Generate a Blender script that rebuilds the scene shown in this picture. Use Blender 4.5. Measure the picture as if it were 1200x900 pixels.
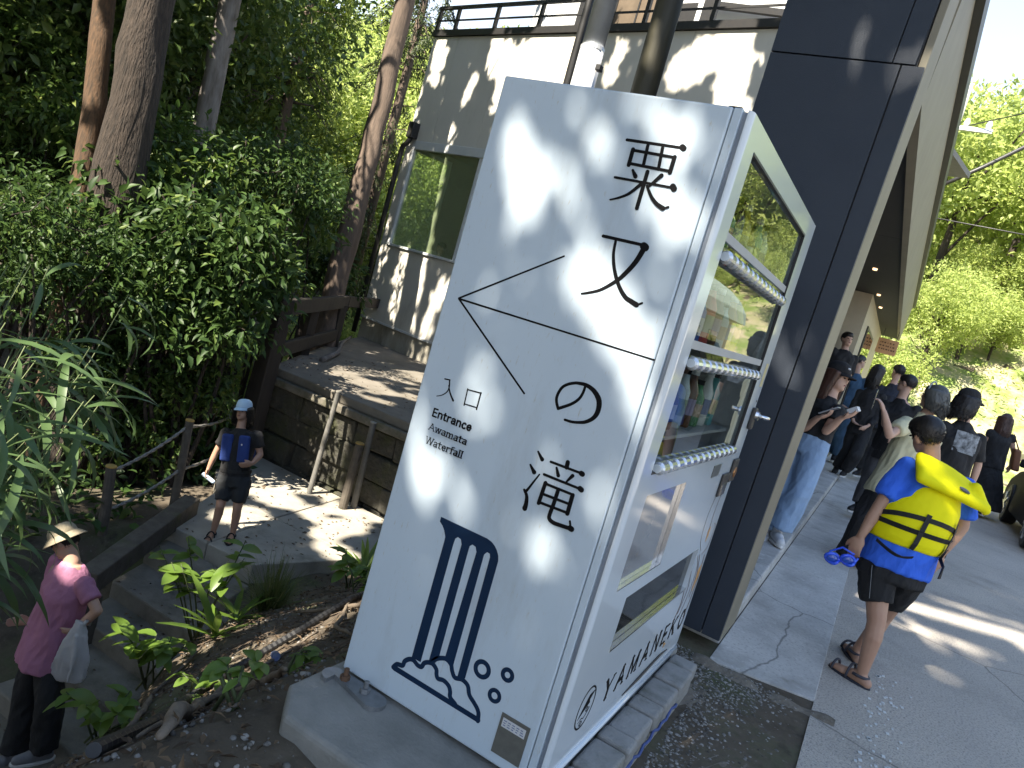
import bpy, bmesh, math, random
import numpy as np
from mathutils import Vector, Matrix
for o in list(bpy.data.objects): bpy.data.objects.remove(o)
SC = bpy.context.scene
COL = SC.collection
# ------------------------------------------------------------------ camera
cam = bpy.data.cameras.new('camera'); camo = bpy.data.objects.new('camera', cam); COL.objects.link(camo)
cam.sensor_width = 36; cam.lens = 36 * 877.47 / 1200; cam.clip_start = .05; cam.clip_end = 2000
def cam_axes(yaw, pit, rol):
    f = Vector((-math.sin(yaw) * math.cos(pit), math.cos(yaw) * math.cos(pit), -math.sin(pit)))
    r = f.cross(Vector((0, 0, 1))).normalized(); u = r.cross(f)
    c, s = math.cos(rol), math.sin(rol)
    return c * r + s * u, -s * r + c * u, f
_r, _u, _f = cam_axes(math.radians(27.196), math.radians(7.007), math.radians(16.183))
CAM = Vector((.518, -1.8227, 1.40))
camo.matrix_world = Matrix(((_r.x, _u.x, -_f.x, CAM.x), (_r.y, _u.y, -_f.y, CAM.y), (_r.z, _u.z, -_f.z, CAM.z), (0, 0, 0, 1)))
SC.camera = camo
# ------------------------------------------------------------------ light
SUN_AZ, SUN_EL = math.radians(12), math.radians(51)     # light travels 12 deg right of +Y, down 51 deg
S = Vector((-math.sin(SUN_AZ) * math.cos(SUN_EL), -math.cos(SUN_AZ) * math.cos(SUN_EL), math.sin(SUN_EL)))
W = bpy.data.worlds.new('World'); SC.world = W; W.use_nodes = True
nt = W.node_tree; bg = nt.nodes['Background']
sky = nt.nodes.new('ShaderNodeTexSky'); sky.sky_type = 'NISHITA'; sky.sun_disc = False
sky.sun_elevation = SUN_EL; sky.sun_rotation = math.atan2(S.x, S.y); sky.air_density = 1.2; sky.dust_density = .4; sky.ozone_density = 2.6
# pale haze towards the horizon, the same all round
tcw = nt.nodes.new('ShaderNodeTexCoord'); sx = nt.nodes.new('ShaderNodeSeparateXYZ'); nt.links.new(tcw.outputs['Generated'], sx.inputs[0])
mrw = nt.nodes.new('ShaderNodeMapRange'); mrw.interpolation_type = 'SMOOTHSTEP'; mrw.inputs[1].default_value = .75; mrw.inputs[2].default_value = .20; mrw.inputs[3].default_value = 0.; mrw.inputs[4].default_value = .8; nt.links.new(sx.outputs['Z'], mrw.inputs[0])
mxw = nt.nodes.new('ShaderNodeMixRGB'); mxw.inputs[2].default_value = (3.9, 4.3, 4.8, 1); nt.links.new(mrw.outputs[0], mxw.inputs[0]); nt.links.new(sky.outputs[0], mxw.inputs[1])
nt.links.new(mxw.outputs[0], bg.inputs[0]); bg.inputs[1].default_value = .092
sun = bpy.data.lights.new('sun', 'SUN'); suno = bpy.data.objects.new('sun', sun); COL.objects.link(suno)
sun.energy = 5.0; sun.angle = math.radians(.5); sun.color = (1, .91, .77)
suno.rotation_euler = S.to_track_quat('Z', 'Y').to_euler(); suno.location = (0, -5, 30)
SC.view_settings.view_transform = 'Standard'; SC.view_settings.look = 'None'; SC.view_settings.gamma = 1
SC.view_settings.exposure = 1.9
SC.cycles.use_denoising = True; SC.cycles.max_bounces = 8; SC.cycles.transparent_max_bounces = 12
try: SC.cycles.denoiser = 'OPENIMAGEDENOISE'
except Exception: pass
RNG = np.random.default_rng(7); random.seed(7)
R = math.radians
# ------------------------------------------------------------------ materials
MATS = {}
def M(name, col, rough=.6, col2=None, scale=8., bump=0., bscale=70., metal=0., coat=0., spec=.5, dirt=None, detail=6, stretch=None, crack=None, bdist=.01):
    """procedural principled material: base colour varied to col2 by noise, dirt=(colour, low, high, scale)"""
    if name in MATS: return MATS[name]
    m = bpy.data.materials.new(name); m.use_nodes = True; N = m.node_tree.nodes; Lk = m.node_tree.links
    b = N['Principled BSDF']; b.inputs['Roughness'].default_value = rough; b.inputs['Metallic'].default_value = metal
    b.inputs['Specular IOR Level'].default_value = spec; b.inputs['Coat Weight'].default_value = coat; b.inputs['Coat Roughness'].default_value = .08
    tc = N.new('ShaderNodeTexCoord'); src = tc.outputs['Object']
    if stretch:
        mp = N.new('ShaderNodeMapping'); mp.inputs['Scale'].default_value = stretch; Lk.new(src, mp.inputs[0]); src = mp.outputs[0]
    if col2 is None: col2 = tuple(c * .8 for c in col)
    n1 = N.new('ShaderNodeTexNoise'); n1.inputs['Scale'].default_value = scale; n1.inputs['Detail'].default_value = detail; n1.inputs['Roughness'].default_value = .62; Lk.new(src, n1.inputs['Vector'])
    r1 = N.new('ShaderNodeValToRGB'); r1.color_ramp.elements[0].position = .32; r1.color_ramp.elements[1].position = .68
    r1.color_ramp.elements[0].color = (*col, 1); r1.color_ramp.elements[1].color = (*col2, 1); Lk.new(n1.outputs[0], r1.inputs[0])
    out = r1.outputs[0]
    def mixin(fac, c):
        nonlocal out
        mx = N.new('ShaderNodeMixRGB'); mx.inputs[2].default_value = (*c, 1); Lk.new(fac, mx.inputs[0]); Lk.new(out, mx.inputs[1]); out = mx.outputs[0]
    for d in (dirt if isinstance(dirt, list) else [dirt] if dirt else []):
        n2 = N.new('ShaderNodeTexNoise'); n2.inputs['Scale'].default_value = d[3]; n2.inputs['Detail'].default_value = 8; n2.inputs['Roughness'].default_value = .7; Lk.new(src, n2.inputs['Vector'])
        mr = N.new('ShaderNodeMapRange'); mr.inputs[1].default_value = d[1]; mr.inputs[2].default_value = d[2]; Lk.new(n2.outputs[0], mr.inputs[0]); mixin(mr.outputs[0], d[0])
    if crack:
        v = N.new('ShaderNodeTexVoronoi'); v.feature = 'DISTANCE_TO_EDGE'; v.inputs['Scale'].default_value = crack[0]; 
        nz = N.new('ShaderNodeTexNoise'); nz.inputs['Scale'].default_value = crack[0] * 2.5; nz.inputs['Detail'].default_value = 5; Lk.new(src, nz.inputs['Vector'])
        ad = N.new('ShaderNodeMixRGB'); ad.blend_type = 'ADD'; ad.inputs[0].default_value = .35; Lk.new(src, ad.inputs[1]); Lk.new(nz.outputs['Color'], ad.inputs[2]); Lk.new(ad.outputs[0], v.inputs['Vector'])
        mr = N.new('ShaderNodeMapRange'); mr.inputs[1].default_value = crack[1]; mr.inputs[2].default_value = 0.; mr.inputs[3].default_value = 0; mr.inputs[4].default_value = .85; Lk.new(v.outputs['Distance'], mr.inputs[0]); mixin(mr.outputs[0], crack[2])
    Lk.new(out, b.inputs['Base Color'])
    if bump:
        n3 = N.new('ShaderNodeTexNoise'); n3.inputs['Scale'].default_value = bscale; n3.inputs['Detail'].default_value = 6; Lk.new(src, n3.inputs['Vector'])
        bp = N.new('ShaderNodeBump'); bp.inputs['Strength'].default_value = min(1, bump); bp.inputs['Distance'].default_value = bdist; Lk.new(n3.outputs[0], bp.inputs['Height']); Lk.new(bp.outputs[0], b.inputs['Normal'])
    MATS[name] = m; return m
def leafmat(name, c1, c2, rough=.42, trans=.35, spec=.5, tip=None):
    if name in MATS: return MATS[name]
    m = bpy.data.materials.new(name); m.use_nodes = True; N = m.node_tree.nodes; Lk = m.node_tree.links
    b = N['Principled BSDF']; b.inputs['Roughness'].default_value = rough; b.inputs['Specular IOR Level'].default_value = spec
    g = N.new('ShaderNodeNewGeometry'); rp = N.new('ShaderNodeValToRGB'); e = rp.color_ramp.elements
    e[0].color = (*c1, 1); e[1].color = (*c2, 1)
    if tip:
        e[1].position = .93; x = e.new(1.); x.color = (*tip, 1)
    Lk.new(g.outputs['Random Per Island'], rp.inputs[0]); Lk.new(rp.outputs[0], b.inputs['Base Color'])
    tr = N.new('ShaderNodeBsdfTranslucent'); hs = N.new('ShaderNodeHueSaturation'); hs.inputs['Value'].default_value = 1.5; hs.inputs['Hue'].default_value = .49
    Lk.new(rp.outputs[0], hs.inputs['Color']); Lk.new(hs.outputs[0], tr.inputs[0])
    mx = N.new('ShaderNodeMixShader'); mx.inputs[0].default_value = trans; Lk.new(b.outputs[0], mx.inputs[1]); Lk.new(tr.outputs[0], mx.inputs[2])
    Lk.new(mx.outputs[0], N['Material Output'].inputs[0]); MATS[name] = m; return m
def glassmat(name, tint=(.9, .95, .93), ior=1.6, rough=.0, haze=None):
    if name in MATS: return MATS[name]
    m = bpy.data.materials.new(name); m.use_nodes = True; N = m.node_tree.nodes; Lk = m.node_tree.links
    N.remove(N['Principled BSDF'])
    f = N.new('ShaderNodeFresnel'); f.inputs[0].default_value = ior; t = N.new('ShaderNodeBsdfTransparent'); t.inputs[0].default_value = (*tint, 1)
    gl = N.new('ShaderNodeBsdfGlossy'); gl.inputs['Roughness'].default_value = rough; gl.inputs[0].default_value = (1, 1, 1, 1)
    gm = N.new('ShaderNodeNewGeometry'); sb_ = N.new('ShaderNodeMath'); sb_.operation = 'SUBTRACT'; sb_.inputs[0].default_value = 1; Lk.new(gm.outputs['Backfacing'], sb_.inputs[1]); ml = N.new('ShaderNodeMath'); ml.operation = 'MULTIPLY'; Lk.new(f.outputs[0], ml.inputs[0]); Lk.new(sb_.outputs[0], ml.inputs[1])
    mx = N.new('ShaderNodeMixShader'); Lk.new(ml.outputs[0], mx.inputs[0]); Lk.new(t.outputs[0], mx.inputs[1]); Lk.new(gl.outputs[0], mx.inputs[2])
    out = mx.outputs[0]
    if haze:
        df = N.new('ShaderNodeBsdfDiffuse'); df.inputs[0].default_value = (*haze[1], 1); tl = N.new('ShaderNodeBsdfTranslucent'); tl.inputs[0].default_value = (*haze[1], 1); a_ = N.new('ShaderNodeAddShader'); Lk.new(df.outputs[0], a_.inputs[0]); Lk.new(tl.outputs[0], a_.inputs[1])
        m2 = N.new('ShaderNodeMixShader'); m2.inputs[0].default_value = haze[0]; Lk.new(out, m2.inputs[1]); Lk.new(a_.outputs[0], m2.inputs[2]); out = m2.outputs[0]
    Lk.new(out, N['Material Output'].inputs[0]); MATS[name] = m; return m
# ------------------------------------------------------------------ mesh builder
ORG = {}
def V(*a): return np.array(a, float)
def unit(v): v = np.asarray(v, float); return v / (np.linalg.norm(v) + 1e-12)
def perp(d):
    d = unit(d); a = V(0, 0, 1) if abs(d[2]) < .9 else V(1, 0, 0)
    x = unit(np.cross(a, d)); return x, np.cross(d, x)
class MB:
    def __init__(s): s.v = []; s.f = []
    def add(s, vs, fs):
        o = len(s.v); s.v.extend([tuple(map(float, p)) for p in vs]); s.f.extend([tuple(i + o for i in f) for f in fs]); return s
    def box(s, lo, hi, rz=0, piv=None):
        x0, y0, z0 = lo; x1, y1, z1 = hi
        vs = [(x0, y0, z0), (x1, y0, z0), (x1, y1, z0), (x0, y1, z0), (x0, y0, z1), (x1, y0, z1), (x1, y1, z1), (x0, y1, z1)]
        if rz:
            p = piv if piv is not None else ((x0 + x1) / 2, (y0 + y1) / 2); c, sn = math.cos(rz), math.sin(rz)
            vs = [(p[0] + (x - p[0]) * c - (y - p[1]) * sn, p[1] + (x - p[0]) * sn + (y - p[1]) * c, z) for x, y, z in vs]
        return s.add(vs, [(0, 3, 2, 1), (4, 5, 6, 7), (0, 1, 5, 4), (1, 2, 6, 5), (2, 3, 7, 6), (3, 0, 4, 7)])
    def obox(s, c, ax, ay, az):   # oriented box: centre + half vectors
        c, ax, ay, az = map(np.asarray, (c, ax, ay, az))
        vs = [c + i * ax + j * ay + k * az for k in (-1, 1) for i, j in ((-1, -1), (1, -1), (1, 1), (-1, 1))]
        return s.add(vs, [(0, 3, 2, 1), (4, 5, 6, 7), (0, 1, 5, 4), (1, 2, 6, 5), (2, 3, 7, 6), (3, 0, 4, 7)])
    def beam(s, a, b, w, h):      # rectangular bar a->b, width w (horizontal), height h
        a, b = V(*a), V(*b); d = b - a; x = unit(np.cross(d, (0, 0, 1))) if abs(unit(d)[2]) < .95 else V(1, 0, 0); y = unit(np.cross(x, d))
        return s.obox((a + b) / 2, d / 2, x * w / 2, y * h / 2)
    def rings(s, rs, cap=True):   # list of arrays (n,3)
        n = len(rs[0]); o = len(s.v)
        for r in rs: s.v.extend([tuple(map(float, p)) for p in r])
        for k in range(len(rs) - 1):
            for i in range(n):
                j = (i + 1) % n; s.f.append((o + k * n + i, o + k * n + j, o + (k + 1) * n + j, o + (k + 1) * n + i))
        if cap: s.f.append(tuple(o + i for i in range(n))[::-1]); s.f.append(tuple(o + (len(rs) - 1) * n + i for i in range(n)))
        return s
    def tube(s, pts, rad, n=8, cap=True):
        pts = [V(*p) for p in pts]; rad = [rad] * len(pts) if np.isscalar(rad) else rad; rs = []; x = None
        for i, p in enumerate(pts):
            d = pts[min(i + 1, len(pts) - 1)] - pts[max(i - 1, 0)]
            if x is None: x, y = perp(d)
            else: x = unit(x - unit(d) * (x @ unit(d))); y = np.cross(unit(d), x)
            a = np.arange(n) * 2 * math.pi / n; rs.append(p + rad[i] * (np.outer(np.cos(a), x) + np.outer(np.sin(a), y)))
        return s.rings(rs, cap)
    def cyl(s, a, b, r0, r1=None, n=12): return s.tube([a, b], [r0, r0 if r1 is None else r1], n)
    def ell(s, c, rad, rot=None, nu=14, nv=9):
        rot = np.eye(3) if rot is None else np.asarray(rot); vs = []; fs = []
        P = []
        for k in range(1, nv):
            t = math.pi * k / nv
            for i in range(nu):
                a = 2 * math.pi * i / nu; P.append((math.sin(t) * math.cos(a), math.sin(t) * math.sin(a), math.cos(t)))
        P = np.array([(0, 0, 1)] + P + [(0, 0, -1)]) * np.asarray(rad if not np.isscalar(rad) else (rad,) * 3); P = P @ rot.T + np.asarray(c)
        for i in range(nu):
            j = (i + 1) % nu; fs.append((0, 1 + i, 1 + j)); e = len(P) - 1; b = 1 + (nv - 2) * nu; fs.append((e, b + j, b + i))
            for k in range(nv - 2): fs.append((1 + k * nu + i, 1 + (k + 1) * nu + i, 1 + (k + 1) * nu + j, 1 + k * nu + j))
        return s.add(P, fs)
    def cone(s, a, ra, b, rb, n=12):   # sphere capped cone
        s.ell(a, ra, None, 12, 8); s.ell(b, rb, None, 12, 8); return s.cyl(a, b, ra, rb, n)
    def prism(s, poly, o, ax, ay, n, t0, t1):   # 2d polygon on frame o,ax,ay extruded along n from t0 to t1
        o, ax, ay, n = map(np.asarray, (o, ax, ay, n)); k = len(poly)
        A = [o + p[0] * ax + p[1] * ay + n * t0 for p in poly]; B = [o + p[0] * ax + p[1] * ay + n * t1 for p in poly]
        return s.add(A + B, [tuple(range(k))[::-1], tuple(range(k, 2 * k))] + [(i, (i + 1) % k, k + (i + 1) % k, k + i) for i in range(k)])
    def data(s, name):
        me = bpy.data.meshes.new(name); me.from_pydata(s.v, [], s.f); me.update(); return me
    def build(s, name, mat, parent=None, smooth=False, bevel=0, org=None, seg=2):
        if parent is not None: og = ORG[parent.name]
        else:
            a = np.array(s.v); og = np.array([(a[:, 0].min() + a[:, 0].max()) / 2, (a[:, 1].min() + a[:, 1].max()) / 2, a[:, 2].min()]) if org is None else np.array(org, float)
        a = np.array(s.v) - og; me = bpy.data.meshes.new(name); me.from_pydata([tuple(p) for p in a], [], s.f); me.update()
        bm = bmesh.new(); bm.from_mesh(me); bmesh.ops.recalc_face_normals(bm, faces=bm.faces); bm.to_mesh(me); bm.free()
        return put(name, me, mat, parent, og, smooth, bevel, seg)
def put(name, me, mat, parent, og, smooth=False, bevel=0, seg=2):
    if mat is not None and not me.materials: me.materials.append(mat)
    o = bpy.data.objects.new(name, me); COL.objects.link(o); ORG[o.name] = np.asarray(og, float)
    if parent is not None: o.parent = parent
    else: o.location = tuple(og)
    if smooth:
        for p in me.polygons: p.use_smooth = True
    if bevel:
        b = o.modifiers.new('bevel', 'BEVEL'); b.width = bevel; b.segments = seg; b.limit_method = 'ANGLE'; b.angle_limit = R(40)
    return o
def tag(o, label=None, cat=None, group=None, kind=None):
    for k, v in (('label', label), ('category', cat), ('group', group), ('kind', kind)):
        if v: o[k] = v
    return o
def thing(name, label, cat, loc, group=None, kind=None):
    o = bpy.data.objects.new(name, None); COL.objects.link(o); o.location = loc; o.empty_display_size = .1; ORG[o.name] = np.array(loc, float)
    return tag(o, label, cat, group, kind)
def copy_tree(o, loc=None, rz=None, scale=None, parent=None, label=None):
    c = o.copy(); COL.objects.link(c); ORG[c.name] = np.array(loc if loc is not None else ORG[o.name], float)
    if parent is not None: c.parent = parent
    if loc is not None: c.location = loc
    if rz is not None: c.rotation_euler = (0, 0, rz)
    if scale is not None: c.scale = scale if not np.isscalar(scale) else (scale,) * 3
    if label: c['label'] = label
    for ch in list(o.children): copy_tree(ch, parent=c)
    return c
def remesh(mb, voxel, name, it=2, fac=.5):
    me = mb.data(name + '_src'); o = bpy.data.objects.new('tmp', me); COL.objects.link(o)
    bm = bmesh.new(); bm.from_mesh(me); bmesh.ops.recalc_face_normals(bm, faces=bm.faces); bm.to_mesh(me); bm.free()
    m = o.modifiers.new('r', 'REMESH'); m.mode = 'VOXEL'; m.voxel_size = voxel; m.use_smooth_shade = True
    if it: sm = o.modifiers.new('s', 'SMOOTH'); sm.iterations = it; sm.factor = fac
    dg = bpy.context.evaluated_depsgraph_get(); out = bpy.data.meshes.new_from_object(o.evaluated_get(dg)); out.name = name
    bpy.data.objects.remove(o); bpy.data.meshes.remove(me); return out
from mathutils import noise as MNOISE
def organic(mb, voxel, name, mat, parent, it=2, fold=0.):
    og = ORG[parent.name]; mb.v = [tuple(np.array(p) - og) for p in mb.v]
    me = remesh(mb, voxel, name, it)
    if fold:   # cloth folds
        me.update(); nn = [v.normal.copy() for v in me.vertices]
        for v, nv in zip(me.vertices, nn):
            c = v.co; a = MNOISE.noise(Vector((c.x * 9 + c.z * 3.5, c.y * 9 - c.z * 2, c.z * 5))); b_ = 1 - abs(MNOISE.noise(Vector((c.x * 17 - c.z * 5, c.y * 17 + 5, c.z * 8))))*2; v.co = c + nv * fold * (a * 1.1 + b_ * .55)
    return put(name, me, mat, parent, og, smooth=True)
def np_mesh(name, verts, faces):   # faces: (n,k) int array of equal size polygons
    me = bpy.data.meshes.new(name); nf, k = faces.shape
    me.vertices.add(len(verts)); me.vertices.foreach_set('co', np.ascontiguousarray(verts, np.float32).ravel())
    me.loops.add(nf * k); me.loops.foreach_set('vertex_index', np.ascontiguousarray(faces, np.int32).ravel())
    me.polygons.add(nf); me.polygons.foreach_set('loop_start', np.arange(0, nf * k, k, dtype=np.int32)); me.polygons.foreach_set('loop_total', np.full(nf, k, np.int32))
    me.update(calc_edges=True); return me
def norm_rows(a): return a / (np.linalg.norm(a, axis=1, keepdims=True) + 1e-9)
def leaves(name, P, D_, Nn, Ls, Ws, shape='diamond', fold=.25):
    """many leaves in one mesh. P base points, D_ direction, Nn approx normal, Ls/Ws sizes"""
    D_ = norm_rows(D_); X = norm_rows(np.cross(D_, Nn)); U = np.cross(X, D_); L = Ls[:, None]; w = Ws[:, None]; n = len(P)
    if shape == 'diamond':
        a = P; b = P + D_ * L * .45 + X * w * .5 + U * w * fold; c = P + D_ * L - U * L * .12; d = P + D_ * L * .45 - X * w * .5 + U * w * fold
        vs = np.stack([a, b, c, d], 1).reshape(-1, 3); i = np.arange(n)[:, None] * 4; fs = np.concatenate([i + [0, 1, 2], i + [0, 2, 3]], 1).reshape(-1, 3)
    else:
        a = P; b = P + D_ * L * .3 + X * w * .46 + U * w * fold; b2 = P + D_ * L * .62 + X * w * .38 + U * (w * fold - L * .04); c = P + D_ * L - U * L * .16
        d2 = P + D_ * L * .62 - X * w * .38 + U * (w * fold - L * .04); d = P + D_ * L * .3 - X * w * .46 + U * w * fold; m1 = P + D_ * L * .5
        vs = np.stack([a, b, b2, c, d2, d, m1], 1).reshape(-1, 3); i = np.arange(n)[:, None] * 7
        fs = np.concatenate([i + [0, 1, 6], i + [1, 2, 6], i + [2, 3, 6], i + [3, 4, 6], i + [4, 5, 6], i + [5, 0, 6]], 1).reshape(-1, 3)
    return np_mesh(name, vs, fs)
def rnd_dirs(n, rng=None):
    rng = rng or RNG; return norm_rows(rng.normal(size=(n, 3)))
def off_stairs(x, y): return ~((x > -5.5) & (x < -3.95 + np.clip(3.2 - y, 0, 3) * .55) & (y > -.3) & (y < 5.7))
def ground_z(x, y):
    x = np.asarray(x, float); y = np.asarray(y, float)
    sm = lambda t: np.clip(t, 0, 1) ** 2 * (3 - 2 * np.clip(t, 0, 1)); ln = lambda t: np.clip(t, 0, 1)
    z = -.006 - .03 * sm((-.5 - x) / .4) - 1.89 * (.30 * sm((-.84 - x) / 2.96) + .70 * ln((-.84 - x) / 2.96))
    z = z + .075 * sm((-.35 - x) / .25) * sm((x + 1.15) / .35) * sm((1.6 - y) / .5)
    near = sm((2.0 - y) / 1.8)                                        # down the stairs, towards the camera
    z = z - .31 * near * np.clip(-.95 - x, 0, 2.5)
    z = z - 1.6 * sm((-6.0 - x) / 5.) - 1.2 * sm((-10 - x) / 10.)
    z = z + .5 * np.clip(-16 - x, 0, 60) * .6
    hl = np.clip(y - 21 - .12 * np.clip(x, 0, 40), 0, 23); z = z + sm(hl / 5.) * (.45 * hl + .8 * np.sin(x * .21 + 1) * sm(hl / 12))
    z = np.where((x < -10), np.maximum(z, -5 + .6 * np.clip(y - 18, 0, 60)), z)
    z = z + .03 * np.sin(x * 2.7 + y * 1.3) * sm((-1. - x) / 2.) + .02 * np.sin(x * 7.1 - y * 5.3) * sm((-1. - x) / 1.)
    return z
# ------------------------------------------------------------------ shared materials
WHITE = M('white_enamel', (.50, .585, .655), .36, (.465, .55, .625), 1.2, coat=.2, bump=.03, bscale=5, stretch=(1.6, 1.6, .35), dirt=[((.33, .365, .38), .52, .92, 3.), ((.28, .27, .24), .66, .78, 26.), ((.40, .40, .36), .60, .72, 70.)])
WHITE2 = M('white_gloss_front', (.56, .61, .645), .16, (.52, .575, .61), 2., coat=.6)
STEEL = M('galvanised_steel', (.62, .64, .66), .36, (.50, .52, .54), 9, metal=.35, bump=.05)
CHROME = M('bright_metal', (.75, .75, .76), .18, metal=1.)
BLACK = M('black_print', (.005, .005, .006), .6, spec=.12)
NAVY = M('navy_print', (.006, .024, .062), .5, spec=.2)
RUBBER = M('black_rubber', (.015, .015, .016), .55)
DARKMETAL = M('dark_metal', (.02, .02, .022), .45, (.03, .028, .026), 20)
CONC = M('concrete', (.27, .265, .245), .9, (.18, .18, .165), 5, bump=.35, bscale=90, dirt=[((.12, .12, .11), .52, .8, 2.3), ((.09, .11, .05), .62, .85, 3.1)])
CONC2 = M('pale_concrete', (.54, .53, .50), .88, (.42, .41, .39), 3, bump=.3, bscale=120, dirt=[((.24, .23, .21), .48, .72, 1.6), ((.33, .32, .30), .52, .64, 60), ((.62, .61, .58), .58, .72, 11), ((.16, .165, .11), .64, .8, 3.3)], crack=(.5, .004, (.12, .12, .11)))
ASPH = M('asphalt', (.52, .475, .41), .92, (.40, .365, .32), .9, bump=.8, bscale=150, detail=9, dirt=[((.22, .215, .205), .50, .62, 85.), ((.58, .57, .54), .60, .70, 60.), ((.24, .225, .20), .52, .80, 1.3)], crack=(.33, .0025, (.13, .125, .11)))
SOIL = M('soil', (.055, .042, .028), .95, (.10, .085, .065), 6, bump=.8, bscale=40, dirt=[((.16, .15, .13), .6, .8, 30.), ((.035, .05, .012), .55, .75, 1.3)])
STONE = M('mossy_stone', (.065, .06, .048), .9, (.032, .032, .025), 5, bump=1., bscale=14, bdist=.04, dirt=[((.05, .055, .018), .5, .75, 2.6), ((.22, .20, .17), .62, .8, 7.)])
WOODDK = M('dark_wood', (.020, .016, .013), .75, (.038, .030, .024), 12, bump=.4, bscale=40, stretch=(1, 1, .15))
WOODGR = M('grey_timber', (.11, .095, .075), .85, (.06, .05, .04), 9, bump=.5, bscale=30, dirt=((.06, .07, .02), .55, .75, 4.))
BARK = M('bark', (.062, .046, .035), .95, (.020, .016, .013), 22, bump=1., bscale=30, bdist=.04, stretch=(1.6, 1.6, .22))
BARKG = M('grey_bark', (.22, .20, .185), .92, (.11, .095, .08), 9, bump=.8, bscale=26, stretch=(1.2, 1.2, .3))
BARKD = M('brown_bark', (.17, .125, .095), .95, (.085, .065, .052), 10, bump=.9, bscale=30, stretch=(1.5, 1.5, .2))
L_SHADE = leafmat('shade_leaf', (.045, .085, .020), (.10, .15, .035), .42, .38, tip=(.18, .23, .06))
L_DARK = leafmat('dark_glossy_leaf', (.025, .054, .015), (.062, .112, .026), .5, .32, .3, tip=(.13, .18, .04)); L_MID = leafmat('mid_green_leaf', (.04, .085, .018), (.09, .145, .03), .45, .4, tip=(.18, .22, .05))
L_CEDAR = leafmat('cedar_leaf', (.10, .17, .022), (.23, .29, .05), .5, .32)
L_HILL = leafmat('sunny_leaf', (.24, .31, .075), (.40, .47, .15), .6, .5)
L_SASA = leafmat('bamboo_grass_leaf', (.05, .10, .04), (.10, .16, .055), .42, .3, tip=(.28, .25, .12))
L_BRIGHT = leafmat('fresh_leaf', (.07, .14, .02), (.14, .22, .035), .42, .4)
# ------------------------------------------------------------------ ground, road, pavement
def axis(segs):
    a = [segs[0][0]]
    for lo, hi, st in segs: a += list(np.linspace(lo, hi, max(1, int(round((hi - lo) / st))) + 1)[1:])
    return np.array(a)
gx = axis([(-500, -80, 60), (-80, -20, 3), (-20, -7, .5), (-7, 2, .1), (2, 12, .6), (12, 80, 4), (80, 500, 60)])
gy = axis([(-400, -60, 60), (-60, -6, 3), (-6, 7, .1), (7, 24, .5), (24, 100, 3), (100, 600, 60)])
GX, GY = np.meshgrid(gx, gy); GZ = ground_z(GX, GY)
pl = (GX > -4.6) & (GX < -.75) & (GY < 6)
GZ = GZ + np.where(pl, RNG.normal(0, .010, GX.shape), 0)
stair = (GX > -5.6) & (GX < -3.0) & (GY > -.2) & (GY < 5.7)
def stair_z(x, y):
    return np.where(y > 3.1, -1.95, -1.95 - (3.1 - y) * .42)
inb = (GX > -5.5) & (GX < -4.05 + np.clip(3.2 - GY, 0, 3) * .55) & (GY > -.3) & (GY < 5.7)
GZ = np.where(inb, np.minimum(GZ, stair_z(GX, GY)), GZ)
inp = (GX > -9.) & (GX < -2.) & (GY > 5.66) & (GY < 9.5)
GZ = np.where(inp, np.minimum(GZ, -1.2), GZ)
nx, ny = len(gx), len(gy); I = (np.arange(ny - 1)[:, None] * nx + np.arange(nx - 1)[None, :]).ravel()
me = np_mesh('ground', np.stack([GX.ravel(), GY.ravel(), GZ.ravel()], 1), np.stack([I, I + 1, I + nx + 1, I + nx], 1))
GROUNDM = M('ground_soil', (.060, .046, .030), .95, (.105, .085, .06), 3.5, bump=.9, bscale=22, dirt=[((.17, .16, .14), .60, .72, 28.), ((.045, .065, .018), .50, .68, .9), ((.03, .022, .015), .55, .7, 5.)])
g = put('ground', me, GROUNDM, None, (0, 0, 0), smooth=True); tag(g, kind='structure')
SANDY = M('dry_earth', (.36, .31, .21), .95, (.24, .23, .12), 1.2, bump=.8, bscale=12, dirt=((.13, .18, .04), .44, .58, 1.3))
def sheet(name, poly, z, mat, th=.05, bevel=0, kind='structure', parent=None):
    mb = MB(); mb.prism(poly, (0, 0, 0), (1, 0, 0), (0, 1, 0), (0, 0, 1), z - th, z); o = mb.build(name, mat, parent, bevel=bevel)
    if parent is None: tag(o, kind=kind)
    return o
# road runs along +Y beside the building, turning a little left
def lx(x, y): return x - .016 * (y - 2.2)
road = [(lx(.5535, y), y) for y in (-30, 2, 10, 20, 23)] + [(lx(7.5, y), y) for y in (23, 10, -30)]
sheet('road', road, 0., ASPH, .2)
# sunlit bare bank beyond the road end
mb = MB(); nxx = 24
for i in range(nxx):
    for j in range(6):
        pass
xs = np.linspace(-3, 16, 40); ys = np.linspace(15.5, 30, 16); BX, BY = np.meshgrid(xs, ys); BZ = np.maximum(ground_z(BX, BY), -.02) + .02 + .04 * np.sin(BX * 3.1 + BY * 2.3)
I = (np.arange(15)[:, None] * 40 + np.arange(39)[None, :]).ravel()
b = put('dirt_bank', np_mesh('dirt_bank', np.stack([BX.ravel(), BY.ravel(), np.where(BY < 20, .005 + 0 * BZ, BZ).ravel()], 1), np.stack([I, I + 1, I + 41, I + 40], 1)), SANDY, None, (0, 0, 0), True); tag(b, kind='structure')
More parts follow.
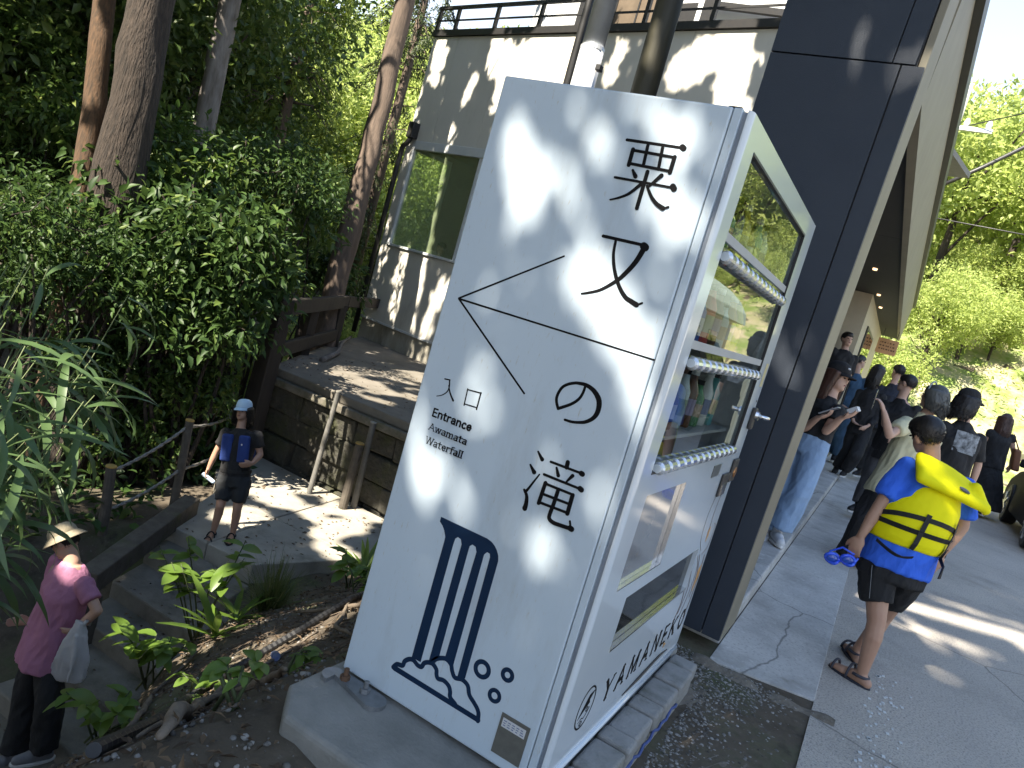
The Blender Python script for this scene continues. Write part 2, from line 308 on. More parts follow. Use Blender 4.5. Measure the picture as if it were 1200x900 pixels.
# walkway in front of the shop: raised apron, gutter slab
pav = thing('pavement', None, None, (0, 2, 0), kind='structure')
ys = [1.98, 4.6, 7.2, 9.8, 12.4, 15, 18]
for a, bb in zip(ys[:-1], ys[1:]):
    MB().prism([(lx(-1.9, a), a + .006), (lx(.075, a), a + .006), (lx(.075, bb), bb - .006), (lx(-1.9, bb), bb - .006)], (0, 0, 0), (1, 0, 0), (0, 1, 0), (0, 0, 1), -.1, .085).build('slab', CONC2, pav, bevel=.012)
ys = [1.72, 4.1, 6.6, 9.1, 11.6, 15, 18]
for a, bb in zip(ys[:-1], ys[1:]):
    x0 = .02 if a < 1.8 else .0
    MB().prism([(lx(.081, a), a + .004), (lx(.552, a), a + (.12 if a < 2 else .004)), (lx(.552, bb), bb - .004), (lx(.081, bb), bb - .004)], (0, 0, 0), (1, 0, 0), (0, 1, 0), (0, 0, 1), -.1, .003).build('gutter_slab', CONC2, pav, bevel=.003)
# worn chalk marks on the road
CHALK = M('faded_road_paint', (.62, .64, .63), .9, (.5, .52, .52), 30)
rm = MB()
for k in range(150):
    y = random.uniform(.2, 2.6); x = .80 + .10 * (y - 1.2) * .3 + random.gauss(0, .05); w = random.uniform(.004, .014)
    rm.prism([(x, y), (x + w, y + w * .3), (x + w * .8, y + w * 2), (x - w * .3, y + w * 1.4)], (0, 0, 0), (1, 0, 0), (0, 1, 0), (0, 0, 1), .0005, .003)
rp0 = rm.build('road_paint', CHALK); tag(rp0, 'small worn flecks of white paint on the near edge of the road', 'paint flecks', kind='stuff')
# gravel yard in front of the machine
YARD = M('gravel_yard', (.20, .175, .14), .95, (.13, .11, .085), 4, bump=1., bscale=50, dirt=[((.36, .35, .33), .60, .67, 50.), ((.10, .115, .02), .58, .72, 2.6), ((.09, .078, .06), .52, .68, 4.2)])
xs = np.linspace(-.30, .66, 60); ys = np.linspace(-3.2, 1.84, 120); BX, BY = np.meshgrid(xs, ys)
BZ = np.where(BX > -.2, -.015, ground_z(BX, BY) + .02) + RNG.normal(0, .004, BX.shape) + .012 * np.sin(BX * 9 + 1) * np.sin(BY * 6); BZ -= .05 * np.clip((BX - .5) / .16, 0, 1)
BZ = np.where((BY > 1.66) & (BX > .02), .004 + .014 * np.sin(BX * 23 + BY * 9) * np.sin(BX * 11 - 2) - .10 * np.clip((BY - 1.74) / .06, 0, 1), BZ)
I = (np.arange(119)[:, None] * 60 + np.arange(59)[None, :]).ravel()
tag(put('gravel_ground', np_mesh('gravel_ground', np.stack([BX.ravel(), BY.ravel(), BZ.ravel()], 1), np.stack([I, I + 1, I + 61, I + 60], 1)), YARD, None, (0, 0, 0), True), kind='structure')
# loose pebbles (uncountable)
def rocks(name, P, r, mat, label, cat):
    ico = MB(); ico.ell((0, 0, 0), 1, None, 6, 4); base = np.array(ico.v); tri = []
    for f in ico.f: tri += [(f[0], f[i], f[i + 1]) for i in range(1, len(f) - 1)]
    tri = np.array(tri); n = len(P); k = len(base)
    sc = RNG.uniform(.6, 1.3, (n, 1, 3)) * np.array([1, 1, .65]) * r[:, None, None]; jit = RNG.uniform(.75, 1.2, (n, k, 1))
    vs = base[None] * sc * jit + P[:, None, :]; fs = (tri[None] + (np.arange(n) * k)[:, None, None]).reshape(-1, 3)
    return tag(put(name, np_mesh(name, vs.reshape(-1, 3), fs), mat, None, (0, 0, 0)), label, cat, kind='stuff')
GRAV = leafmat('pebble', (.045, .04, .034), (.27, .26, .24), .9, 0.)
n = 9000; px = RNG.uniform(-.12, .50, n); py = RNG.uniform(.0, 1.75, n); keep = RNG.random(n) < np.clip(1.0 - np.abs(px - .14) * 5 + np.clip((py - 1.25) * 2.2, 0, .9), 0.10, 1); keep &= ~((px < .13) & (py < 1.34)); px, py = px[keep], py[keep]
rocks('gravel', np.stack([px, py, np.full(len(px), -.008)], 1), RNG.uniform(.003, .0095, len(px)), GRAV, 'small grey gravel along the brick plinth and under the black wall', 'gravel')
n = 8500; px = RNG.uniform(-3.6, -.3, n); py = RNG.uniform(-1.6, 3.2, n); kk = ((px < -.77) | (py < -.32)) & off_stairs(px, py); px, py = px[kk], py[kk]; n = len(px); rocks('loose_stones', np.stack([px, py, ground_z(px, py) + .004], 1), RNG.uniform(.002, .010, n) * RNG.uniform(.4, 1.3, n), GRAV, 'loose stones and rubble scattered over the dirt bank', 'stones')
# litter of dry leaves and twigs on the bank
n = 11000; px = RNG.uniform(-4.4, -.35, n); py = RNG.uniform(-1.6, 5.6, n); kk = ((px < -.79) | (py < -.35)) & off_stairs(px, py); px, py = px[kk], py[kk]; n = len(px)
P_ = np.stack([px, py, ground_z(px, py) + .015], 1); D_ = rnd_dirs(n); D_[:, 2] *= .3
tag(put('leaf_litter', leaves('leaf_litter', P_, D_, np.array([[0, 0, 1.]]) + RNG.normal(0, .4, (n, 3)), RNG.uniform(.018, .055, n), RNG.uniform(.008, .02, n)), leafmat('dry_leaf', (.04, .026, .015), (.17, .115, .065), .85, .15), None, (0, 0, 0)), 'brown dead leaves scattered over the dirt bank', 'leaf litter', kind='stuff')

def litter_z(x, y):
    z = np.full(len(x), -9.); z = np.where((y > 5.7) & (x < -2.5), -.5, z); z = np.where((y > 3.15) & (y < 5.6), -1.75, z)
    for (y0, zz) in ((2.85, -1.9), (2.42, -2.05), (2.04, -2.2), (1.67, -2.35), (1.35, -2.5), (.9, -2.65)): z = np.where((z < -8) & (y > y0 + .03), zz, z)
    return z
n = 900; x = np.concatenate([RNG.uniform(-6.2, -4.0, 420), RNG.uniform(-7.5, -2.6, 480)]); y = np.concatenate([RNG.uniform(1.0, 5.6, 420), RNG.uniform(5.75, 8.6, 480)]); z = litter_z(x, y); kp = (z > -8) & ~((y < 3.1) & ((x < -4.9) | (x > -4.1 + (3.1 - y) * .5))) & ~((y > 3.1) & (y < 5.6) & (x < -5.2 - (y - 3.1) * .6)); x, y, z = x[kp], y[kp], z[kp]; n = len(x); D_ = rnd_dirs(n); D_[:, 2] *= .15
tag(put('fallen_leaves', leaves('fallen_leaves', np.stack([x, y, z + .006], 1), D_, np.array([[0, 0, 1.]]) + RNG.normal(0, .2, (n, 3)), RNG.uniform(.02, .07, n), RNG.uniform(.01, .028, n)), MATS['dry_leaf'], None, (0, 0, 0)), 'dead leaves scattered over the concrete path, steps and terrace', 'fallen leaves', kind='stuff')

GL={'awa':[[(-296,1845,7.7),(-143,1848,7.2)],[(-147,1850,15.1),(-142,1847,15.1)],[(-236,1840,8.8),(-232,1790,8.8)],[(-196,1841,8.6),(-190,1787,8.6)],[(-272,1824,10.8),(-271,1784,10.8)],[(-271,1822,7.6),(-157,1822,7.3)],[(-158,1823,11.0),(-158,1784,11.0)],[(-271,1788,7.6),(-159,1787,7.3)],[(-256,1773,6.3),(-244,1759,11.4)],[(-177,1773,11.1),(-201,1741,6.2)],[(-298,1747,6.4),(-137,1749,6.1)],[(-140,1752,15.2),(-135,1747,15.2)],[(-216,1776,10.0),(-215,1682,10.1)],[(-220,1747,9.4),(-246,1715,7.6),(-270,1699,5.8),(-293,1689,3.9)],[(-206,1741,6.2),(-187,1718,8.3),(-168,1703,10.3),(-148,1695,12.3)],[(-149,1693,5.5),(-135,1701,5.5)]],'mata':[[(-283,1595,8.5),(-166,1596,8.1)],[(-168,1594,20.0),(-162,1591,19.9)],[(-164,1592,15.0),(-176,1550,13.4),(-197,1511,11.9),(-214,1489,10.3),(-246,1460,8.7),(-277,1444,7.0),(-295,1437,5.3)],[(-245,1590,7.1),(-240,1555,8.3),(-224,1516,9.4),(-200,1481,10.5),(-176,1459,11.6),(-157,1452,12.7),(-140,1447,13.8)],[(-140,1446,5.6),(-127,1455,5.6)]],'arrow':[[(-661,1330,5.3),(-375,1520,4.7)],[(-660,1329,5.6),(-52,1327,4.6)],[(-660,1329,5.6),(-374,1135,5.2)]],'no':[[(-209,1207,7.4),(-210,1190,7.7),(-216,1171,8.0),(-233,1151,8.3),(-265,1128,8.7)],[(-265,1128,8.2),(-273,1140,8.2),(-278,1153,8.2),(-277,1169,8.2),(-270,1187,8.1),(-255,1200,8.1),(-236,1209,8.0)],[(-236,1209,8.0),(-209,1212,10.2),(-184,1205,12.4),(-165,1190,14.5),(-157,1173,14.5),(-156,1152,13.4),(-163,1135,11.2),(-179,1120,9.6),(-198,1112,8.0),(-218,1107,7.5),(-237,1106,6.9)]],'taki':[[(-285,999,5.3),(-274,989,8.6),(-267,983,11.8)],[(-296,957,5.4),(-286,948,9.2),(-279,942,13.1)],[(-262,942,4.1),(-272,917,5.6),(-282,892,7.0),(-287,882,8.4)],[(-292,886,7.2),(-280,873,9.8),(-275,853,12.4),(-275,839,15.0)],[(-194,1002,12.1),(-193,988,12.1)],[(-241,986,7.0),(-146,988,6.8)],[(-149,988,14.2),(-145,987,14.1)],[(-220,977,5.8),(-209,959,10.4)],[(-170,973,10.3),(-181,953,5.2)],[(-249,947,7.1),(-136,948,6.8)],[(-140,949,14.2),(-135,947,14.2)],[(-238,927,10.6),(-240,868,10.6)],[(-238,925,7.1),(-153,926,6.8)],[(-154,925,11.4),(-153,873,11.5)],[(-237,896,7.1),(-155,899,6.9)],[(-237,871,7.1),(-152,875,6.9)],[(-197,923,10.4),(-198,881,10.5),(-200,852,10.5),(-197,840,10.5),(-183,835,10.5),(-164,836,10.4),(-131,839,10.3)],[(-134,840,14.9),(-129,839,14.8)],[(-140,857,5.1),(-133,842,5.1)]],'iri':[[(-633,1096,4.0),(-615,1098,3.9)],[(-616,1098,4.6),(-611,1076,4.0),(-615,1061,3.4),(-628,1048,2.9),(-644,1040,2.3)],[(-614,1082,3.3),(-603,1063,4.6),(-586,1045,5.9)]],'kuchi':[[(-550,1092,3.8),(-547,1044,3.9)],[(-550,1090,3.8),(-504,1094,3.8)],[(-505,1095,4.4),(-504,1046,4.4)],[(-547,1048,3.2),(-504,1051,3.2)]],'cloud':[[(-531,226,16.8),(-227,225,15.3)],[(-536,226,14.3),(-526,241,14.3),(-507,247,14.2),(-504,262,14.1),(-492,275,14.1),(-477,280,14.0),(-459,273,13.9),(-445,275,13.9),(-440,289,13.8),(-428,298,13.8),(-412,301,13.7),(-396,292,13.6),(-391,279,13.6),(-383,270,13.6),(-364,274,13.5),(-344,268,13.4),(-334,255,13.4),(-329,240,13.4),(-308,230,13.3)],[(-415,304,13.7),(-407,319,13.7),(-392,330,13.6),(-375,336,13.5),(-356,329,13.4),(-346,313,13.4),(-332,300,13.4),(-309,306,13.3),(-287,299,13.2),(-274,277,13.1),(-254,264,13.1),(-240,254,13.0),(-231,242,13.0),(-227,222,13.0)]],'rings':[[(-259,364,19.1),(-182,387,15.6),(-201,314,15.8)]],'cap':[[(-519,714,0.8),(-358,715,0.8),(-343,712,0.8),(-329,705,0.8),(-319,696,0.8),(-310,683,0.8),(-306,670,0.8),(-333,669,0.8),(-337,678,0.8),(-346,679,0.8),(-353,669,0.8),(-353,659,0.8),(-378,665,0.8),(-385,678,0.8),(-397,680,0.8),(-404,672,0.8),(-404,658,0.8),(-430,666,0.8),(-437,679,0.8),(-448,681,0.8),(-455,673,0.8),(-456,655,0.8),(-487,653,0.8),(-488,665,0.8),(-497,681,0.8),(-506,691,0.8),(-519,700,0.8)]],'bars':[[(-487,653,0.8),(-456,655,0.8),(-452,286,0.8),(-485,286,0.8)],[(-430,666,0.8),(-404,658,0.8),(-399,328,0.8),(-427,297,0.8)],[(-378,665,0.8),(-353,659,0.8),(-348,324,0.8),(-380,336,0.8)],[(-333,669,0.8),(-306,670,0.8),(-301,314,0.8),(-325,294,0.8)]]}
PEOPLE={'boy':{'head':(0.63,2.432,1.277),'neck':(0.701,2.448,1.126),'shL':(0.608,2.394,1.086),'shR':(0.862,2.523,1.076),'elL':(0.543,2.331,0.869),'elR':(0.921,2.528,0.891),'waL':(0.512,2.292,0.707),'waR':(0.876,2.483,0.737),'haL':(0.505,2.278,0.628),'haR':(0.86,2.465,0.661),'hipL':(0.637,2.341,0.596),'hipR':(0.755,2.47,0.594),'knL':(0.703,2.316,0.329),'knR':(0.742,2.636,0.288),'anL':(0.721,2.312,0.07),'anR':(0.682,2.632,0.07),'toL':(0.6,2.375,-0.005),'toR':(0.623,2.795,-0.001),'heL':(0.761,2.292,0.024),'chest':(0.71,2.46,0.937),'belly':(0.691,2.385,0.712)},
'girl':{'head':(-5.0,3.484,-0.5),'neck':(-4.968,3.476,-0.676),'shL':(-4.813,3.553,-0.696),'shR':(-5.076,3.41,-0.756),'elL':(-4.728,3.574,-0.864),'elR':(-5.105,3.367,-0.962),'waL':(-4.681,3.453,-0.928),'waR':(-5.118,3.335,-1.144),'haL':(-4.71,3.39,-0.951),'haR':(-5.081,3.29,-1.198),'hipL':(-4.798,3.496,-1.163),'hipR':(-4.931,3.425,-1.189),'knL':(-4.724,3.443,-1.416),'knR':(-4.85,3.343,-1.427),'anL':(-4.723,3.464,-1.673),'anR':(-4.877,3.359,-1.702),'toL':(-4.587,3.286,-1.666),'toR':(-4.776,3.204,-1.723),'chest':(-4.926,3.473,-0.858),'belly':(-4.903,3.457,-1.055)},
'woman':{'head':(-4.042,1.288,-1.105),'neck':(-3.951,1.319,-1.222),'shL':(-4.181,1.345,-1.408),'shR':(-3.764,1.325,-1.215),'elL':(-4.183,1.363,-1.675),'elR':(-3.616,1.327,-1.421),'waL':(-4.185,1.261,-1.748),'waR':(-3.719,1.273,-1.593),'haL':(-4.217,1.199,-1.752),'haR':(-3.874,1.223,-1.706),'hipL':(-4.059,1.277,-1.938),'hipR':(-3.832,1.237,-1.841),'knL':(-3.978,1.217,-2.266),'knR':(-3.711,1.204,-2.121),'anL':(-3.936,1.192,-2.605),'anR':(-3.692,1.225,-2.452),'toL':(-3.939,1.075,-2.618),'toR':(-3.732,1.115,-2.521),'chest':(-3.9,1.313,-1.451),'belly':(-3.924,1.264,-1.717)},
'jeans':{'head':(-0.019,4.532,1.433),'neck':(-0.018,4.511,1.273),'shL':(-0.153,4.541,1.172),'shR':(0.046,4.42,1.196),'elL':(-0.135,4.407,0.96),'elR':(0.049,4.285,1.029),'waL':(-0.034,4.253,1.103),'waR':(0.124,4.228,1.157),'haL':(0.033,4.237,1.153),'haR':(0.189,4.211,1.206),'hipL':(-0.129,4.486,0.845),'hipR':(0.003,4.399,0.876),'knL':(-0.09,4.368,0.505),'knR':(0.009,4.308,0.529),'anL':(-0.124,4.356,0.134),'anR':(-0.046,4.288,0.177),'toL':(-0.129,4.181,0.118),'toR':(0.034,4.1,0.159),'chest':(-0.031,4.48,1.1),'belly':(-0.043,4.452,0.941)},
'cream':{'head':(0.667,5.291,1.501),'neck':(0.662,5.268,1.351),'shL':(0.53,5.065,1.192),'shR':(0.795,5.484,1.195),'elL':(0.456,4.79,1.118),'elR':(0.756,5.372,0.935),'waL':(0.368,4.744,1.28),'waR':(0.666,5.194,0.802),'haL':(0.318,4.752,1.356),'haR':(0.617,5.161,0.749),'hipL':(0.523,5.05,0.701),'hipR':(0.676,5.273,0.684),'knL':(0.527,5.007,0.378),'knR':(0.647,5.233,0.332),'anL':(0.515,5.01,0.038),'anR':(0.607,5.168,0.016),'toL':(0.451,5.026,-0.024),'toR':(0.544,5.184,-0.046),'chest':(0.639,5.214,1.053),'belly':(0.589,5.159,0.836)},
'denim':{'head':(-0.411,12.261,1.846),'neck':(-0.399,12.238,1.636),'shL':(-0.561,12.253,1.524),'shR':(-0.239,12.193,1.532),'elL':(-0.587,12.082,1.205),'elR':(-0.167,12.082,1.28),'waL':(-0.449,11.964,1.066),'waR':(-0.241,11.963,1.105),'haL':(-0.356,11.951,1.037),'haR':(-0.292,11.869,1.028),'hipL':(-0.487,12.096,0.931),'hipR':(-0.321,12.091,0.94),'knL':(-0.467,12.056,0.569),'knR':(-0.308,11.963,0.536),'anL':(-0.435,12.023,0.211),'anR':(-0.288,11.984,0.205),'toL':(-0.45,11.895,0.167),'toR':(-0.278,11.755,0.148),'chest':(-0.397,12.203,1.375),'belly':(-0.42,12.154,1.106)},
'black':{'head':(-0.018,10.747,1.725),'neck':(-0.013,10.716,1.483),'shL':(-0.169,10.731,1.352),'shR':(0.145,10.668,1.371),'elL':(-0.196,10.621,1.07),'elR':(0.174,10.584,1.06),'waL':(-0.111,10.473,0.911),'waR':(0.089,10.405,0.901),'haL':(-0.029,10.455,0.885),'haR':(0.035,10.315,0.858),'hipL':(-0.071,10.592,0.799),'hipR':(0.077,10.577,0.797),'knL':(-0.05,10.557,0.468),'knR':(0.07,10.332,0.444),'anL':(-0.125,10.587,0.149),'anR':(0.005,10.43,0.17),'toL':(-0.134,10.407,0.106),'toR':(-0.027,10.178,0.099),'chest':(0.004,10.686,1.204),'belly':(-0.031,10.631,0.935)},
'tee':{'head':(0.417,7.668,1.599),'neck':(0.42,7.645,1.419),'shL':(0.307,7.686,1.32),'shR':(0.589,7.606,1.334),'elL':(0.346,7.45,1.104),'elR':(0.583,7.568,1.073),'waL':(0.434,7.319,1.06),'waR':(0.508,7.347,0.986),'haL':(0.473,7.303,1.045),'haR':(0.48,7.274,0.97),'hipL':(0.391,7.542,0.784),'hipR':(0.533,7.525,0.787),'knL':(0.397,7.504,0.484),'knR':(0.542,7.465,0.482),'anL':(0.377,7.448,0.155),'anR':(0.52,7.41,0.166),'toL':(0.341,7.367,0.11),'toR':(0.487,7.162,0.137),'chest':(0.458,7.632,1.189),'belly':(0.447,7.593,0.943)},
'tall':{'head':(0.204,11.554,1.825),'neck':(0.204,11.527,1.625),'shL':(0.073,11.557,1.513),'shR':(0.402,11.5,1.518),'elL':(0.082,11.525,1.242),'elR':(0.423,11.469,1.213),'waL':(0.129,11.406,1.029),'waR':(0.398,11.424,0.979),'haL':(0.139,11.396,0.918),'haR':(0.385,11.401,0.861),'hipL':(0.161,11.408,0.926),'hipR':(0.338,11.409,0.93),'knL':(0.185,11.366,0.534),'knR':(0.362,11.345,0.542),'anL':(0.177,11.311,0.16),'anR':(0.354,11.29,0.171),'toL':(0.146,11.231,0.112),'toR':(0.31,11.032,0.107),'chest':(0.252,11.514,1.355),'belly':(0.211,11.456,1.085)},
'hood':{'head':(0.971,6.247,1.55),'neck':(0.983,6.228,1.372),'shL':(0.857,6.149,1.264),'shR':(1.154,6.302,1.271),'elL':(0.856,6.171,1.02),'elR':(1.214,6.3,1.034),'waL':(0.889,6.218,0.826),'waR':(1.22,6.275,0.829),'haL':(0.901,6.235,0.743),'haR':(1.218,6.262,0.745),'hipL':(0.914,6.109,0.761),'hipR':(1.082,6.195,0.759),'knL':(0.954,6.194,0.41),'knR':(1.102,6.181,0.422),'anL':(0.969,6.103,0.106),'anR':(1.107,6.063,0.124),'toL':(0.939,6.364,0.062),'toR':(1.078,6.327,0.094),'chest':(1.008,6.208,1.132),'belly':(0.982,6.162,0.891)},
'dress':{'head':(1.87,12.374,1.561),'neck':(1.869,12.352,1.404),'shL':(1.722,12.264,1.312),'shR':(2.047,12.431,1.319),'elL':(1.714,12.278,1.035),'elR':(2.143,12.45,1.094),'waL':(1.754,12.328,0.843),'waR':(2.15,12.428,0.911),'haL':(1.769,12.347,0.76),'haR':(2.152,12.417,0.826),'hipL':(1.825,12.244,0.789),'hipR':(2.0,12.334,0.79),'knL':(1.882,12.333,0.396),'knR':(2.025,12.239,0.419),'anL':(1.906,12.401,-0.014),'anR':(1.978,12.005,0.128),'toL':(1.89,12.611,-0.08),'toR':(1.97,12.1,0.025),'chest':(1.889,12.331,1.182),'belly':(1.875,12.292,0.949)},
'doorway':{'head':(-0.537,10.184,2.042),'neck':(-0.523,10.17,1.888),'shL':(-0.627,10.106,1.814),'shR':(-0.38,10.232,1.804),'elL':(-0.615,10.082,1.594),'elR':(-0.354,10.214,1.575),'waL':(-0.584,10.074,1.42),'waR':(-0.364,10.183,1.387),'haL':(-0.571,10.07,1.345),'haR':(-0.373,10.167,1.304),'hipL':(-0.576,10.075,1.396),'hipR':(-0.459,10.135,1.395),'knL':(-0.569,10.035,1.081),'knR':(-0.453,10.094,1.08),'anL':(-0.552,10.001,0.77),'anR':(-0.446,10.054,0.766),'toL':(-0.546,9.775,0.751),'toR':(-0.438,9.828,0.735),'chest':(-0.501,10.157,1.711),'belly':(-0.522,10.12,1.519)}}
LIT=[((-0.63, 0.0, 1.8), (-0.54, 0.0, 1.66), 0.06), ((-0.41, 0.0, 1.86), (-0.33, 0.0, 1.75), 0.022), ((-0.51, 0.0, 1.94), (-0.45, 0.0, 1.9), 0.03), ((-0.32, 0.0, 1.96), (-0.19, 0.0, 1.88), 0.035), ((-0.16, 0.0, 1.93), (-0.11, 0.0, 1.89), 0.03), ((-0.33, 0.0, 1.81), (-0.3, 0.0, 1.77), 0.02), ((-0.19, 0.0, 1.73), (-0.07, 0.0, 1.67), 0.035), ((-0.29, 0.0, 1.49), (-0.14, 0.0, 1.37), 0.07), ((-0.13, 0.0, 1.55), (-0.01, 0.0, 1.47), 0.025), ((-0.56, 0.0, 1.64), (-0.52, 0.0, 1.59), 0.012), ((-0.51, 0.0, 1.62), (-0.46, 0.0, 1.57), 0.012), ((-0.59, 0.0, 1.55), (-0.56, 0.0, 1.51), 0.015), ((-0.14, 0.0, 1.35), (-0.05, 0.0, 1.21), 0.045), ((-0.69, 0.0, 0.89), (-0.57, 0.0, 0.72), 0.035), ((-0.59, 0.0, 0.87), (-0.45, 0.0, 0.77), 0.03), ((-0.72, 0.0, 1.02), (-0.65, 0.0, 0.96), 0.012), ((-0.22, -0.0, 0.83), (-0.16, -0.0, 0.78), 0.018), ((-0.1, 0.0, 1.05), (-0.06, 0.0, 0.99), 0.018), ((-0.15, -0.0, 0.76), (-0.07, 0.0, 0.69), 0.02), ((-0.61, 0.0, 1.39), (-0.44, 0.0, 1.22), 0.01), ((-0.4, 0.0, 1.51), (-0.31, 0.0, 1.42), 0.01), ((-0.51, 0.0, 1.77), (-0.39, 0.0, 1.63), 0.01), ((-0.39, 0.0, 1.86), (-0.33, 0.0, 1.8), 0.02), ((-0.25, 0.0, 1.72), (-0.17, 0.0, 1.66), 0.02), ((-0.15, 0.0, 1.79), (-0.03, 0.0, 1.69), 0.022), ((-0.12, 0.0, 1.29), (-0.01, 0.0, 1.16), 0.03), ((-0.05, 0.0, 1.38), (0.01, 0.0, 1.29), 0.025), ((-0.09, 0.0, 1.87), (-0.02, 0.0, 1.81), 0.02), ((-0.45, 0.0, 1.74), (-0.33, 0.0, 1.62), 0.012), ((-0.53, 0.0, 1.48), (-0.38, 0.0, 1.38), 0.008), ((-0.55, 0.0, 1.18), (-0.37, 0.0, 0.99), 0.01), ((-0.33, 0.0, 1.05), (-0.22, 0.0, 0.95), 0.008), ((-0.04, 0.0, 1.66), (0.02, 0.0, 1.59), 0.02), ((-0.25, 0.0, 1.88), (-0.13, 0.0, 1.81), 0.02), ((-0.56, 0.0, 1.08), (-0.48, 0.0, 1.0), 0.015), ((-0.61, 0.0, 0.64), (-0.51, 0.0, 0.52), 0.012), ((-0.13, 0.0, 0.98), (-0.01, 0.0, 0.84), 0.012), ((-0.31, 0.0, 0.81), (-0.19, 0.0, 0.71), 0.008), ((-0.17, 1.84, 2.96), (-0.13, 1.84, 2.71), 0.03), ((-0.08, 1.84, 1.49), (0.02, 1.84, 1.37), 0.05), ((-0.01, 1.84, 1.56), (0.07, 1.84, 1.47), 0.02), ((-0.09, 1.84, 2.27), (-0.08, 1.84, 2.08), 0.02), ((0.0, 1.84, 2.52), (0.01, 1.84, 2.37), 0.015), ((0.81, 4.3, 0.0), (1.73, 4.79, 0.0), 0.13), ((0.5, 4.04, 0.0), (0.76, 4.13, 0.0), 0.06), ((0.93, 4.01, 0.0), (1.13, 3.56, 0.0), 0.06), ((1.28, 3.81, 0.0), (1.37, 3.68, 0.0), 0.05), ((1.85, 4.52, 0.0), (2.19, 4.47, 0.0), 0.2), ((1.01, 3.86, 0.0), (1.46, 3.95, 0.0), 0.05), ((0.81, 3.33, 0.0), (1.15, 3.03, 0.0), 0.05), ((0.66, 3.71, 0.0), (0.93, 3.73, 0.0), 0.05), ((1.11, 4.92, 0.0), (1.78, 5.17, 0.0), 0.05), ((1.55, 6.09, 0.0), (1.9, 6.25, 0.0), 0.04)]
SHR= [(-9.67, 3.75, 1.72), (-7.36, 2.52, 0.63), (-8.17, 3.86, 1.05), (-8.23, 4.61, 1.78), (-6.76, 4.12, 0.99), (-7.82, 5.86, 1.96), (-8.44, 6.61, 1.45), (-7.19, 3.81, 0.33), (-6.78, 4.2, -0.03), (-7.04, 4.41, -0.84), (-7.2, 4.74, 0.58), (-7.5, 3.51, -0.7), (-10.81, 3.85, 2.62), (-7.34, 3.03, 0.18), (-9.88, 9.16, 0.67), (-7.19, 4.02, -1.44), (-7.05, 4.75, -1.64), (-10.27, 3.72, 1.29)]
SAS=[(-2.95, 0.04, 0.74), (-2.9, 0.17, 0.67), (-2.77, 0.35, 0.62), (-2.6, -0.05, 0.44), (-2.55, 0.08, 0.36), (-2.41, -0.19, 0.32), (-3.0, 0.47, 0.78), (-2.98, 0.26, 0.83), (-2.56, -0.11, 0.65), (-2.58, 0.09, 0.54), (-2.29, -0.13, 0.35), (-2.86, 0.31, 0.68), (-3.03, 0.12, 0.81), (-2.94, 0.57, 0.46), (-2.13, -0.36, 0.53)]
# ------------------------------------------------------------------ path, steps, terrace
path = thing('path', None, None, (-4.8, 4, -1.75), kind='structure')
PATHC = M('path_concrete', (.36, .335, .28), .9, (.27, .25, .21), 4, bump=.4, bscale=70, dirt=[((.14, .13, .10), .56, .8, 2.), ((.12, .13, .05), .64, .85, 3.)])
for poly in ([(-5.25, 3.12), (-4.755, 3.2), (-5.0, 4.29), (-5.85, 4.2)], [(-4.745, 3.2), (-4.2, 3.28), (-3.85, 4.4), (-4.99, 4.29)], [(-5.85, 4.21), (-5.01, 4.3), (-5.2, 5.63), (-6.9, 5.63)], [(-4.99, 4.305), (-3.85, 4.41), (-3.5, 5.63), (-5.19, 5.63)], [(-5.86, 4.2), (-6.92, 5.63), (-8.6, 7.2), (-8.9, 6.6)]):
    MB().prism(poly, (0, 0, 0), (1, 0, 0), (0, 1, 0), (0, 0, 1), -1.95, -1.75).build('paving_slab', PATHC, path, bevel=.012)
steps = thing('steps', None, None, (-4.4, 2, -2.5), kind='structure')
lip = [(3.14, -1.75, -5.25, -4.22), (2.85, -1.90, -5.15, -4.0), (2.42, -2.05, -4.95, -3.85), (2.04, -2.20, -4.78, -3.72), (1.67, -2.35, -4.62, -3.4), (1.35, -2.50, -4.6, -3.15), (.9, -2.65, -4.7, -2.85), (.42, -2.80, -4.7, -2.6), (-.1, -2.95, -4.7, -2.3)]
STEPC = M('step_concrete', (.22, .20, .165), .92, (.14, .128, .105), 4, bump=.5, bscale=60, dirt=[((.085, .08, .062), .5, .75, 2.2), ((.07, .085, .03), .6, .8, 4.)])
for k in range(1, len(lip)):
    y1, z1, xl, xr = lip[k]; y0 = lip[k - 1][0]; xl0, xr0 = lip[k - 1][2:]
    MB().prism([(xl, y1), (xr, y1 + .03), (xr0 + .12, y0 + .06), (xl0, y0 + .04)], (0, 0, 0), (1, 0, 0), (0, 1, 0), (0, 0, 1), z1 - .32, z1).build('step', STEPC, steps, bevel=.018)
MB().beam((-5.42, 3.5, -1.66), (-4.60, 1.92, -1.80), .17, .19).build('timber', WOODGR, None, bevel=.012)
t = bpy.data.objects['timber']; tag(t, 'weathered square timber beam edging the left side of the top steps', 'timber beam')
mb = MB(); mb.beam((-4.62, 1.98, -2.75), (-4.62, 1.98, -1.92), .16, .16); t = mb.build('timber_post', WOODGR, bevel=.01); tag(t, 'short square timber post under the lower end of the path edging beam', 'timber post')
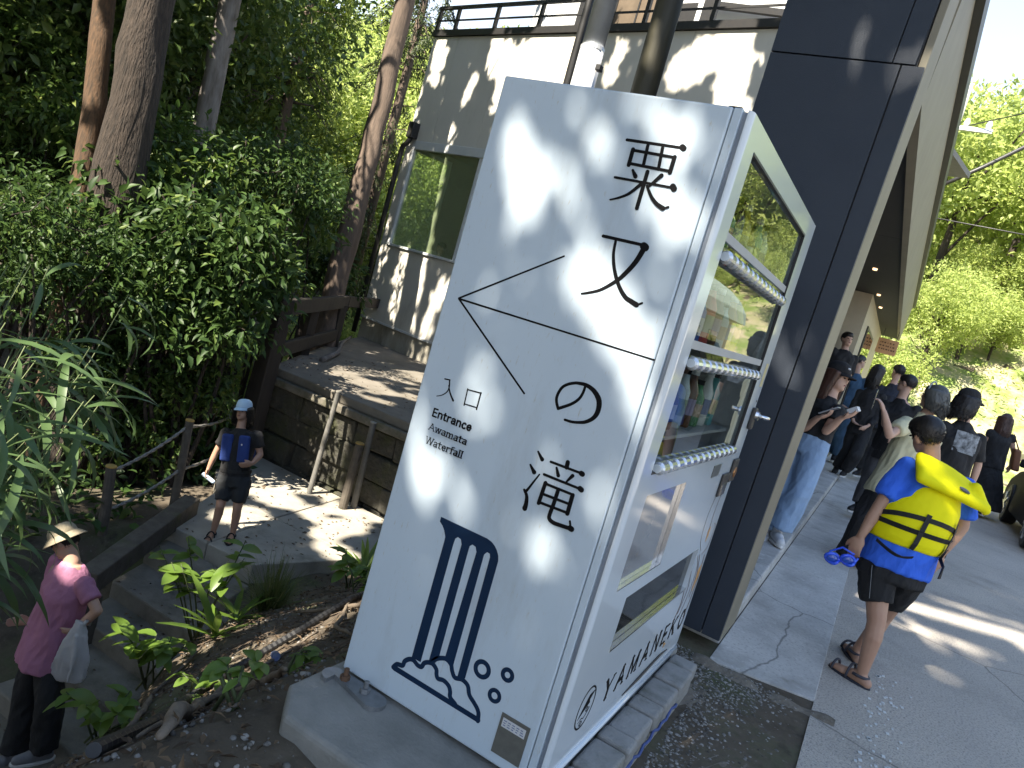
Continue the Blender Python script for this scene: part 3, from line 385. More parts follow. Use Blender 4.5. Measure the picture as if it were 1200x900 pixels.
# terrace wall of rough stone blocks
tw = thing('terrace_wall', 'dark mossy retaining wall of rough stone blocks below the terrace', 'retaining wall', (-4.4, 5.8, -1.9))
rows = [(-2.05, -1.72), (-1.715, -1.40), (-1.395, -1.06), (-1.055, -.74)]
def block(a, b, z0, z1, dep, nrm):
    a, b, nrm = V(*a, 0), V(*b, 0), V(*nrm, 0); c = (a + b) / 2 - nrm * dep / 2 + V(0, 0, (z0 + z1) / 2) + nrm * random.uniform(-.04, .03)
    mb = MB(); mb.obox(c, (b - a) / 2 * .992, nrm * dep / 2, V(0, 0, (z1 - z0) / 2))
    v = [np.array(p) + V(*[random.uniform(-.022, .022) for _ in range(3)]) for p in mb.v]; mb.v = [tuple(p) for p in v]
    mb.build('stone', STONE, tw, bevel=.022)
for (z0, z1) in rows:
    x = -6.86
    while x < -2.4:
        w = random.uniform(.5, 1.05); x2 = min(x + w, -2.35); block((x, 5.66), (x2, 5.66), z0, z1, .34, (0, -1)); x = x2
    q0, q1 = V(-6.86, 5.66), V(-9.2, 9.6); d = unit(q1 - q0); nn = V(-d[1], d[0]); s_ = .02
    while s_ < 4.4:
        w = random.uniform(.6, 1.1); block(q0 + d * s_, q0 + d * (s_ + w), z0, z1, .3, -nn if nn[0] > 0 else nn); s_ += w
MB().prism([(-6.98, 5.56), (-2.2, 5.56), (-2.2, 9.3), (-10.05, 11.2), (-9.3, 9.7)], (0, 0, 0), (1, 0, 0), (0, 1, 0), (0, 0, 1), -.73, -.62).build('coping', M('coping_stone', (.17, .155, .125), .9, (.10, .09, .07), 6, bump=.6, bscale=40, dirt=((.06, .065, .025), .5, .75, 3.)), tw, bevel=.02)
terr = thing('terrace', None, None, (-6, 8, -.5), kind='structure')
TERR = M('terrace_concrete', (.20, .18, .15), .92, (.14, .125, .10), 2.5, bump=.4, bscale=50, dirt=[((.09, .08, .06), .5, .75, 1.4), ((.13, .10, .05), .62, .8, 5.)])
for poly in ([(-6.9, 5.62), (-2.2, 5.62), (-2.2, 6.9), (-6.75, 7.45), (-7.85, 7.2)], [(-6.74, 7.47), (-2.2, 6.92), (-2.2, 9.3), (-10.0, 11.15), (-9.25, 9.6), (-7.86, 7.22)]):
    MB().prism(poly, (0, 0, 0), (1, 0, 0), (0, 1, 0), (0, 0, 1), -.615, -.5).build('slab', TERR, terr, bevel=.015)
br = MB(); br.tube([(-7.3, 7.0, -.47), (-7.8, 7.9, -.44), (-8.7, 9.0, -.44), (-9.2, 9.8, -.40)], [.05, .045, .035, .02], 7); tag(br.build('fallen_branch', BARKG, smooth=True), 'pale bent fallen branch lying along the left edge of the terrace', 'branch')
def twist(name, pts, r, mat, label, cat, turns=60, parent=None):
    pts = [V(*p) for p in pts]; P = []
    for i in range(len(pts) - 1):
        for t in np.linspace(0, 1, 28, endpoint=False): P.append(pts[i] * (1 - t) + pts[i + 1] * t + V(0, 0, -.16 * np.linalg.norm(pts[i + 1] - pts[i]) * .5 * 4 * t * (1 - t) * .55))
    P.append(pts[-1]); mb = MB()
    for ph in (0, math.pi):
        Q = []
        for i, p in enumerate(P):
            d = unit(P[min(i + 1, len(P) - 1)] - P[max(0, i - 1)]); x, y = perp(d); a = ph + i * 1.1; Q.append(p + (x * math.cos(a) + y * math.sin(a)) * r * .6)
        mb.tube(Q, r, 5)
    o = mb.build(name, mat, parent, smooth=True)
    if label: tag(o, label, cat)
    return o
CHAINM = M('weathered_chain', (.30, .29, .27), .6, (.16, .15, .13), 40, metal=.3, bump=.3)
tops = []
def post(name, base, top, r, mat, label, cat, capmat=None, grp=None):
    t = thing(name, label, cat, base, grp); b, tp = V(*base), V(*top)
    mb = MB(); mb.tube([b - V(0, 0, .25), b + (tp - b) * .5, tp], [r, r * .97, r * .95], 12); mb.build('shaft', mat, t, smooth=False, bevel=.004)
    mb = MB(); mb.cyl(tp, tp + V(0, 0, .018), r * 1.06, r * .98, 12); mb.build('end_cap', capmat or mat, t, bevel=.004); return t
CAPY = M('weathered_cut_end', (.42, .26, .06), .8, (.28, .20, .07), 30); CAPG = M('pale_cut_end', (.34, .32, .27), .8)
PIPEM = M('grey_plastic_pipe', (.17, .165, .155), .6, (.11, .105, .09), 9, dirt=((.06, .06, .03), .5, .8, 5.))
post('fence_post', (-5.66, 3.50, -1.75), (-5.78, 3.55, -.87), .045, WOODGR, 'wooden chain post with orange cut top left of the person in the blue vest', 'post', CAPY)
post('fence_post', (-5.52, 2.66, -2.0), (-5.61, 2.65, -1.25), .05, WOODGR, 'low wooden chain post with yellow cut top beside the bamboo grass', 'post', CAPY)
post('fence_post', (-7.55, 6.3, -2.0), (-7.72, 6.44, -1.06), .042, PIPEM, 'thin pale post right behind the head of the person in the blue vest', 'post', CAPG)
post('pipe_post', (-5.44, 5.27, -1.75), (-5.51, 5.42, -.44), .034, PIPEM, 'tall grey pipe post leaning against the stone terrace wall', 'post', CAPG)
post('pipe_post', (-4.90, 5.52, -1.75), (-4.96, 5.54, -.66), .04, PIPEM, 'grey pipe post nearest the vending machine edge by the terrace wall', 'post', CAPG)
post('fence_post', (-4.93, 5.34, -1.75), (-4.97, 5.40, -.93), .055, WOODGR, 'short fat post with bright yellow top in front of the terrace wall', 'post', CAPY)
twist('chain', [(-5.61, 2.65, -1.30), (-5.78, 3.54, -.93), (-7.72, 6.43, -1.11)], .012, CHAINM, 'upper weathered chain hung between the wooden path posts', 'chain')
twist('chain', [(-5.57, 2.66, -1.68), (-5.71, 3.52, -1.38), (-7.64, 6.38, -1.5)], .012, CHAINM, 'lower weathered chain hung between the wooden path posts', 'chain')
# dark timber guard rail on the terrace corner
gr = thing('guard_rail', 'dark timber guard rail on the outer corner of the terrace', 'railing', (-6.8, 5.5, -.5))
MB().beam((-6.74, 5.36, -2.0), (-6.80, 5.42, .44), .24, .22).build('post', WOODDK, gr, bevel=.012)
for a in ((-7.75, 7.0), (-8.6, 8.6)): MB().beam((a[0], a[1], -1.2), (a[0], a[1], .26), .18, .18).build('post', WOODDK, gr, bevel=.01)
MB().beam((-6.82, 5.5, .32), (-8.72, 8.85, .33), .10, .22).build('top_rail', WOODDK, gr, bevel=.01)
MB().beam((-6.84, 5.55, -.28), (-8.70, 8.85, -.28), .08, .20).build('lower_rail', WOODDK, gr, bevel=.01)
MB().beam((-8.72, 8.86, .33), (-9.65, 10.9, .30), .10, .2).build('top_rail', WOODDK, gr, bevel=.01)
# ------------------------------------------------------------------ rear building (pale boards)
AZ = R(76); FA = V(-10.05, 10.98, 0); FU = V(math.sin(AZ), -math.cos(AZ), 0); FN = V(FU[1], -FU[0], 0)   # FN points to the viewer
def FB(u, off, z): return FA + FU * u + FN * off + V(0, 0, z)
def fbox(mb, u0, u1, o0, o1, z0, z1): return mb.obox(FB((u0 + u1) / 2, (o0 + o1) / 2, (z0 + z1) / 2), FU * (u1 - u0) / 2, FN * (o1 - o0) / 2, V(0, 0, (z1 - z0) / 2))
BOARD = M('pale_board', (.62, .595, .525), .8, (.55, .53, .465), 1.6, bump=.08, bscale=60, dirt=((.22, .20, .16), .58, .9, 1.1), stretch=(1, 1, .35))
BOARDLOW = M('stained_board', (.44, .42, .36), .85, (.31, .285, .22), 2.2, bump=.1, dirt=((.12, .10, .06), .52, .8, 1.7), stretch=(1, 1, .4))
ALU = M('white_aluminium', (.62, .64, .63), .35, (.55, .57, .57), 5)
ROOMW = M('room_wall', (.38, .33, .27), .8, (.31, .27, .22), 2)
rb = thing('rear_building', 'pale two storey building with a corner window and a roof deck railing', 'building', tuple(FB(0, 0, -.5)))
js = [0, .78, 2.14, 3.5, 4.9, 6.3, 7.7, 8.9]
for a, b in zip(js[:-1], js[1:]):
    mb = MB(); fbox(mb, a + .003, b - .003, -.06, 0, 3.78, 5.92); mb.build('wall_board', BOARD, rb)
    if b < 3.6: mb = MB(); fbox(mb, max(a, .0) + .003, min(b, 3.5) - .003, -.06, 0, -.045, 1.545); mb.build('wall_board', BOARD, rb)
    else: mb = MB(); fbox(mb, a + .003, b - .003, -.06, 0, -.045, 3.775); mb.build('wall_board', BOARD, rb)
    mb = MB(); fbox(mb, a + .003, b - .003, -.09, -.02, -.58, -.09); mb.build('base_board', BOARDLOW, rb)
mb = MB(); fbox(mb, .0, .245, -.06, 0, 1.55, 3.775); mb.build('wall_board', BOARD, rb)
mb = MB(); fbox(mb, -.02, 8.9, -.05, .025, -.087, -.047); mb.build('flashing', ALU, rb)
mb = MB(); fbox(mb, -.03, 8.9, -.12, .05, 5.93, 6.05); mb.build('roof_edge', DARKMETAL, rb)
mb = MB(); fbox(mb, -.03, 8.9, -6.5, -.125, 5.90, 6.0); mb.build('roof_deck', M('deck_surface', (.2, .2, .19), .9), rb)
wf = None
mb = MB(); fbox(mb, .25, 3.48, -.07, .03, 3.60, 3.772); fbox(mb, .25, 3.48, -.07, .045, 1.55, 1.60); fbox(mb, .25, .32, -.07, .028, 1.602, 3.598); fbox(mb, 3.41, 3.48, -.07, .028, 1.602, 3.598); fbox(mb, 2.34, 2.40, -.06, .01, 1.602, 3.598)
wf = mb.build('window_frame', ALU, rb, bevel=.006)
PANE = glassmat('window_glass', (.86, .90, .84), 1.7, 0., (.16, (.50, .58, .36)))
for a, b in ((.325, 2.338), (2.402, 3.408)):
    mb = MB(); fbox(mb, a, b, -.034, -.028, 1.604, 3.596); mb.build('pane', PANE, wf)
# side wall with its own window and the room behind
mb = MB(); fbox(mb, 0., .1, -.16, -.065, 1.5, 3.7); fbox(mb, 0, .1, -6.5, -.065, 3.7, 5.89); fbox(mb, 0, .1, -6.5, -.065, -.58, 1.5); fbox(mb, 0, .1, -6.5, -1.28, 1.5, 3.7); mb.build('side_wall', ROOMW, rb)
mb = MB(); fbox(mb, .02, .08, -1.279, -1.20, 1.5, 3.7); fbox(mb, .02, .08, -.24, -.161, 1.5, 3.7); fbox(mb, .02, .08, -1.2, -.24, 1.5, 1.56); fbox(mb, .02, .08, -1.2, -.24, 3.62, 3.7)
sf = mb.build('side_window_frame', ALU, rb)
mb = MB(); fbox(mb, .047, .053, -1.2, -.24, 1.56, 3.62); mb.build('pane', PANE, sf)
mb = MB(); fbox(mb, .1, 8.9, -3.1, -3.0, -.5, 5.89); mb.build('back_wall', ROOMW, rb)
mb = MB(); fbox(mb, .1, 8.9, -3.0, -.1, 3.8, 3.9); mb.build('ceiling', ROOMW, rb)
mb = MB(); fbox(mb, .1, 8.9, -3.0, -.1, .0, .1); mb.build('room_floor', ROOMW, rb)
mb = MB(); fbox(mb, 3.6, 3.7, -3.0, -.1, .1, 3.8); mb.build('partition', ROOMW, rb)
# downpipe with hopper
mb = MB(); mb.tube([FB(.2, .09, 3.85), FB(.14, .09, 3.70), FB(.0, .08, 3.62), FB(-.02, .08, 3.4), FB(-.04, .08, -.45)], .055, 10); dp = mb.build('downpipe', DARKMETAL, rb, smooth=True)
mb = MB(); fbox(mb, .12, .30, .0, .17, 3.8, 4.12); mb.build('hopper', DARKMETAL, dp, bevel=.01)
# deck railing
rl = MB(); fbox(rl, .0, 8.9, .0, .06, 6.46, 6.52); rail = rl.build('deck_railing', DARKMETAL, rb)
mb = MB(); fbox(mb, .0, 8.9, .02, .045, 6.22, 6.25); mb.build('middle_rail', DARKMETAL, rail)
for u in (.05, .62, 1.78, 2.95, 4.12, 5.3, 6.55, 7.72):
    mb = MB(); fbox(mb, u - .035, u + .035, .0, .055, 6.052, 6.458); mb.build('post', DARKMETAL, rail)
mb = MB(); mb.beam(FB(.62, -.05, 6.06), FB(.3, -.05, 6.44), .03, .03); mb.build('brace', DARKMETAL, rail)
# upper storey set back
UP = M('upper_wall', (.60, .61, .60), .8, (.53, .54, .53), 1.2)
BRN = M('brown_shutter', (.13, .095, .06), .7, (.09, .065, .04), 4, bump=.2)
mb = MB(); fbox(mb, -.57, 8.9, -3.4, -3.02, 6.0, 9.2); up = mb.build('upper_wall', UP, rb)
for u0, u1, z0, z1 in ((.88, 1.02, 6.0, 9.2), (1.05, 3.5, 6.02, 8.0), (3.66, 4.02, 6.05, 7.85), (4.16, 4.45, 6.05, 7.9), (4.7, 7.4, 6.03, 7.3)):
    dark = u1 - u0 < .5; mb = MB(); fbox(mb, u0, u1, -3.02, -2.99, z0, z1); w_ = mb.build('shutter' if not dark else 'door_frame', DARKMETAL if dark else BRN, up)
    if not dark and u1 - u0 > 1:
        for k in range(4): mb = MB(); uu = u0 + (u1 - u0) * (k + .5) / 4; fbox(mb, uu - .02, uu + .02, -2.99, -2.97, z0, z1); mb.build('batten', DARKMETAL, up)
mb = MB(); mb.beam(FB(4.4, -2.9, 7.75), FB(8.2, -2.9, 7.2), .1, .12); mb.build('awning_bar', DARKMETAL, up)
# ------------------------------------------------------------------ dark shop building
sb = thing('shop_building', 'dark clad shop building with a deep canopy over the walkway', 'building', (-.5, 2, .05))
CLAD = M('dark_cladding', (.020, .028, .042), .55, (.026, .034, .049), 3, bump=.25, bscale=380, spec=.45, dirt=((.035, .038, .045), .6, .95, 2.2))
BEIGE = M('beige_trim', (.235, .21, .15), .6, (.19, .17, .12), 3)
BEIGEW = M('beige_wall', (.50, .44, .32), .75, (.44, .39, .28), 3)
for x0, x1 in ((-.535, .010), (.016, .092)):
    for z0, z1 in ((.06, 2.803), (2.811, 4.6)):
        xs0 = x0; MB().prism([(x0 - (0.012 if x0 > 0 else 0), z0), (x1 - (.012 if x0 < 0 else 0) , z0), (x1 + (.028 if x0 < 0 else .045) * (z1 / 3) , z1), (x0 + (.03 if x0 > 0 else 0) * (z1 / 3), z1)], (0, 0, 0), (1, 0, 0), (0, 0, 1), (0, 1, 0), 1.84, 1.86).build('wall_panel', CLAD, sb)
mb = MB(); mb.prism([(-.53, .07), (.07, .07), (.12, 4.6), (-.53, 4.6)], (0, 0, 0), (1, 0, 0), (0, 0, 1), (0, 1, 0), 1.862, 2.19); mb.build('wall_core', RUBBER, sb)
mb = MB(); mb.prism([(.072, .055), (.094, .055), (.165, 4.6), (.125, 4.6)], (0, 0, 0), (1, 0, 0), (0, 0, 1), (0, 1, 0), 1.862, 2.215); mb.build('end_trim', BEIGE, sb, bevel=.003)
def lyx(x, y): return x - .0178 * (y - 2.2)
def lprism(name, prof, y0, y1, mat, par=sb, bevel=0):   # profile in x,z extruded along the street direction
    mb = MB(); n = len(prof); A = [(lyx(p[0], y0), y0, p[1]) for p in prof]; B = [(lyx(p[0], y1), y1, p[1]) for p in prof]
    mb.add(A + B, [tuple(range(n))[::-1], tuple(range(n, 2 * n))] + [(i, (i + 1) % n, n + (i + 1) % n, n + i) for i in range(n)]); return mb.build(name, mat, par, bevel=bevel)
for k, (a, b) in enumerate(((2.22, 7.4), (7.404, 12.6), (12.604, 18.6))):
    lprism('fascia_panel', [(.08, 2.78), (.135, 2.78), (.165, 3.62), (.08, 3.62)], a, b, BEIGE)
lprism('roof_edge', [(.0, 3.625), (.215, 3.625), (.225, 3.73), (.0, 3.73)], 2.22, 18.7, DARKMETAL)
lprism('roof', [(-.50, 3.635), (-.003, 3.635), (-.003, 3.72), (-.50, 3.72)], 2.2, 5.8, DARKMETAL); lprism('roof', [(-1.55, 3.635), (-.003, 3.635), (-.003, 3.72), (-1.55, 3.72)], 5.804, 18.6, DARKMETAL)
SOFF = M('dark_soffit', (.014, .013, .012), .7, (.010, .009, .009), 4)
sof = lprism('soffit', [(-.5, 2.80), (.078, 2.80), (.078, 2.86), (-.5, 2.86)], 2.2, 5.8, SOFF); lprism('soffit', [(-1.5, 2.80), (.078, 2.80), (.078, 2.86), (-1.5, 2.86)], 5.804, 18.5, SOFF)
LAMP = bpy.data.materials.new('lamp_glow'); LAMP.use_nodes = True; LAMP.node_tree.nodes['Principled BSDF'].inputs['Emission Color'].default_value = (1, .62, .3, 1); LAMP.node_tree.nodes['Principled BSDF'].inputs['Emission Strength'].default_value = .8
for y in (4.78, 5.98, 7.9, 10.34, 12.03):
    MB().cyl((lyx(-.2, y), y, 2.778), (lyx(-.2, y), y, 2.80), .024, .028, 14).build('downlight', LAMP, sof)
lprism('inner_wall', [(-.53, .08), (-.48, .08), (-.48, 3.6), (-.53, 3.6)], 2.2, 5.8, SOFF); lprism('inner_wall', [(-1.54, .08), (-1.49, .08), (-1.49, 3.6), (-1.54, 3.6)], 5.81, 10.4, SOFF); lprism('inner_wall', [(-1.54, .08), (-.48, .08), (-.48, 3.6), (-1.54, 3.6)], 5.74, 5.80, SOFF)
fw = lprism('front_wall', [(-1.5, .08), (-.28, .08), (-.28, 2.797), (-1.5, 2.797)], 10.5, 18.4, BEIGEW)
lprism('window_frame', [(-.278, .95), (-.255, .95), (-.255, 2.42), (-.278, 2.42)], 11.7, 14.6, DARKMETAL, fw)
for k in range(2): lprism('pane', [(-.2545, 1.0), (-.250, 1.0), (-.250, 2.36), (-.2545, 2.36)], 11.8 + 1.4 * k, 13.1 + 1.4 * k, glassmat('dark_glass', (.25, .27, .27), 1.6), fw)
lprism('base_strip', [(-1.5, .085), (-.25, .085), (-.25, .3), (-1.5, .3)], 10.49, 18.41, DARKMETAL, fw)
# hanging sign at the far end
sg = thing('hanging_sign', 'orange beige sign board hanging under the far end of the shop canopy', 'sign', (-.25, 16, 2.26))
MB().box((-.46, 15.99, 2.26), (-.06, 16.02, 2.58)).build('board', M('sign_board', (.50, .28, .13), .7, (.44, .25, .12), 6), sg, bevel=.004)
sm = MB()
for r_ in range(3):
    x = -.41
    while x < -.12: w = random.uniform(.015, .04); sm.box((x, 15.984, 2.50 - r_ * .07 - .016), (x + w, 15.988, 2.50 - r_ * .07 + .012)); x += w + random.uniform(.01, .03)
sm.build('print', M('sign_ink', (.12, .06, .03), .8), sg)
for x in (-.4, -.12): MB().cyl((x, 16.005, 2.575), (x, 16.005, 2.80), .006).build('hanger', DARKMETAL, sg)
# poles behind the machine
pl = thing('utility_pole', 'shiny galvanised steel pole rising behind the vending machine', 'pole', (-1.84, 2.6, -.9))
mb = MB(); mb.cyl((-1.82, 2.6, -.9), (-1.87, 2.6, 3.0), .078, .078, 24); mb.build('lower_tube', STEEL, pl, smooth=True)
mb = MB(); mb.cyl((-1.87, 2.6, 3.0), (-1.92, 2.6, 7.5), .072, .072, 24); mb.build('upper_tube', STEEL, pl, smooth=True)
mb = MB(); mb.cyl((-1.869, 2.6, 2.985), (-1.871, 2.6, 3.01), .0795, .0795, 24); mb.build('collar', STEEL, pl)
mb = MB(); mb.box((-1.79, 2.55, 2.86), (-1.755, 2.60, 2.90)); mb.build('clip', RUBBER, pl, bevel=.006)
pl = MB(); pl.cyl((-1.38, 2.55, -.8), (-1.47, 2.55, 7.5), .082, .078, 24); tag(pl.build('wooden_pole', M('olive_pole', (.060, .055, .032), .6, (.038, .036, .024), 12, bump=.5, bscale=30, stretch=(1, 1, .1)), smooth=True), 'dark olive brown pole behind the vending machine', 'pole')
pl = MB(); pl.cyl((-2.02, 2.75, -.9), (-2.12, 2.75, 7.5), .028, .028, 12); tag(pl.build('conduit', RUBBER, smooth=True), 'thin black conduit standing just left of the shiny steel pole', 'conduit')
# ------------------------------------------------------------------ vending machine
Z0, Z1 = .134, 1.964
pad = MB(); pad.prism([(-.76, 1.42), (-.76, -.17), (-.66, -.29), (-.005, -.29), (-.005, 1.42)], (0, 0, 0), (1, 0, 0), (0, 1, 0), (0, 0, 1), -.30, .118)
tag(pad.build('concrete_plinth', CONC, bevel=.018, seg=3), 'rough concrete plinth slab under the vending machine', 'plinth')
vm = thing('vending_machine', 'tall white drinks vending machine with a waterfall sign printed on its side', 'vending machine', (-.35, .66, Z0))
mb = MB(); mb.box((-.711, 0, Z0), (-.0525, .03, Z1)); cab = mb.build('cabinet', WHITE, vm, bevel=.006, seg=3)
MB().box((-.711, 1.297, Z0), (-.0525, 1.327, Z1)).build('side_panel', WHITE, cab, bevel=.006)
mb = MB(); mb.box((-.710, .0305, Z1 - .04), (-.054, 1.2965, Z1 - .001)); mb.box((-.710, .0305, Z0 + .001), (-.054, 1.2965, Z0 + .05)); mb.box((-.710, .0305, Z0 + .051), (-.68, 1.2965, Z1 - .041)); mb.build('shell', WHITE, cab)
def frame(name, x0, x1, y0, y1, z0, z1, w, mat, bevel=0):
    mb = MB(); mb.box((x0, y0, z0), (x1, y0 + w, z1)); mb.box((x0, y1 - w, z0), (x1, y1, z1)); mb.box((x0, y0 + w + .0004, z1 - w), (x1, y1 - w - .0004, z1 - .0003)); mb.box((x0, y0 + w + .0004, z0 + .0003), (x1, y1 - w - .0004, z0 + w)); return mb.build(name, mat, vm, bevel=bevel)
frame('front_rim', -.0505, -.0275, .0008, 1.3262, Z0, Z1 - .001, .028, WHITE, .003)
GROOVE = M('shaded_groove', (.26, .30, .36), .5)  # shade of the recessed door channel, put into its colour
frame('door_groove', -.027, -.0145, .012, 1.315, Z0 + .004, Z1 - .006, .03, GROOVE)
def holes_plate(name, ys, zs, solid, x0, x1, mat, parent, bevel=0):
    mb = MB(); ny_, nz_ = len(ys), len(zs); idx = {}
    def vid(i, j, k):
        if (i, j, k) not in idx: idx[(i, j, k)] = len(mb.v); mb.v.append((x1 if k else x0, ys[i], zs[j]))
        return idx[(i, j, k)]
    S_ = lambda i, j: 0 <= i < ny_ - 1 and 0 <= j < nz_ - 1 and solid(i, j)
    for i in range(ny_ - 1):
        for j in range(nz_ - 1):
            if not S_(i, j): continue
            for k in (0, 1): mb.f.append((vid(i, j, k), vid(i + 1, j, k), vid(i + 1, j + 1, k), vid(i, j + 1, k)))
            if not S_(i - 1, j): mb.f.append((vid(i, j, 0), vid(i, j, 1), vid(i, j + 1, 1), vid(i, j + 1, 0)))
            if not S_(i + 1, j): mb.f.append((vid(i + 1, j, 0), vid(i + 1, j, 1), vid(i + 1, j + 1, 1), vid(i + 1, j + 1, 0)))
            if not S_(i, j - 1): mb.f.append((vid(i, j, 0), vid(i, j, 1), vid(i + 1, j, 1), vid(i + 1, j, 0)))
            if not S_(i, j + 1): mb.f.append((vid(i, j + 1, 0), vid(i, j + 1, 1), vid(i + 1, j + 1, 1), vid(i + 1, j + 1, 0)))
    return mb.build(name, mat, parent, bevel=bevel)
HOLES = [(.105, 1.145, 1.030, 1.893), (.132, .532, .687, .968), (.257, 1.100, .464, .638)]
ys = sorted({.02, 1.307} | {h[0] for h in HOLES} | {h[1] for h in HOLES}); zs = sorted({Z0 + .012, Z1 - .004} | {h[2] for h in HOLES} | {h[3] for h in HOLES})
def solid(i, j):
    cy, cz = (ys[i] + ys[i + 1]) / 2, (zs[j] + zs[j + 1]) / 2
    return not any(a < cy < b and c < cz < d for a, b, c, d in HOLES)
door = holes_plate('door', ys, zs, solid, -.03, 0., WHITE2, vm)
for s_, yb in ((1, .0205), (-1, 1.3065)):
    arc = [(-.014, yb), (-.014, yb - s_ * .0205)] + [(-.014 + .014 * math.sin(t), yb - s_ * .0205 * math.cos(t)) for t in np.linspace(.15, math.pi / 2, 8)]
    mb = MB(); mb.prism(arc, (0, 0, 0), (1, 0, 0), (0, 1, 0), (0, 0, 1), Z0 + .012, Z1 - .004); mb.build('door_edge', WHITE2, door, smooth=False)
MB().box((-.07, .015, Z1 + .0005), (-.035, .05, Z1 + .006)).build('hinge_cap', RUBBER, vm, bevel=.002)
# display behind the glass
INN = M('display_interior', (.36, .37, .37), .6, (.30, .31, .31), 4); INND = M('display_back', (.34, .35, .34), .5, (.28, .29, .28), 5)
dc = thing  # noqa
mb = MB(); mb.box((-.30, .10, 1.025), (-.295, 1.15, 1.90)); disp = mb.build('display_back', INND, vm)
mb = MB(); mb.box((-.294, .095, 1.02), (-.031, .1045, 1.9)); mb.box((-.294, 1.1455, 1.02), (-.031, 1.155, 1.9)); mb.box((-.294, .1046, 1.8935), (-.031, 1.1454, 1.9)); mb.box((-.294, .1046, 1.02), (-.031, 1.1454, 1.0295)); mb.build('display_lining', INN, disp)
for z in (1.112, 1.392, 1.675):
    MB().box((-.29, .107, z - .012), (-.05, 1.143, z)).build('shelf', INN, disp, bevel=.002)
mb = MB(); mb.box((-.014, .1055, 1.0305), (-.010, 1.1445, 1.8925)); mb.build('display_glass', glassmat('vending_glass', (.80, .83, .82), 2.0), vm)
mb = MB()
for a, b in (((.1055, 1.886), (1.1445, 1.8925)), ((1.138, 1.0365), (1.1445, 1.8855)), ((.1055, 1.0305), (1.1445, 1.036))): mb.box((-.0095, a[0], a[1]), (.0012, b[0], b[1]))
mb.build('window_gasket', RUBBER, vm)
# rows of push buttons
BTN = M('clear_button', (.66, .68, .70), .12, (.5, .52, .54), 30, metal=.55, coat=.6)
for z in (1.630, 1.342, 1.046):
    bar = MB().cyl((.002, .135, z), (.002, 1.105, z), .012, .012, 14).build('button_bar', WHITE2, vm, smooth=False)
    proto = None
    for k in range(13):
        y = .172 + k * .0745
        if proto is None:
            mb = MB(); mb.tube([(.003, y - .027, z), (.003, y - .022, z), (.003, y + .022, z), (.003, y + .027, z)], [.012, .0185, .0185, .012], 14); proto = mb.build('button', BTN, bar); y00 = y
        else:
            c = proto.copy(); COL.objects.link(c); c.parent = bar; c.location = (0, y - y00, 0); ORG[c.name] = ORG[bar.name]
        mb = MB()
# price tags under the buttons
for z in (1.655, 1.367):
    mb = MB(); mb.box((-.0095, .11, z + .012), (-.004, 1.137, z + .035)); mb.build('price_rail', INN, vm)
# lower openings
mb = MB(); mb.box((-.028, .1325, .6875), (-.0115, .5315, .9675)); mb.build('small_panel', M('mirror_panel', (.30, .31, .32), .07, (.25, .26, .27), 2, coat=.8, spec=.8), vm)
mb = MB(); mb.box((-.011, .1325, .6875), (.0016, .5315, .692)); mb.box((-.011, .527, .6925), (.0014, .5315, .9675)); mb.build('small_panel_trim', CHROME, vm)
mb = MB(); mb.box((-.25, .2575, .4645), (-.245, 1.0995, .6375)); mb.box((-.244, .2575, .4645), (-.032, 1.0995, .468)); mb.build('dispenser_tray', INND, vm)
mb = MB(); mb.box((-.020, .262, .470), (-.015, 1.095, .633)); mb.build('dispenser_flap', glassmat('flap_plastic', (.42, .42, .40), 1.3, .05), vm)
mb = MB(); mb.box((-.014, .2575, .4645), (.0016, 1.0995, .4705)); mb.build('flap_trim', CHROME, vm)
mb = MB(); mb.cyl((-.001, .03, .158), (-.001, 1.29, .158), .011, .011, 12); mb.build('kick_bar', WHITE2, vm, smooth=True)
mb = MB(); mb.tube([(.001, .60, .196), (.0015, .75, .203), (.001, 1.0, .212), (.001, 1.12, .20)], [.002, .007, .006, .002], 6); mb.build('scuff_mark', RUBBER, vm)
# lock, coin unit, note slot
mb = MB(); mb.box((0.0005, 1.245, 1.125), (.018, 1.29, 1.215)); lk = mb.build('lock_plate', DARKMETAL, vm, bevel=.006)
MB().cyl((.018, 1.268, 1.185), (.03, 1.268, 1.185), .02, .018, 16).build('lock_ring', CHROME, lk)
mb = MB(); mb.tube([(.026, 1.268, 1.187), (.05, 1.272, 1.186), (.062, 1.30, 1.186), (.06, 1.33, 1.184)], [.009, .009, .008, .006], 8); mb.build('lock_handle', CHROME, lk, smooth=True)
mb = MB(); mb.box((.0005, 1.20, .905), (.012, 1.285, 1.0)); cu = mb.build('coin_unit', DARKMETAL, vm, bevel=.005)
MB().cyl((.0125, 1.245, .945), (.016, 1.245, .945), .022, .02, 16).build('coin_button', M('copper', (.55, .26, .10), .3, metal=.9), cu)
mb = MB(); mb.box((.0005, 1.075, .855), (.010, 1.185, .948)); ns = mb.build('note_slot', DARKMETAL, vm, bevel=.005)
mb = MB(); mb.box((.0102, 1.09, .862), (.0125, 1.165, .905)); mb.build('slot_plate', CHROME, ns)
mb = MB(); mb.box((.0005, .88, .951), (.003, .99, .996)); mb.build('display_patch', M('grey_lcd', (.10, .11, .11), .3), vm)
mb = MB(); mb.box((.0003, 1.235, 1.30), (.0008, 1.285, 1.395)); mb.build('warning_sticker', M('yellow_sticker', (.45, .38, .16), .6, (.40, .36, .22), 60), vm)
MB().cyl((.0003, 1.28, 1.24), (.002, 1.28, 1.24), .006, .005, 10).build('screw', DARKMETAL, vm)
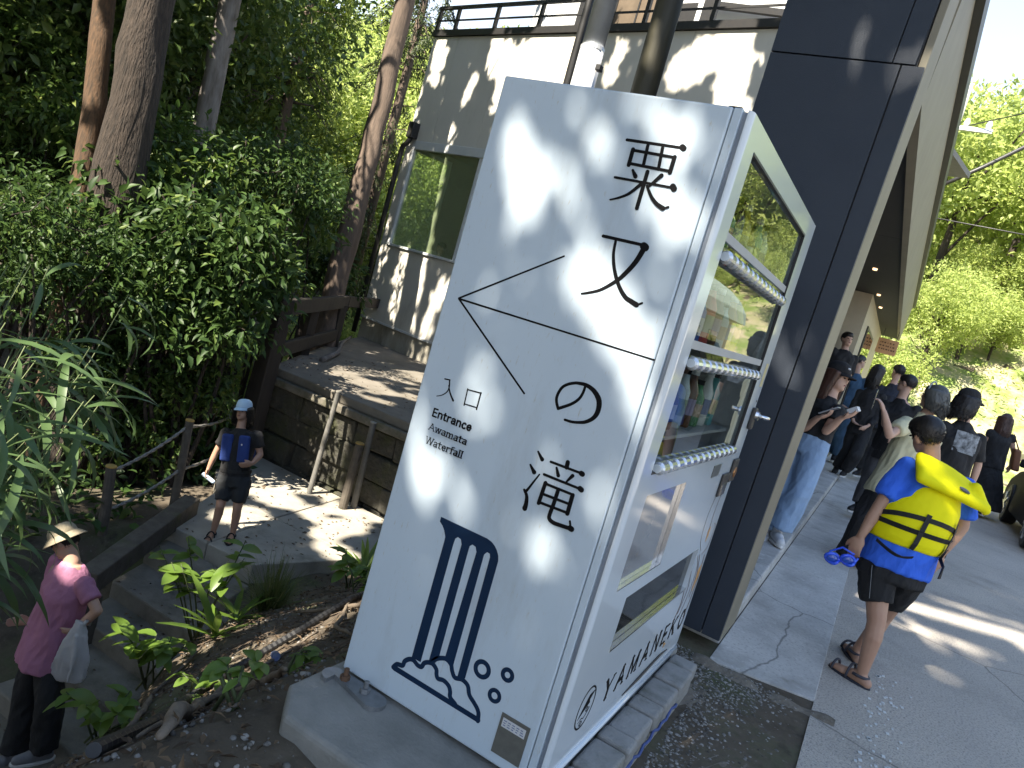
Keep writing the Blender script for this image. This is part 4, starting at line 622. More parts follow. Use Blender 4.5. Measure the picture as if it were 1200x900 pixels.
# ---- lettering. strokes are (position, height, width) in mm on the side panel
class Flat:   # thin raised ink on a flat panel
    def __init__(s, o, ax, ay, n): s.o, s.ax, s.ay, s.n = map(np.asarray, (o, ax, ay, n)); s.mb = MB(); s.k = 0
    def poly(s, pts):
        s.mb.prism(pts, s.o, s.ax, s.ay, s.n, .0002, .0007 + .00012 * s.k); s.k += 1
    def stroke(s, st):   # round-ended ribbon with varying width
        P = np.array([(a, b) for a, b, w in st], float); Wd = np.array([w for a, b, w in st], float) / 2
        if len(P) > 2:   # smooth by Catmull-Rom
            Q = []; WW = []
            for i in range(len(P) - 1):
                p0, p1, p2, p3 = P[max(0, i - 1)], P[i], P[i + 1], P[min(len(P) - 1, i + 2)]
                for t in np.linspace(0, 1, 5, endpoint=False):
                    Q.append(.5 * ((2 * p1) + (-p0 + p2) * t + (2 * p0 - 5 * p1 + 4 * p2 - p3) * t * t + (-p0 + 3 * p1 - 3 * p2 + p3) * t ** 3)); WW.append(Wd[i] * (1 - t) + Wd[i + 1] * t)
            Q.append(P[-1]); WW.append(Wd[-1]); P, Wd = np.array(Q), np.array(WW)
        T = np.gradient(P, axis=0); T /= np.linalg.norm(T, axis=1, keepdims=True) + 1e-9; Nn = np.stack([-T[:, 1], T[:, 0]], 1)
        Lp = P + Nn * Wd[:, None]; Rp = P - Nn * Wd[:, None]
        a1 = math.atan2(Nn[-1][1], Nn[-1][0]); e = [P[-1] + Wd[-1] * V(math.cos(a1 - t), math.sin(a1 - t)) for t in np.linspace(0, math.pi, 7)[1:-1]]
        a0 = math.atan2(-Nn[0][1], -Nn[0][0]); b = [P[0] + Wd[0] * V(math.cos(a0 - t), math.sin(a0 - t)) for t in np.linspace(0, math.pi, 7)[1:-1]]
        n = len(P); vs = list(Lp) + list(Rp); t0, t1 = .0002, .0007 + .00012 * s.k; s.k += 1
        fr = lambda q, t: s.o + q[0] * s.ax + q[1] * s.ay + s.n * t
        A = [fr(q, t1) for q in vs]; B = [fr(q, t0) for q in vs]; f = []
        for i in range(n - 1):
            f.append((i, i + 1, n + i + 1, n + i)); f.append((2 * n + i, 3 * n + i, 3 * n + i + 1, 2 * n + i + 1)); f.append((i, 2 * n + i, 2 * n + i + 1, i + 1)); f.append((n + i, n + i + 1, 3 * n + i + 1, 3 * n + i))
        s.mb.add(A + B, f)
        for cap in ([Lp[-1]] + e + [Rp[-1]], [Rp[0]] + b + [Lp[0]]):
            s.mb.prism(cap, s.o, s.ax, s.ay, s.n, t0, t1)
    def ring(s, c, r0, r1, n=28, rz=1.):
        a = np.arange(n) * 2 * math.pi / n; t0, t1 = .0002, .0007 + .00012 * s.k; s.k += 1
        fr = lambda q, t: s.o + q[0] * s.ax + q[1] * s.ay + s.n * t
        vs = [fr((c[0] + r * math.cos(t), c[1] + r * rz * math.sin(t)), h) for r, h in ((r1, t1), (r0, t1), (r1, t0), (r0, t0)) for t in a]; f = []
        for i in range(n):
            j = (i + 1) % n; f += [(i, j, n + j, n + i), (i, 2 * n + i, 2 * n + j, j), (n + i, n + j, 3 * n + j, 3 * n + i), (2 * n + i, 3 * n + i, 3 * n + j, 2 * n + j)]
        s.mb.add(vs, f)
def side(): return Flat((0, 0, 0), (.001, 0, 0), (0, 0, .001), (0, -1, 0))
def front(): return Flat((0, 0, 0), (0, 1, 0), (0, 0, 1), (1, 0, 0))
for key, nm in (('awa', 'character'), ('mata', 'character'), ('no', 'character'), ('taki', 'character'), ('iri', 'character'), ('kuchi', 'character'), ('arrow', 'arrow')):
    fl = side()
    for st in GL[key]: fl.stroke(st)
    fl.mb.build(nm, BLACK, vm)
fl = side()
for p in GL['cap'] + GL['bars']: fl.poly([(a, b) for a, b, w in p])
logo = fl.mb.build('waterfall_emblem', NAVY, vm)
fl = side()
for st in GL['cloud']: fl.stroke(st)
fl.mb.build('splash', NAVY, logo)
for (c, r0, r1) in (((-259, 364), 14.5, 28), ((-182, 387), 8.5, 21), ((-201, 314), 9.5, 21.5)):
    fl = side(); fl.ring(c, r0, r1); fl.mb.build('drop_ring', NAVY, logo)
# latin words: single stroke letters, x in cap heights; (points, ...) with optional serif ticks
A_ = lambda *p: list(p)
def arcp(cx, cy, rx, ry, a0, a1, n=9): return [(cx + rx * math.cos(R(a0 + (a1 - a0) * i / (n - 1))), cy + ry * math.sin(R(a0 + (a1 - a0) * i / (n - 1)))) for i in range(n)]
XH = .68
FONT = {
 'E': (.56, [[(.05, 0), (.05, 1)], [(.05, 1), (.5, 1)], [(.05, .52), (.45, .52)], [(.05, 0), (.5, 0)]]),
 'A': (.72, [[(.02, 0), (.36, 1)], [(.36, 1), (.70, 0)], [(.14, .34), (.58, .34)]]),
 'W': (.98, [[(.0, 1), (.24, 0)], [(.24, 0), (.48, 1)], [(.48, 1), (.72, 0)], [(.72, 0), (.96, 1)]]),
 'n': (.54, [[(.05, 0), (.05, XH)], [(.05, .48), (.14, .62), (.27, .68), (.40, .62), (.45, .48), (.45, 0)]]),
 't': (.38, [[(.14, .9), (.14, .14), (.2, .03), (.33, .02)], [(.0, XH), (.33, XH)]]),
 'r': (.40, [[(.05, 0), (.05, XH)], [(.05, .45), (.14, .62), (.26, .68), (.36, .66)]]),
 'a': (.52, [[(.06, .58), (.16, .67), (.28, .68), (.39, .62), (.42, .48), (.42, 0)], [(.42, .4), (.24, .38), (.08, .31), (.05, .16), (.12, .03), (.26, .02), (.42, .18)]]),
 'c': (.48, [arcp(.27, .34, .22, .34, 50, 310)]),
 'e': (.53, [[(.05, .36), (.46, .36)] , arcp(.26, .34, .21, .34, 5, 320)]),
 'w': (.76, [[(.02, XH), (.19, 0)], [(.19, 0), (.37, XH)], [(.37, XH), (.55, 0)], [(.55, 0), (.72, XH)]]),
 'm': (.84, [[(.05, 0), (.05, XH)], [(.05, .48), (.14, .63), (.25, .68), (.36, .62), (.40, .48), (.40, 0)], [(.40, .48), (.5, .63), (.6, .68), (.71, .62), (.75, .48), (.75, 0)]]),
 'f': (.34, [[(.13, 0), (.13, .85), (.2, .99), (.36, 1.0)], [(.0, XH), (.32, XH)]]),
 'l': (.22, [[(.08, 0), (.08, 1.02)]]),
 'Y': (.74, [[(.02, 1), (.36, .48)], [(.70, 1), (.36, .48)], [(.36, .48), (.36, 0)]]),
 'M': (.94, [[(.06, 0), (.10, 1)], [(.10, 1), (.46, .1)], [(.46, .1), (.82, 1)], [(.82, 1), (.86, 0)]]),
 'N': (.82, [[(.08, 0), (.08, 1)], [(.08, 1), (.72, 0)], [(.72, 0), (.72, 1)]]),
 'K': (.76, [[(.08, 0), (.08, 1)], [(.66, 1), (.08, .42)], [(.26, .58), (.70, 0)]]),
 'O': (.84, [arcp(.40, .5, .34, .5, 90, 452, 17)]),
}
def word(text, mk, x0, z0, x1, h, w, mat, parent, serif=False, slant=0., thick=None, per_letter=False, gap=.12):
    adv = sum(FONT[c][0] for c in text) + gap * (len(text) - 1); sx = (x1 - x0) / adv; x = 0.; objs = []
    fl = mk()
    for c in text:
        for k, st in enumerate(FONT[c][1]):
            wd = w * (1 if thick is None else (thick if k % 2 == 0 else 1)); tr = lambda p: (x0 + (x + p[0]) * sx + slant * p[1] * h, z0 + p[1] * h)
            fl.stroke([(*tr(p), wd) for p in st])
            if serif:
                for e in (st[0], st[-1]):
                    if e[1] < .01 or e[1] > .99 or abs(e[1] - XH) < .01:
                        q = tr(e); fl.stroke([(q[0] - sx * .11, q[1], w * .55), (q[0] + sx * .11, q[1], w * .55)])
        x += FONT[c][0] + gap
        if per_letter: objs.append(fl.mb.build('letter', mat, parent)); fl = mk()
    if not per_letter: objs.append(fl.mb.build('word', mat, parent))
    return objs
word('Entrance', side, -641, 981, -503, 22.5, 4.6, BLACK, vm)
word('Awamata', side, -641, 939, -504, 20, 2.0, BLACK, vm, serif=True)
word('Waterfall', side, -639, 898, -505, 20, 2.0, BLACK, vm, serif=True)
word('YAMANEKO', front, .350, .266, 1.268, .074, .0085, BLACK, vm, serif=True, slant=.0, thick=1.9, per_letter=True, gap=.52)
fl = front(); fl.ring((.195, .311), .060, .066, 32, 1.03); em = fl.mb.build('emblem', BLACK, vm)
fl = front(); fl.poly([(.150, .287), (.20, .350), (.243, .353), (.215, .330), (.222, .318)]); fl.stroke([(.165, .272, .002), (.185, .28, .003), (.2, .275, .003), (.22, .285, .003), (.235, .30, .002)]); fl.ring((.19, .262), .006, .009); fl.ring((.213, .300), .006, .009); fl.mb.build('emblem_drawing', BLACK, em)
# thin line drawing on the right of the front
LINE = M('thin_brown_line', (.10, .06, .05), .5); ORP = M('orange_print', (.50, .26, .08), .5)
fl = front()
for st in ([(1.10, .86), (1.06, .78), (1.08, .68), (1.15, .62)], [(1.20, .87), (1.17, .78), (1.19, .66)], [(1.25, .72), (1.285, .70), (1.27, .62), (1.20, .595)], [(1.13, .60), (1.20, .52), (1.19, .42), (1.14, .33)], [(1.16, .60), (1.23, .50), (1.23, .40)], [(1.10, .54), (1.14, .45), (1.10, .36)], [(1.26, .58), (1.285, .48), (1.27, .37), (1.24, .31)], [(1.08, .47), (1.10, .40), (1.06, .33)]):
    fl.stroke([(a, b, .0032) for a, b in st])
fl.mb.build('line_drawing', LINE, vm)
fl = front(); fl.poly([(1.235, .52), (1.28, .54), (1.285, .49), (1.25, .42), (1.23, .44)]); fl.poly([(1.17, .70), (1.20, .715), (1.205, .67), (1.18, .65)]); fl.poly([(1.02, .262), (1.06, .246), (1.03, .236)]); fl.mb.build('orange_patches', ORP, vm)
# rating plate
mb = MB(); mb.box((-.164, -.0022, .167), (-.0735, -.0002, .285)); rp_ = mb.build('rating_plate', M('grey_plate', (.12, .12, .105), .6, (.09, .09, .08), 40), vm)
mb = MB(); mb.box((-.156, -.0032, .248), (-.083, -.0023, .274)); mb.build('white_label', M('label_white', (.6, .62, .64), .6), rp_)
sm = MB()
for r_ in range(3):
    for q in range(5): sm.box((-.152 + q * .0135, -.0036, .266 - r_ * .0065), (-.152 + q * .0135 + random.uniform(.006, .011), -.0033, .2685 - r_ * .0065))
sm.build('label_print', M('label_ink', (.12, .16, .3), .6), rp_)
# anchor bracket
mb = MB(); mb.prism([(-.70, -.045)] + [(-.545 + .04 * math.cos(t), -.045 + .04 * math.sin(t)) for t in np.linspace(-1.57, 1.57, 9)] + [(-.70, -.005)] + [(-.70 + .04 * math.cos(t), -.045 + .04 * math.sin(t)) for t in np.linspace(1.57, 4.71, 9)], (0, 0, 0), (1, 0, 0), (0, 1, 0), (0, 0, 1), .1185, .132); DSTEEL = M('dull_steel', (.26, .27, .28), .45, (.17, .18, .19), 20, metal=.5); ab = mb.build('anchor_bracket', DSTEEL, vm, bevel=.004)
for x, m_ in ((-.665, M('rusty_bolt', (.13, .07, .035), .8, (.08, .045, .03), 60)), (-.585, DSTEEL)):
    mb = MB(); mb.cyl((x, -.04, .132), (x, -.04, .146), .016, .016, 6); mb.cyl((x, -.04, .146), (x, -.04, .168), .008, .008, 10); mb.build('bolt', m_, ab, bevel=.001)
# sample bottles standing in the display
BC = {'amber': (.42, .20, .03), 'brown': (.12, .05, .02), 'green': (.05, .20, .07), 'white': (.62, .62, .60), 'black': (.02, .02, .022), 'blue': (.04, .10, .38), 'orange': (.55, .22, .03), 'violet': (.16, .09, .35), 'red': (.45, .04, .03), 'clear': (.45, .52, .55), 'yellow': (.55, .45, .06), 'teal': (.04, .25, .25)}
order = [('bottom', 1.112, ['amber', 'orange', 'violet', 'black', 'clear', 'brown', 'green', 'white', 'teal']), ('middle', 1.392, ['green', 'teal', 'white', 'blue', 'red', 'brown', 'clear', 'amber', 'yellow']), ('top', 1.675, ['blue', 'white', 'red', 'green', 'black', 'yellow', 'brown', 'teal', 'clear'])]
for sh, z, cols in order:
    for k, cn in enumerate(cols):
        y = .16 + k * .108; t = thing('drink_bottle', f'{cn} sample drink bottle on the {sh} shelf behind the vending machine glass', 'bottle', (-.12, y, z), 'sample drinks behind the vending machine glass')
        c = BC[cn]; m_ = M('drink_' + cn, c, .2, tuple(min(1, q * 1.3) for q in c), 20, coat=.4); h = .20 if (k + len(sh)) % 3 else .165
        mb = MB(); mb.tube([(-.12, y, z), (-.12, y, z + .004), (-.12, y, z + h * .62), (-.12, y, z + h * .80), (-.12, y, z + h * .9)], [.028, .031, .031, .016, .013], 12); mb.build('body', m_, t, smooth=True)
        mb = MB(); mb.cyl((-.12, y, z + h * .9), (-.12, y, z + h), .015, .015, 10); mb.build('cap', M('bottle_cap', (.7, .7, .7), .4) if k % 2 else BLACK, t)
        c2 = list(BC.values())[(k * 5 + len(sh)) % 12]; mb = MB(); mb.cyl((-.12, y, z + h * .22), (-.12, y, z + h * .5), .0317, .0317, 12); mb.build('label_band', M('band_%d' % ((k * 5 + len(sh)) % 12), tuple(.6 * q + .2 for q in c2), .4), t)
# brick edging on the plinth
BRK = M('concrete_brick', (.27, .265, .25), .88, (.20, .195, .18), 9, bump=.5, bscale=70, dirt=[((.08, .085, .06), .52, .78, 6.), ((.13, .15, .06), .64, .85, 9.)])
be = thing('brick_edging', 'row of grey concrete bricks along the foot of the vending machine front', 'brick edging', (.055, .6, -.05))
yb = [1.32, 1.215, 1.02, .828, .715, .52, .42, .22, .12, -.08, -.18, -.38]
for i, (b, a) in enumerate(zip(yb[:-1], yb[1:])):
    dz = random.uniform(-.004, .004); MB().box((.0, a + .006, .055 + dz), (.112 + random.uniform(-.005, .005), b - .006, .126 + dz)).build('brick', BRK, be, bevel=.012, seg=3)
y = 1.31
while y > -.4:
    w = random.uniform(.19, .22); MB().box((.0, y - w + .004, -.06), (.104, y - .004, .05)).build('brick', BRK, be, bevel=.008); y -= w
mb = MB()
P = [(.116 + .004 * math.sin(i * 2.1), 1.02 - i * .035, .060 + .008 * math.sin(i * .9)) for i in range(26)]
tag(MB().tube(P, .0055, 7).build('blue_hose', M('blue_plastic', (.03, .055, .20), .7, (.05, .08, .2), 20), smooth=True), 'thin blue plastic hose wedged along the brick edging', 'hose')
# ------------------------------------------------------------------ people
SKIN = M('skin', (.42, .25, .17), .55, (.38, .21, .14), 12); SKIN2 = M('skin_light', (.50, .32, .24), .55, (.46, .28, .2), 12)
HAIRB = M('black_hair', (.012, .010, .009), .45, (.02, .016, .014), 60, stretch=(1, 1, .1), bump=.3); HAIRBR = M('brown_hair', (.075, .030, .018), .45, (.045, .02, .012), 50, stretch=(1, 1, .1), bump=.3); HAIRG = M('greyish_hair', (.05, .05, .045), .45, (.10, .10, .09), 25, stretch=(1, 1, .1), bump=.3)
def cloth(name, c, k=.8, sc=9): return M(name, c, .85, tuple(q * k for q in c), sc, bump=.9, bscale=9, bdist=.035, stretch=(1, 1, .55))
EYE = M('eye', (.01, .008, .007), .2); LIP = M('lip', (.25, .09, .08), .5)
class Body:
    def __init__(s, key, name_label, J, skin, H=1.68, group=None, hs=None, head_fwd=None, face=True):
        s.J = {k: V(*v) for k, v in J.items()}; j = s.J; s.k = H / 1.7; s.skin = skin
        hip = (j['hipL'] + j['hipR']) / 2; base = (j['anL'] + j['anR']) / 2; zmin = min(j['anL'][2], j['anR'][2]) - .075 * s.k
        s.t = thing('person', name_label, 'person', (float(base[0]), float(base[1]), float(zmin)), group)
        s.up = unit(j['neck'] - hip); r = j['shR'] - j['shL']; r = r - s.up * (r @ s.up); s.r = unit(r); s.f = np.cross(s.up, s.r); s.hs = hs or max(np.linalg.norm(r) / 2, .105 * H); s.hip = hip
        sc = (j['shL'] + j['shR']) / 2
        for q, sg in (('shL', -1), ('shR', 1)):
            j[q] = sc + s.r * sg * max(s.hs * .93, np.linalg.norm(r) / 2 * .93)
        hc = hip.copy()
        for q, sg in (('hipL', -1), ('hipR', 1)): j[q] = hc + s.r * sg * s.hs * .46 + s.up * 0
        s.hf = unit(np.asarray(head_fwd, float)) if head_fwd is not None else s.f; s.hu = unit(j['head'] - j['neck']); s.hf = unit(s.hf - s.hu * (s.hf @ s.hu)); s.hr = np.cross(s.hf, s.hu)
        s.face = face
    def rot(s): return np.stack([s.r, s.f, s.up], 1)
    def hrot(s): return np.stack([s.hr, s.hf, s.hu], 1)
    def ring(s, c, rx, ry, n=20, tilt=0):
        a = np.arange(n) * 2 * math.pi / n; return np.asarray(c) + np.outer(np.cos(a) * rx, s.r) + np.outer(np.sin(a) * ry, s.f)
    def torso(s, mb, inf=0., lo=-.06, hi=True):
        j, h = s.J, s.hs; hip = s.hip; neck = j['neck']; bel = j.get('belly', hip * .5 + neck * .5); ch = j.get('chest', neck * .65 + hip * .35)
        bel = hip * .62 + neck * .38 + s.f * ((bel - (hip * .62 + neck * .38)) @ s.f) * .3; ch = hip * .3 + neck * .7; sh = (j['shL'] + j['shR']) / 2
        rs = [s.ring(hip + s.up * lo * s.k, h * .80 + inf, h * .56 + inf), s.ring(hip + s.up * .05 * s.k, h * .84 + inf, h * .60 + inf), s.ring(bel, h * .76 + inf, h * .55 + inf), s.ring(ch, h * .92 + inf, h * .60 + inf), s.ring(sh - s.up * .03 * s.k, h * .98 + inf * .6, h * .50 + inf), s.ring(sh + s.up * .025 * s.k, h * .70 + inf * .6, h * .38 + inf)]
        if hi: rs.append(s.ring(neck - s.up * .0 * s.k, h * .34, h * .34))
        mb.rings(rs)
        return mb
    def hand(s, mb, w, tip, pn, curl=.5, side=1):
        k = s.k; d = unit(tip - w); pn = unit(pn - d * (pn @ d)); x = np.cross(d, pn) * side   # x points to the thumb side
        c = w + d * .048 * k; mb.ell(c, (.040 * k, .018 * k, .052 * k), np.stack([x, pn, d], 1), 12, 8)
        for i, (o, L) in enumerate(((.030, .070), (.010, .078), (-.010, .073), (-.029, .058))):
            a = w + d * .085 * k + x * o * k; p1 = a + (d * math.cos(curl * .5) + pn * math.sin(curl * .5)) * L * .45 * k; p2 = p1 + (d * math.cos(curl * 1.3) + pn * math.sin(curl * 1.3)) * L * .32 * k; p3 = p2 + (d * math.cos(curl * 2.0) + pn * math.sin(curl * 2.0)) * L * .26 * k
            mb.tube([a - d * .02 * k, a, p1, p2, p3], [.0095 * k, .0098 * k, .009 * k, .0082 * k, .0065 * k], 7)
        a = w + d * .03 * k + x * .030 * k; p1 = a + (d * .75 + x * .6 + pn * .25) * .038 * k; p2 = p1 + (d * .92 + x * .2 + pn * .35) * .034 * k
        mb.tube([a - x * .015 * k, a, p1, p2], [.013 * k, .0125 * k, .0105 * k, .008 * k], 7)
    def foot(s, mb, an, to, he=None):
        k = s.k; d = to - an; z = min(to[2], an[2] - .06 * k); d[2] = 0; d = unit(d); a = V(an[0], an[1], an[2] - .035 * k)
        zf = an[2] - .055 * k; h = V(an[0], an[1], zf) - d * .045 * k; m_ = V(an[0], an[1], zf - .002) + d * .10 * k; t = V(an[0], an[1], zf - .008 * k) + d * .165 * k
        mb.cone(h, .030 * k, a, .033 * k, 10); mb.cone(a, .034 * k, m_, .027 * k, 10); sd = V(-d[1], d[0], 0)
        mb.cone(m_ + sd * .012, .026 * k, t + sd * .014 * k, .019 * k, 10); mb.cone(m_ - sd * .014, .024 * k, t - sd * .02 * k - d * .01, .018 * k, 10); mb.cone(h, .03 * k, m_, .026 * k, 10)
        return d, sd, zf
    def body(s, voxel=.009, hands=(('L', .5), ('R', .5)), palm=None, arms=True):
        mb = MB(); j, k = s.J, s.k; s.torso(mb)
        if j['neck'] is not None: mb.cone(j['neck'] - s.up * .04 * k, .058 * k, j['neck'] + s.hu * .055 * k, .050 * k)
        s.headc = j['head']; hr = s.hrot()
        mb.ell(s.headc + s.hu * .018 * k - s.hf * .012 * k, (.073 * k, .092 * k, .092 * k), hr); mb.ell(s.headc - s.hu * .045 * k + s.hf * .028 * k, (.055 * k, .058 * k, .066 * k), hr)
        mb.cone(s.headc - s.hu * .05 * k - s.hf * .02 * k, .052 * k, j['neck'] + s.hu * .01 * k, .052 * k)
        mb.tube([s.headc + s.hf * .078 * k + s.hu * .018 * k, s.headc + s.hf * .094 * k - s.hu * .012 * k, s.headc + s.hf * .080 * k - s.hu * .030 * k], [.006 * k, .013 * k, .012 * k], 8)
        mb.ell(s.headc + s.hf * .078 * k - s.hu * .048 * k, (.022 * k, .010 * k, .009 * k), hr); mb.ell(s.headc + s.hf * .07 * k - s.hu * .083 * k, (.022 * k, .018 * k, .018 * k), hr); mb.ell(s.headc + s.hf * .072 * k + s.hu * .03 * k, (.045 * k, .012 * k, .010 * k), hr)
        for sg in (-1, 1): mb.ell(s.headc + s.hr * sg * .076 * k - s.hf * .008 * k - s.hu * .004 * k, (.010 * k, .020 * k, .032 * k), hr)
        for q in 'LR':
            sg = -1 if q == 'L' else 1; sh, el, wa = j['sh' + q], j['el' + q], j['wa' + q]
            if arms:
                mb.cone(sh - s.up * .015, .052 * k, sh * .45 + el * .55, .041 * k); mb.cone(sh * .45 + el * .55, .041 * k, el, .036 * k); mb.cone(el, .036 * k, el * .6 + wa * .4, .036 * k); mb.cone(el * .6 + wa * .4, .036 * k, wa, .024 * k)
                ha = j['ha' + q]; pn = palm[q] if palm and q in palm else -s.r * sg; s.hand(mb, wa, ha, np.asarray(pn, float), dict(hands).get(q, .5), side=1 if q == 'R' else -1)
            hp, kn, an = j['hip' + q], j['kn' + q], j['an' + q]
            mb.cone(hp, .083 * k, hp * .5 + kn * .5, .068 * k); mb.cone(hp * .5 + kn * .5, .068 * k, kn, .052 * k); cf = kn * .68 + an * .32 - s.f * .012 * k
            mb.cone(kn, .050 * k, cf, .052 * k); mb.cone(cf, .051 * k, an, .033 * k); s.foot(mb, an, j['to' + q].copy())
        s.b = organic(mb, voxel, 'body', s.skin, s.t, 3)
        if s.face:
            for sg in (-1, 1): MB().ell(s.headc + s.hf * .079 * k + s.hr * sg * .031 * k + s.hu * .008 * k, (.011 * k, .007 * k, .006 * k), hr, 10, 6).build('eye', EYE, s.t, smooth=True)
            MB().ell(s.headc + s.hf * .085 * k - s.hu * .048 * k, (.020 * k, .006 * k, .006 * k), hr, 10, 6).build('mouth', LIP, s.t, smooth=True)
        return s
    def shirt(s, mat, sleeve=.5, inf=.014, hem=-.10, name='shirt', voxel=.011, cut=None, loose=0.):
        mb = MB(); j, k = s.J, s.k; h = s.hs; hip = s.hip; s.torso(mb, inf, lo=.02); 
        b0 = hip + s.up * hem * k; mb.rings([s.ring(b0, h * .90 + inf + loose, h * .66 + inf + loose), s.ring(hip * .62 + j['neck'] * .38, h * .80 + inf + loose * .5, h * .58 + inf + loose * .5), s.ring(hip * .3 + j['neck'] * .7, h * .92 + inf, h * .6 + inf)])
        for q in 'LR':
            sh, el, wa = j['sh' + q], j['el' + q], j['wa' + q]
            e = sh + (el - sh) * min(1, sleeve); mb.ell(sh, .066 * k); mb.cyl(sh, e, .064 * k, (.062 if sleeve < 1 else .05) * k, 14)
            if sleeve > 1: mb.ell(el, .05 * k); mb.cyl(el, el + (wa - el) * (sleeve - 1), .05 * k, .042 * k, 12)
        return organic(mb, voxel, name, mat, s.t, 2, fold=.012)
    def trousers(s, mat, length=2., inf=.016, flare=0., name='trousers', voxel=.011, wide=0.):
        mb = MB(); j, k = s.J, s.k; h = s.hs; hip = s.hip
        mb.rings([s.ring(hip + s.up * .10 * k, h * .80 + inf, h * .57 + inf), s.ring(hip + s.up * .02 * k, h * .88 + inf, h * .64 + inf), s.ring(hip - s.up * .07 * k, h * .88 + inf, h * .62 + inf)])
        for q in 'LR':
            hp, kn, an = j['hip' + q], j['kn' + q], j['an' + q]; e = hp + (kn - hp) * min(1, length)
            mb.ell(hp, .088 * k + inf); mb.cyl(hp, e, .088 * k + inf, (.088 - .03 * min(1, length)) * k + inf + wide, 16)
            if length > 1: mb.ell(kn, .058 * k + inf + wide); mb.cyl(kn, kn + (an - kn) * (length - 1), .058 * k + inf + wide, .042 * k + inf + wide + flare, 16)
        return organic(mb, voxel, name, mat, s.t, 2, fold=.012)
    def skirt(s, mat, z, top=.1, r0=1.0, r1=.25, name='skirt', voxel=.013):
        mb = MB(); h = s.hs; k = s.k; j = s.J; mid = (j['knL'] + j['knR']) / 2; an = (j['anL'] + j['anR']) / 2; e = mid + (an - mid) * z
        mb.rings([s.ring(s.hip + s.up * top * k, h * .82, h * .62), s.ring(s.hip - s.up * .05, h * .95, h * .72), s.ring(mid, h * 1.0 + r1 * .3, h * .8 + r1 * .3), s.ring(e, h * .95 + r1 * .5, h * .85 + r1 * .5)]); return organic(mb, voxel, name, mat, s.t, 2, fold=.01)
    def hair(s, mat, style='short', voxel=.010, length=.25):
        mb = MB(); k = s.k; c = s.headc; hr = s.hrot()
        mb.ell(c + s.hu * .036 * k - s.hf * .024 * k, (.084 * k, .096 * k, .090 * k), hr, 18, 12)
        if style == 'short':
            mb.ell(c + s.hu * .066 * k + s.hf * .016 * k, (.068 * k, .076 * k, .052 * k), hr)
        else:
            mb.ell(c + s.hu * .06 * k + s.hf * .01 * k, (.070 * k, .080 * k, .056 * k), hr)
            for a in np.linspace(-1.9, 1.9, 13):
                p = c - s.hf * math.cos(a) * .085 * k + s.hr * math.sin(a) * .082 * k + s.hu * .02 * k
                L = length * (1 if abs(a) < 1.4 else .8) * random.uniform(.9, 1.05); e = p - V(0, 0, 1) * L - s.hf * .03 + (s.hr * math.sin(a) * .03); mb.tube([p + s.hu * .03 * k, p * .5 + e * .5 - s.hf * .015, e], [.036 * k, .034 * k, .015 * k], 8)
        o = organic(mb, voxel, 'hair', mat, s.t, 1); me = o.data; n = len(me.vertices); co = np.empty(n * 3, np.float32); no = np.empty(n * 3, np.float32); me.vertices.foreach_get('co', co); me.vertices.foreach_get('normal', no); co = co.reshape(-1, 3); no = no.reshape(-1, 3)
        m = 5200 if style == 'short' else 4200; idx = RNG.integers(0, n, m); dn = np.array([[0, 0, -1.]]); cl = (c - ORG[s.t.name])[None]
        D = no[idx] * (.12 if style == 'short' else .14) + dn * (.7 if style == 'short' else 1.) - s.hf[None] * .25 + RNG.normal(0, .16, (m, 3)); L = RNG.uniform(.008, .016, m) * (1 if style == 'short' else 2.6) * k
        hm = leaves('strands', co[idx] - no[idx] * .002, D, no[idx] + RNG.normal(0, .3, (m, 3)), L, np.full(m, .0032 * k)); hm.materials.append(mat); st = put('strands', hm, mat, o, ORG[s.t.name]); st['kind'] = 'stuff'
        return o
    def hat(s, mat, kind='cap', brimdir=None):
        k = s.k; c = s.headc; hr = s.hrot(); mb = MB()
        mb.rings([c + np.outer(np.cos(np.arange(24) * math.pi / 12) * .086 * k * q, s.hr) + np.outer(np.sin(np.arange(24) * math.pi / 12) * .105 * k * q, s.hf) - s.hf * .01 * k + s.hu * h * k for q, h in ((1.0, .035), (1.02, .06), (.96, .095), (.80, .123), (.5, .14), (.05, .146))])
        o = mb.build('hat' if kind != 'cap' else 'cap', mat, s.t, smooth=True)
        mb = MB()
        if kind == 'cap':
            a = np.linspace(-1.25, 1.25, 13); inn = [c + s.hr * math.sin(t) * .086 * k + s.hf * (math.cos(t) * .10 - .01) * k + s.hu * .04 * k for t in a]; out = [c + s.hr * math.sin(t) * .080 * k + s.hf * (math.cos(t) * .17 - .01) * k + s.hu * .015 * k for t in a]
            n = 13; mb.add(inn + out + [p + s.hu * .006 for p in inn] + [p + s.hu * .006 for p in out], [(i, i + 1, n + i + 1, n + i) for i in range(n - 1)] + [(2 * n + i, 3 * n + i, 3 * n + i + 1, 2 * n + i + 1) for i in range(n - 1)] + [(n + i, n + i + 1, 3 * n + i + 1, 3 * n + i) for i in range(n - 1)]); mb.build('brim', mat, o, smooth=False)
        else:
            a = np.arange(28) * 2 * math.pi / 28
            mb.rings([c + np.outer(np.cos(a) * .088 * k * q, s.hr) + np.outer(np.sin(a) * .107 * k * q, s.hf) - s.hf * .01 * k + s.hu * h * k for q, h in ((1., .05), (1.45, .012), (1.47, .018), (1.02, .062))], cap=False); mb.build('brim', mat, o, smooth=True)
        return o
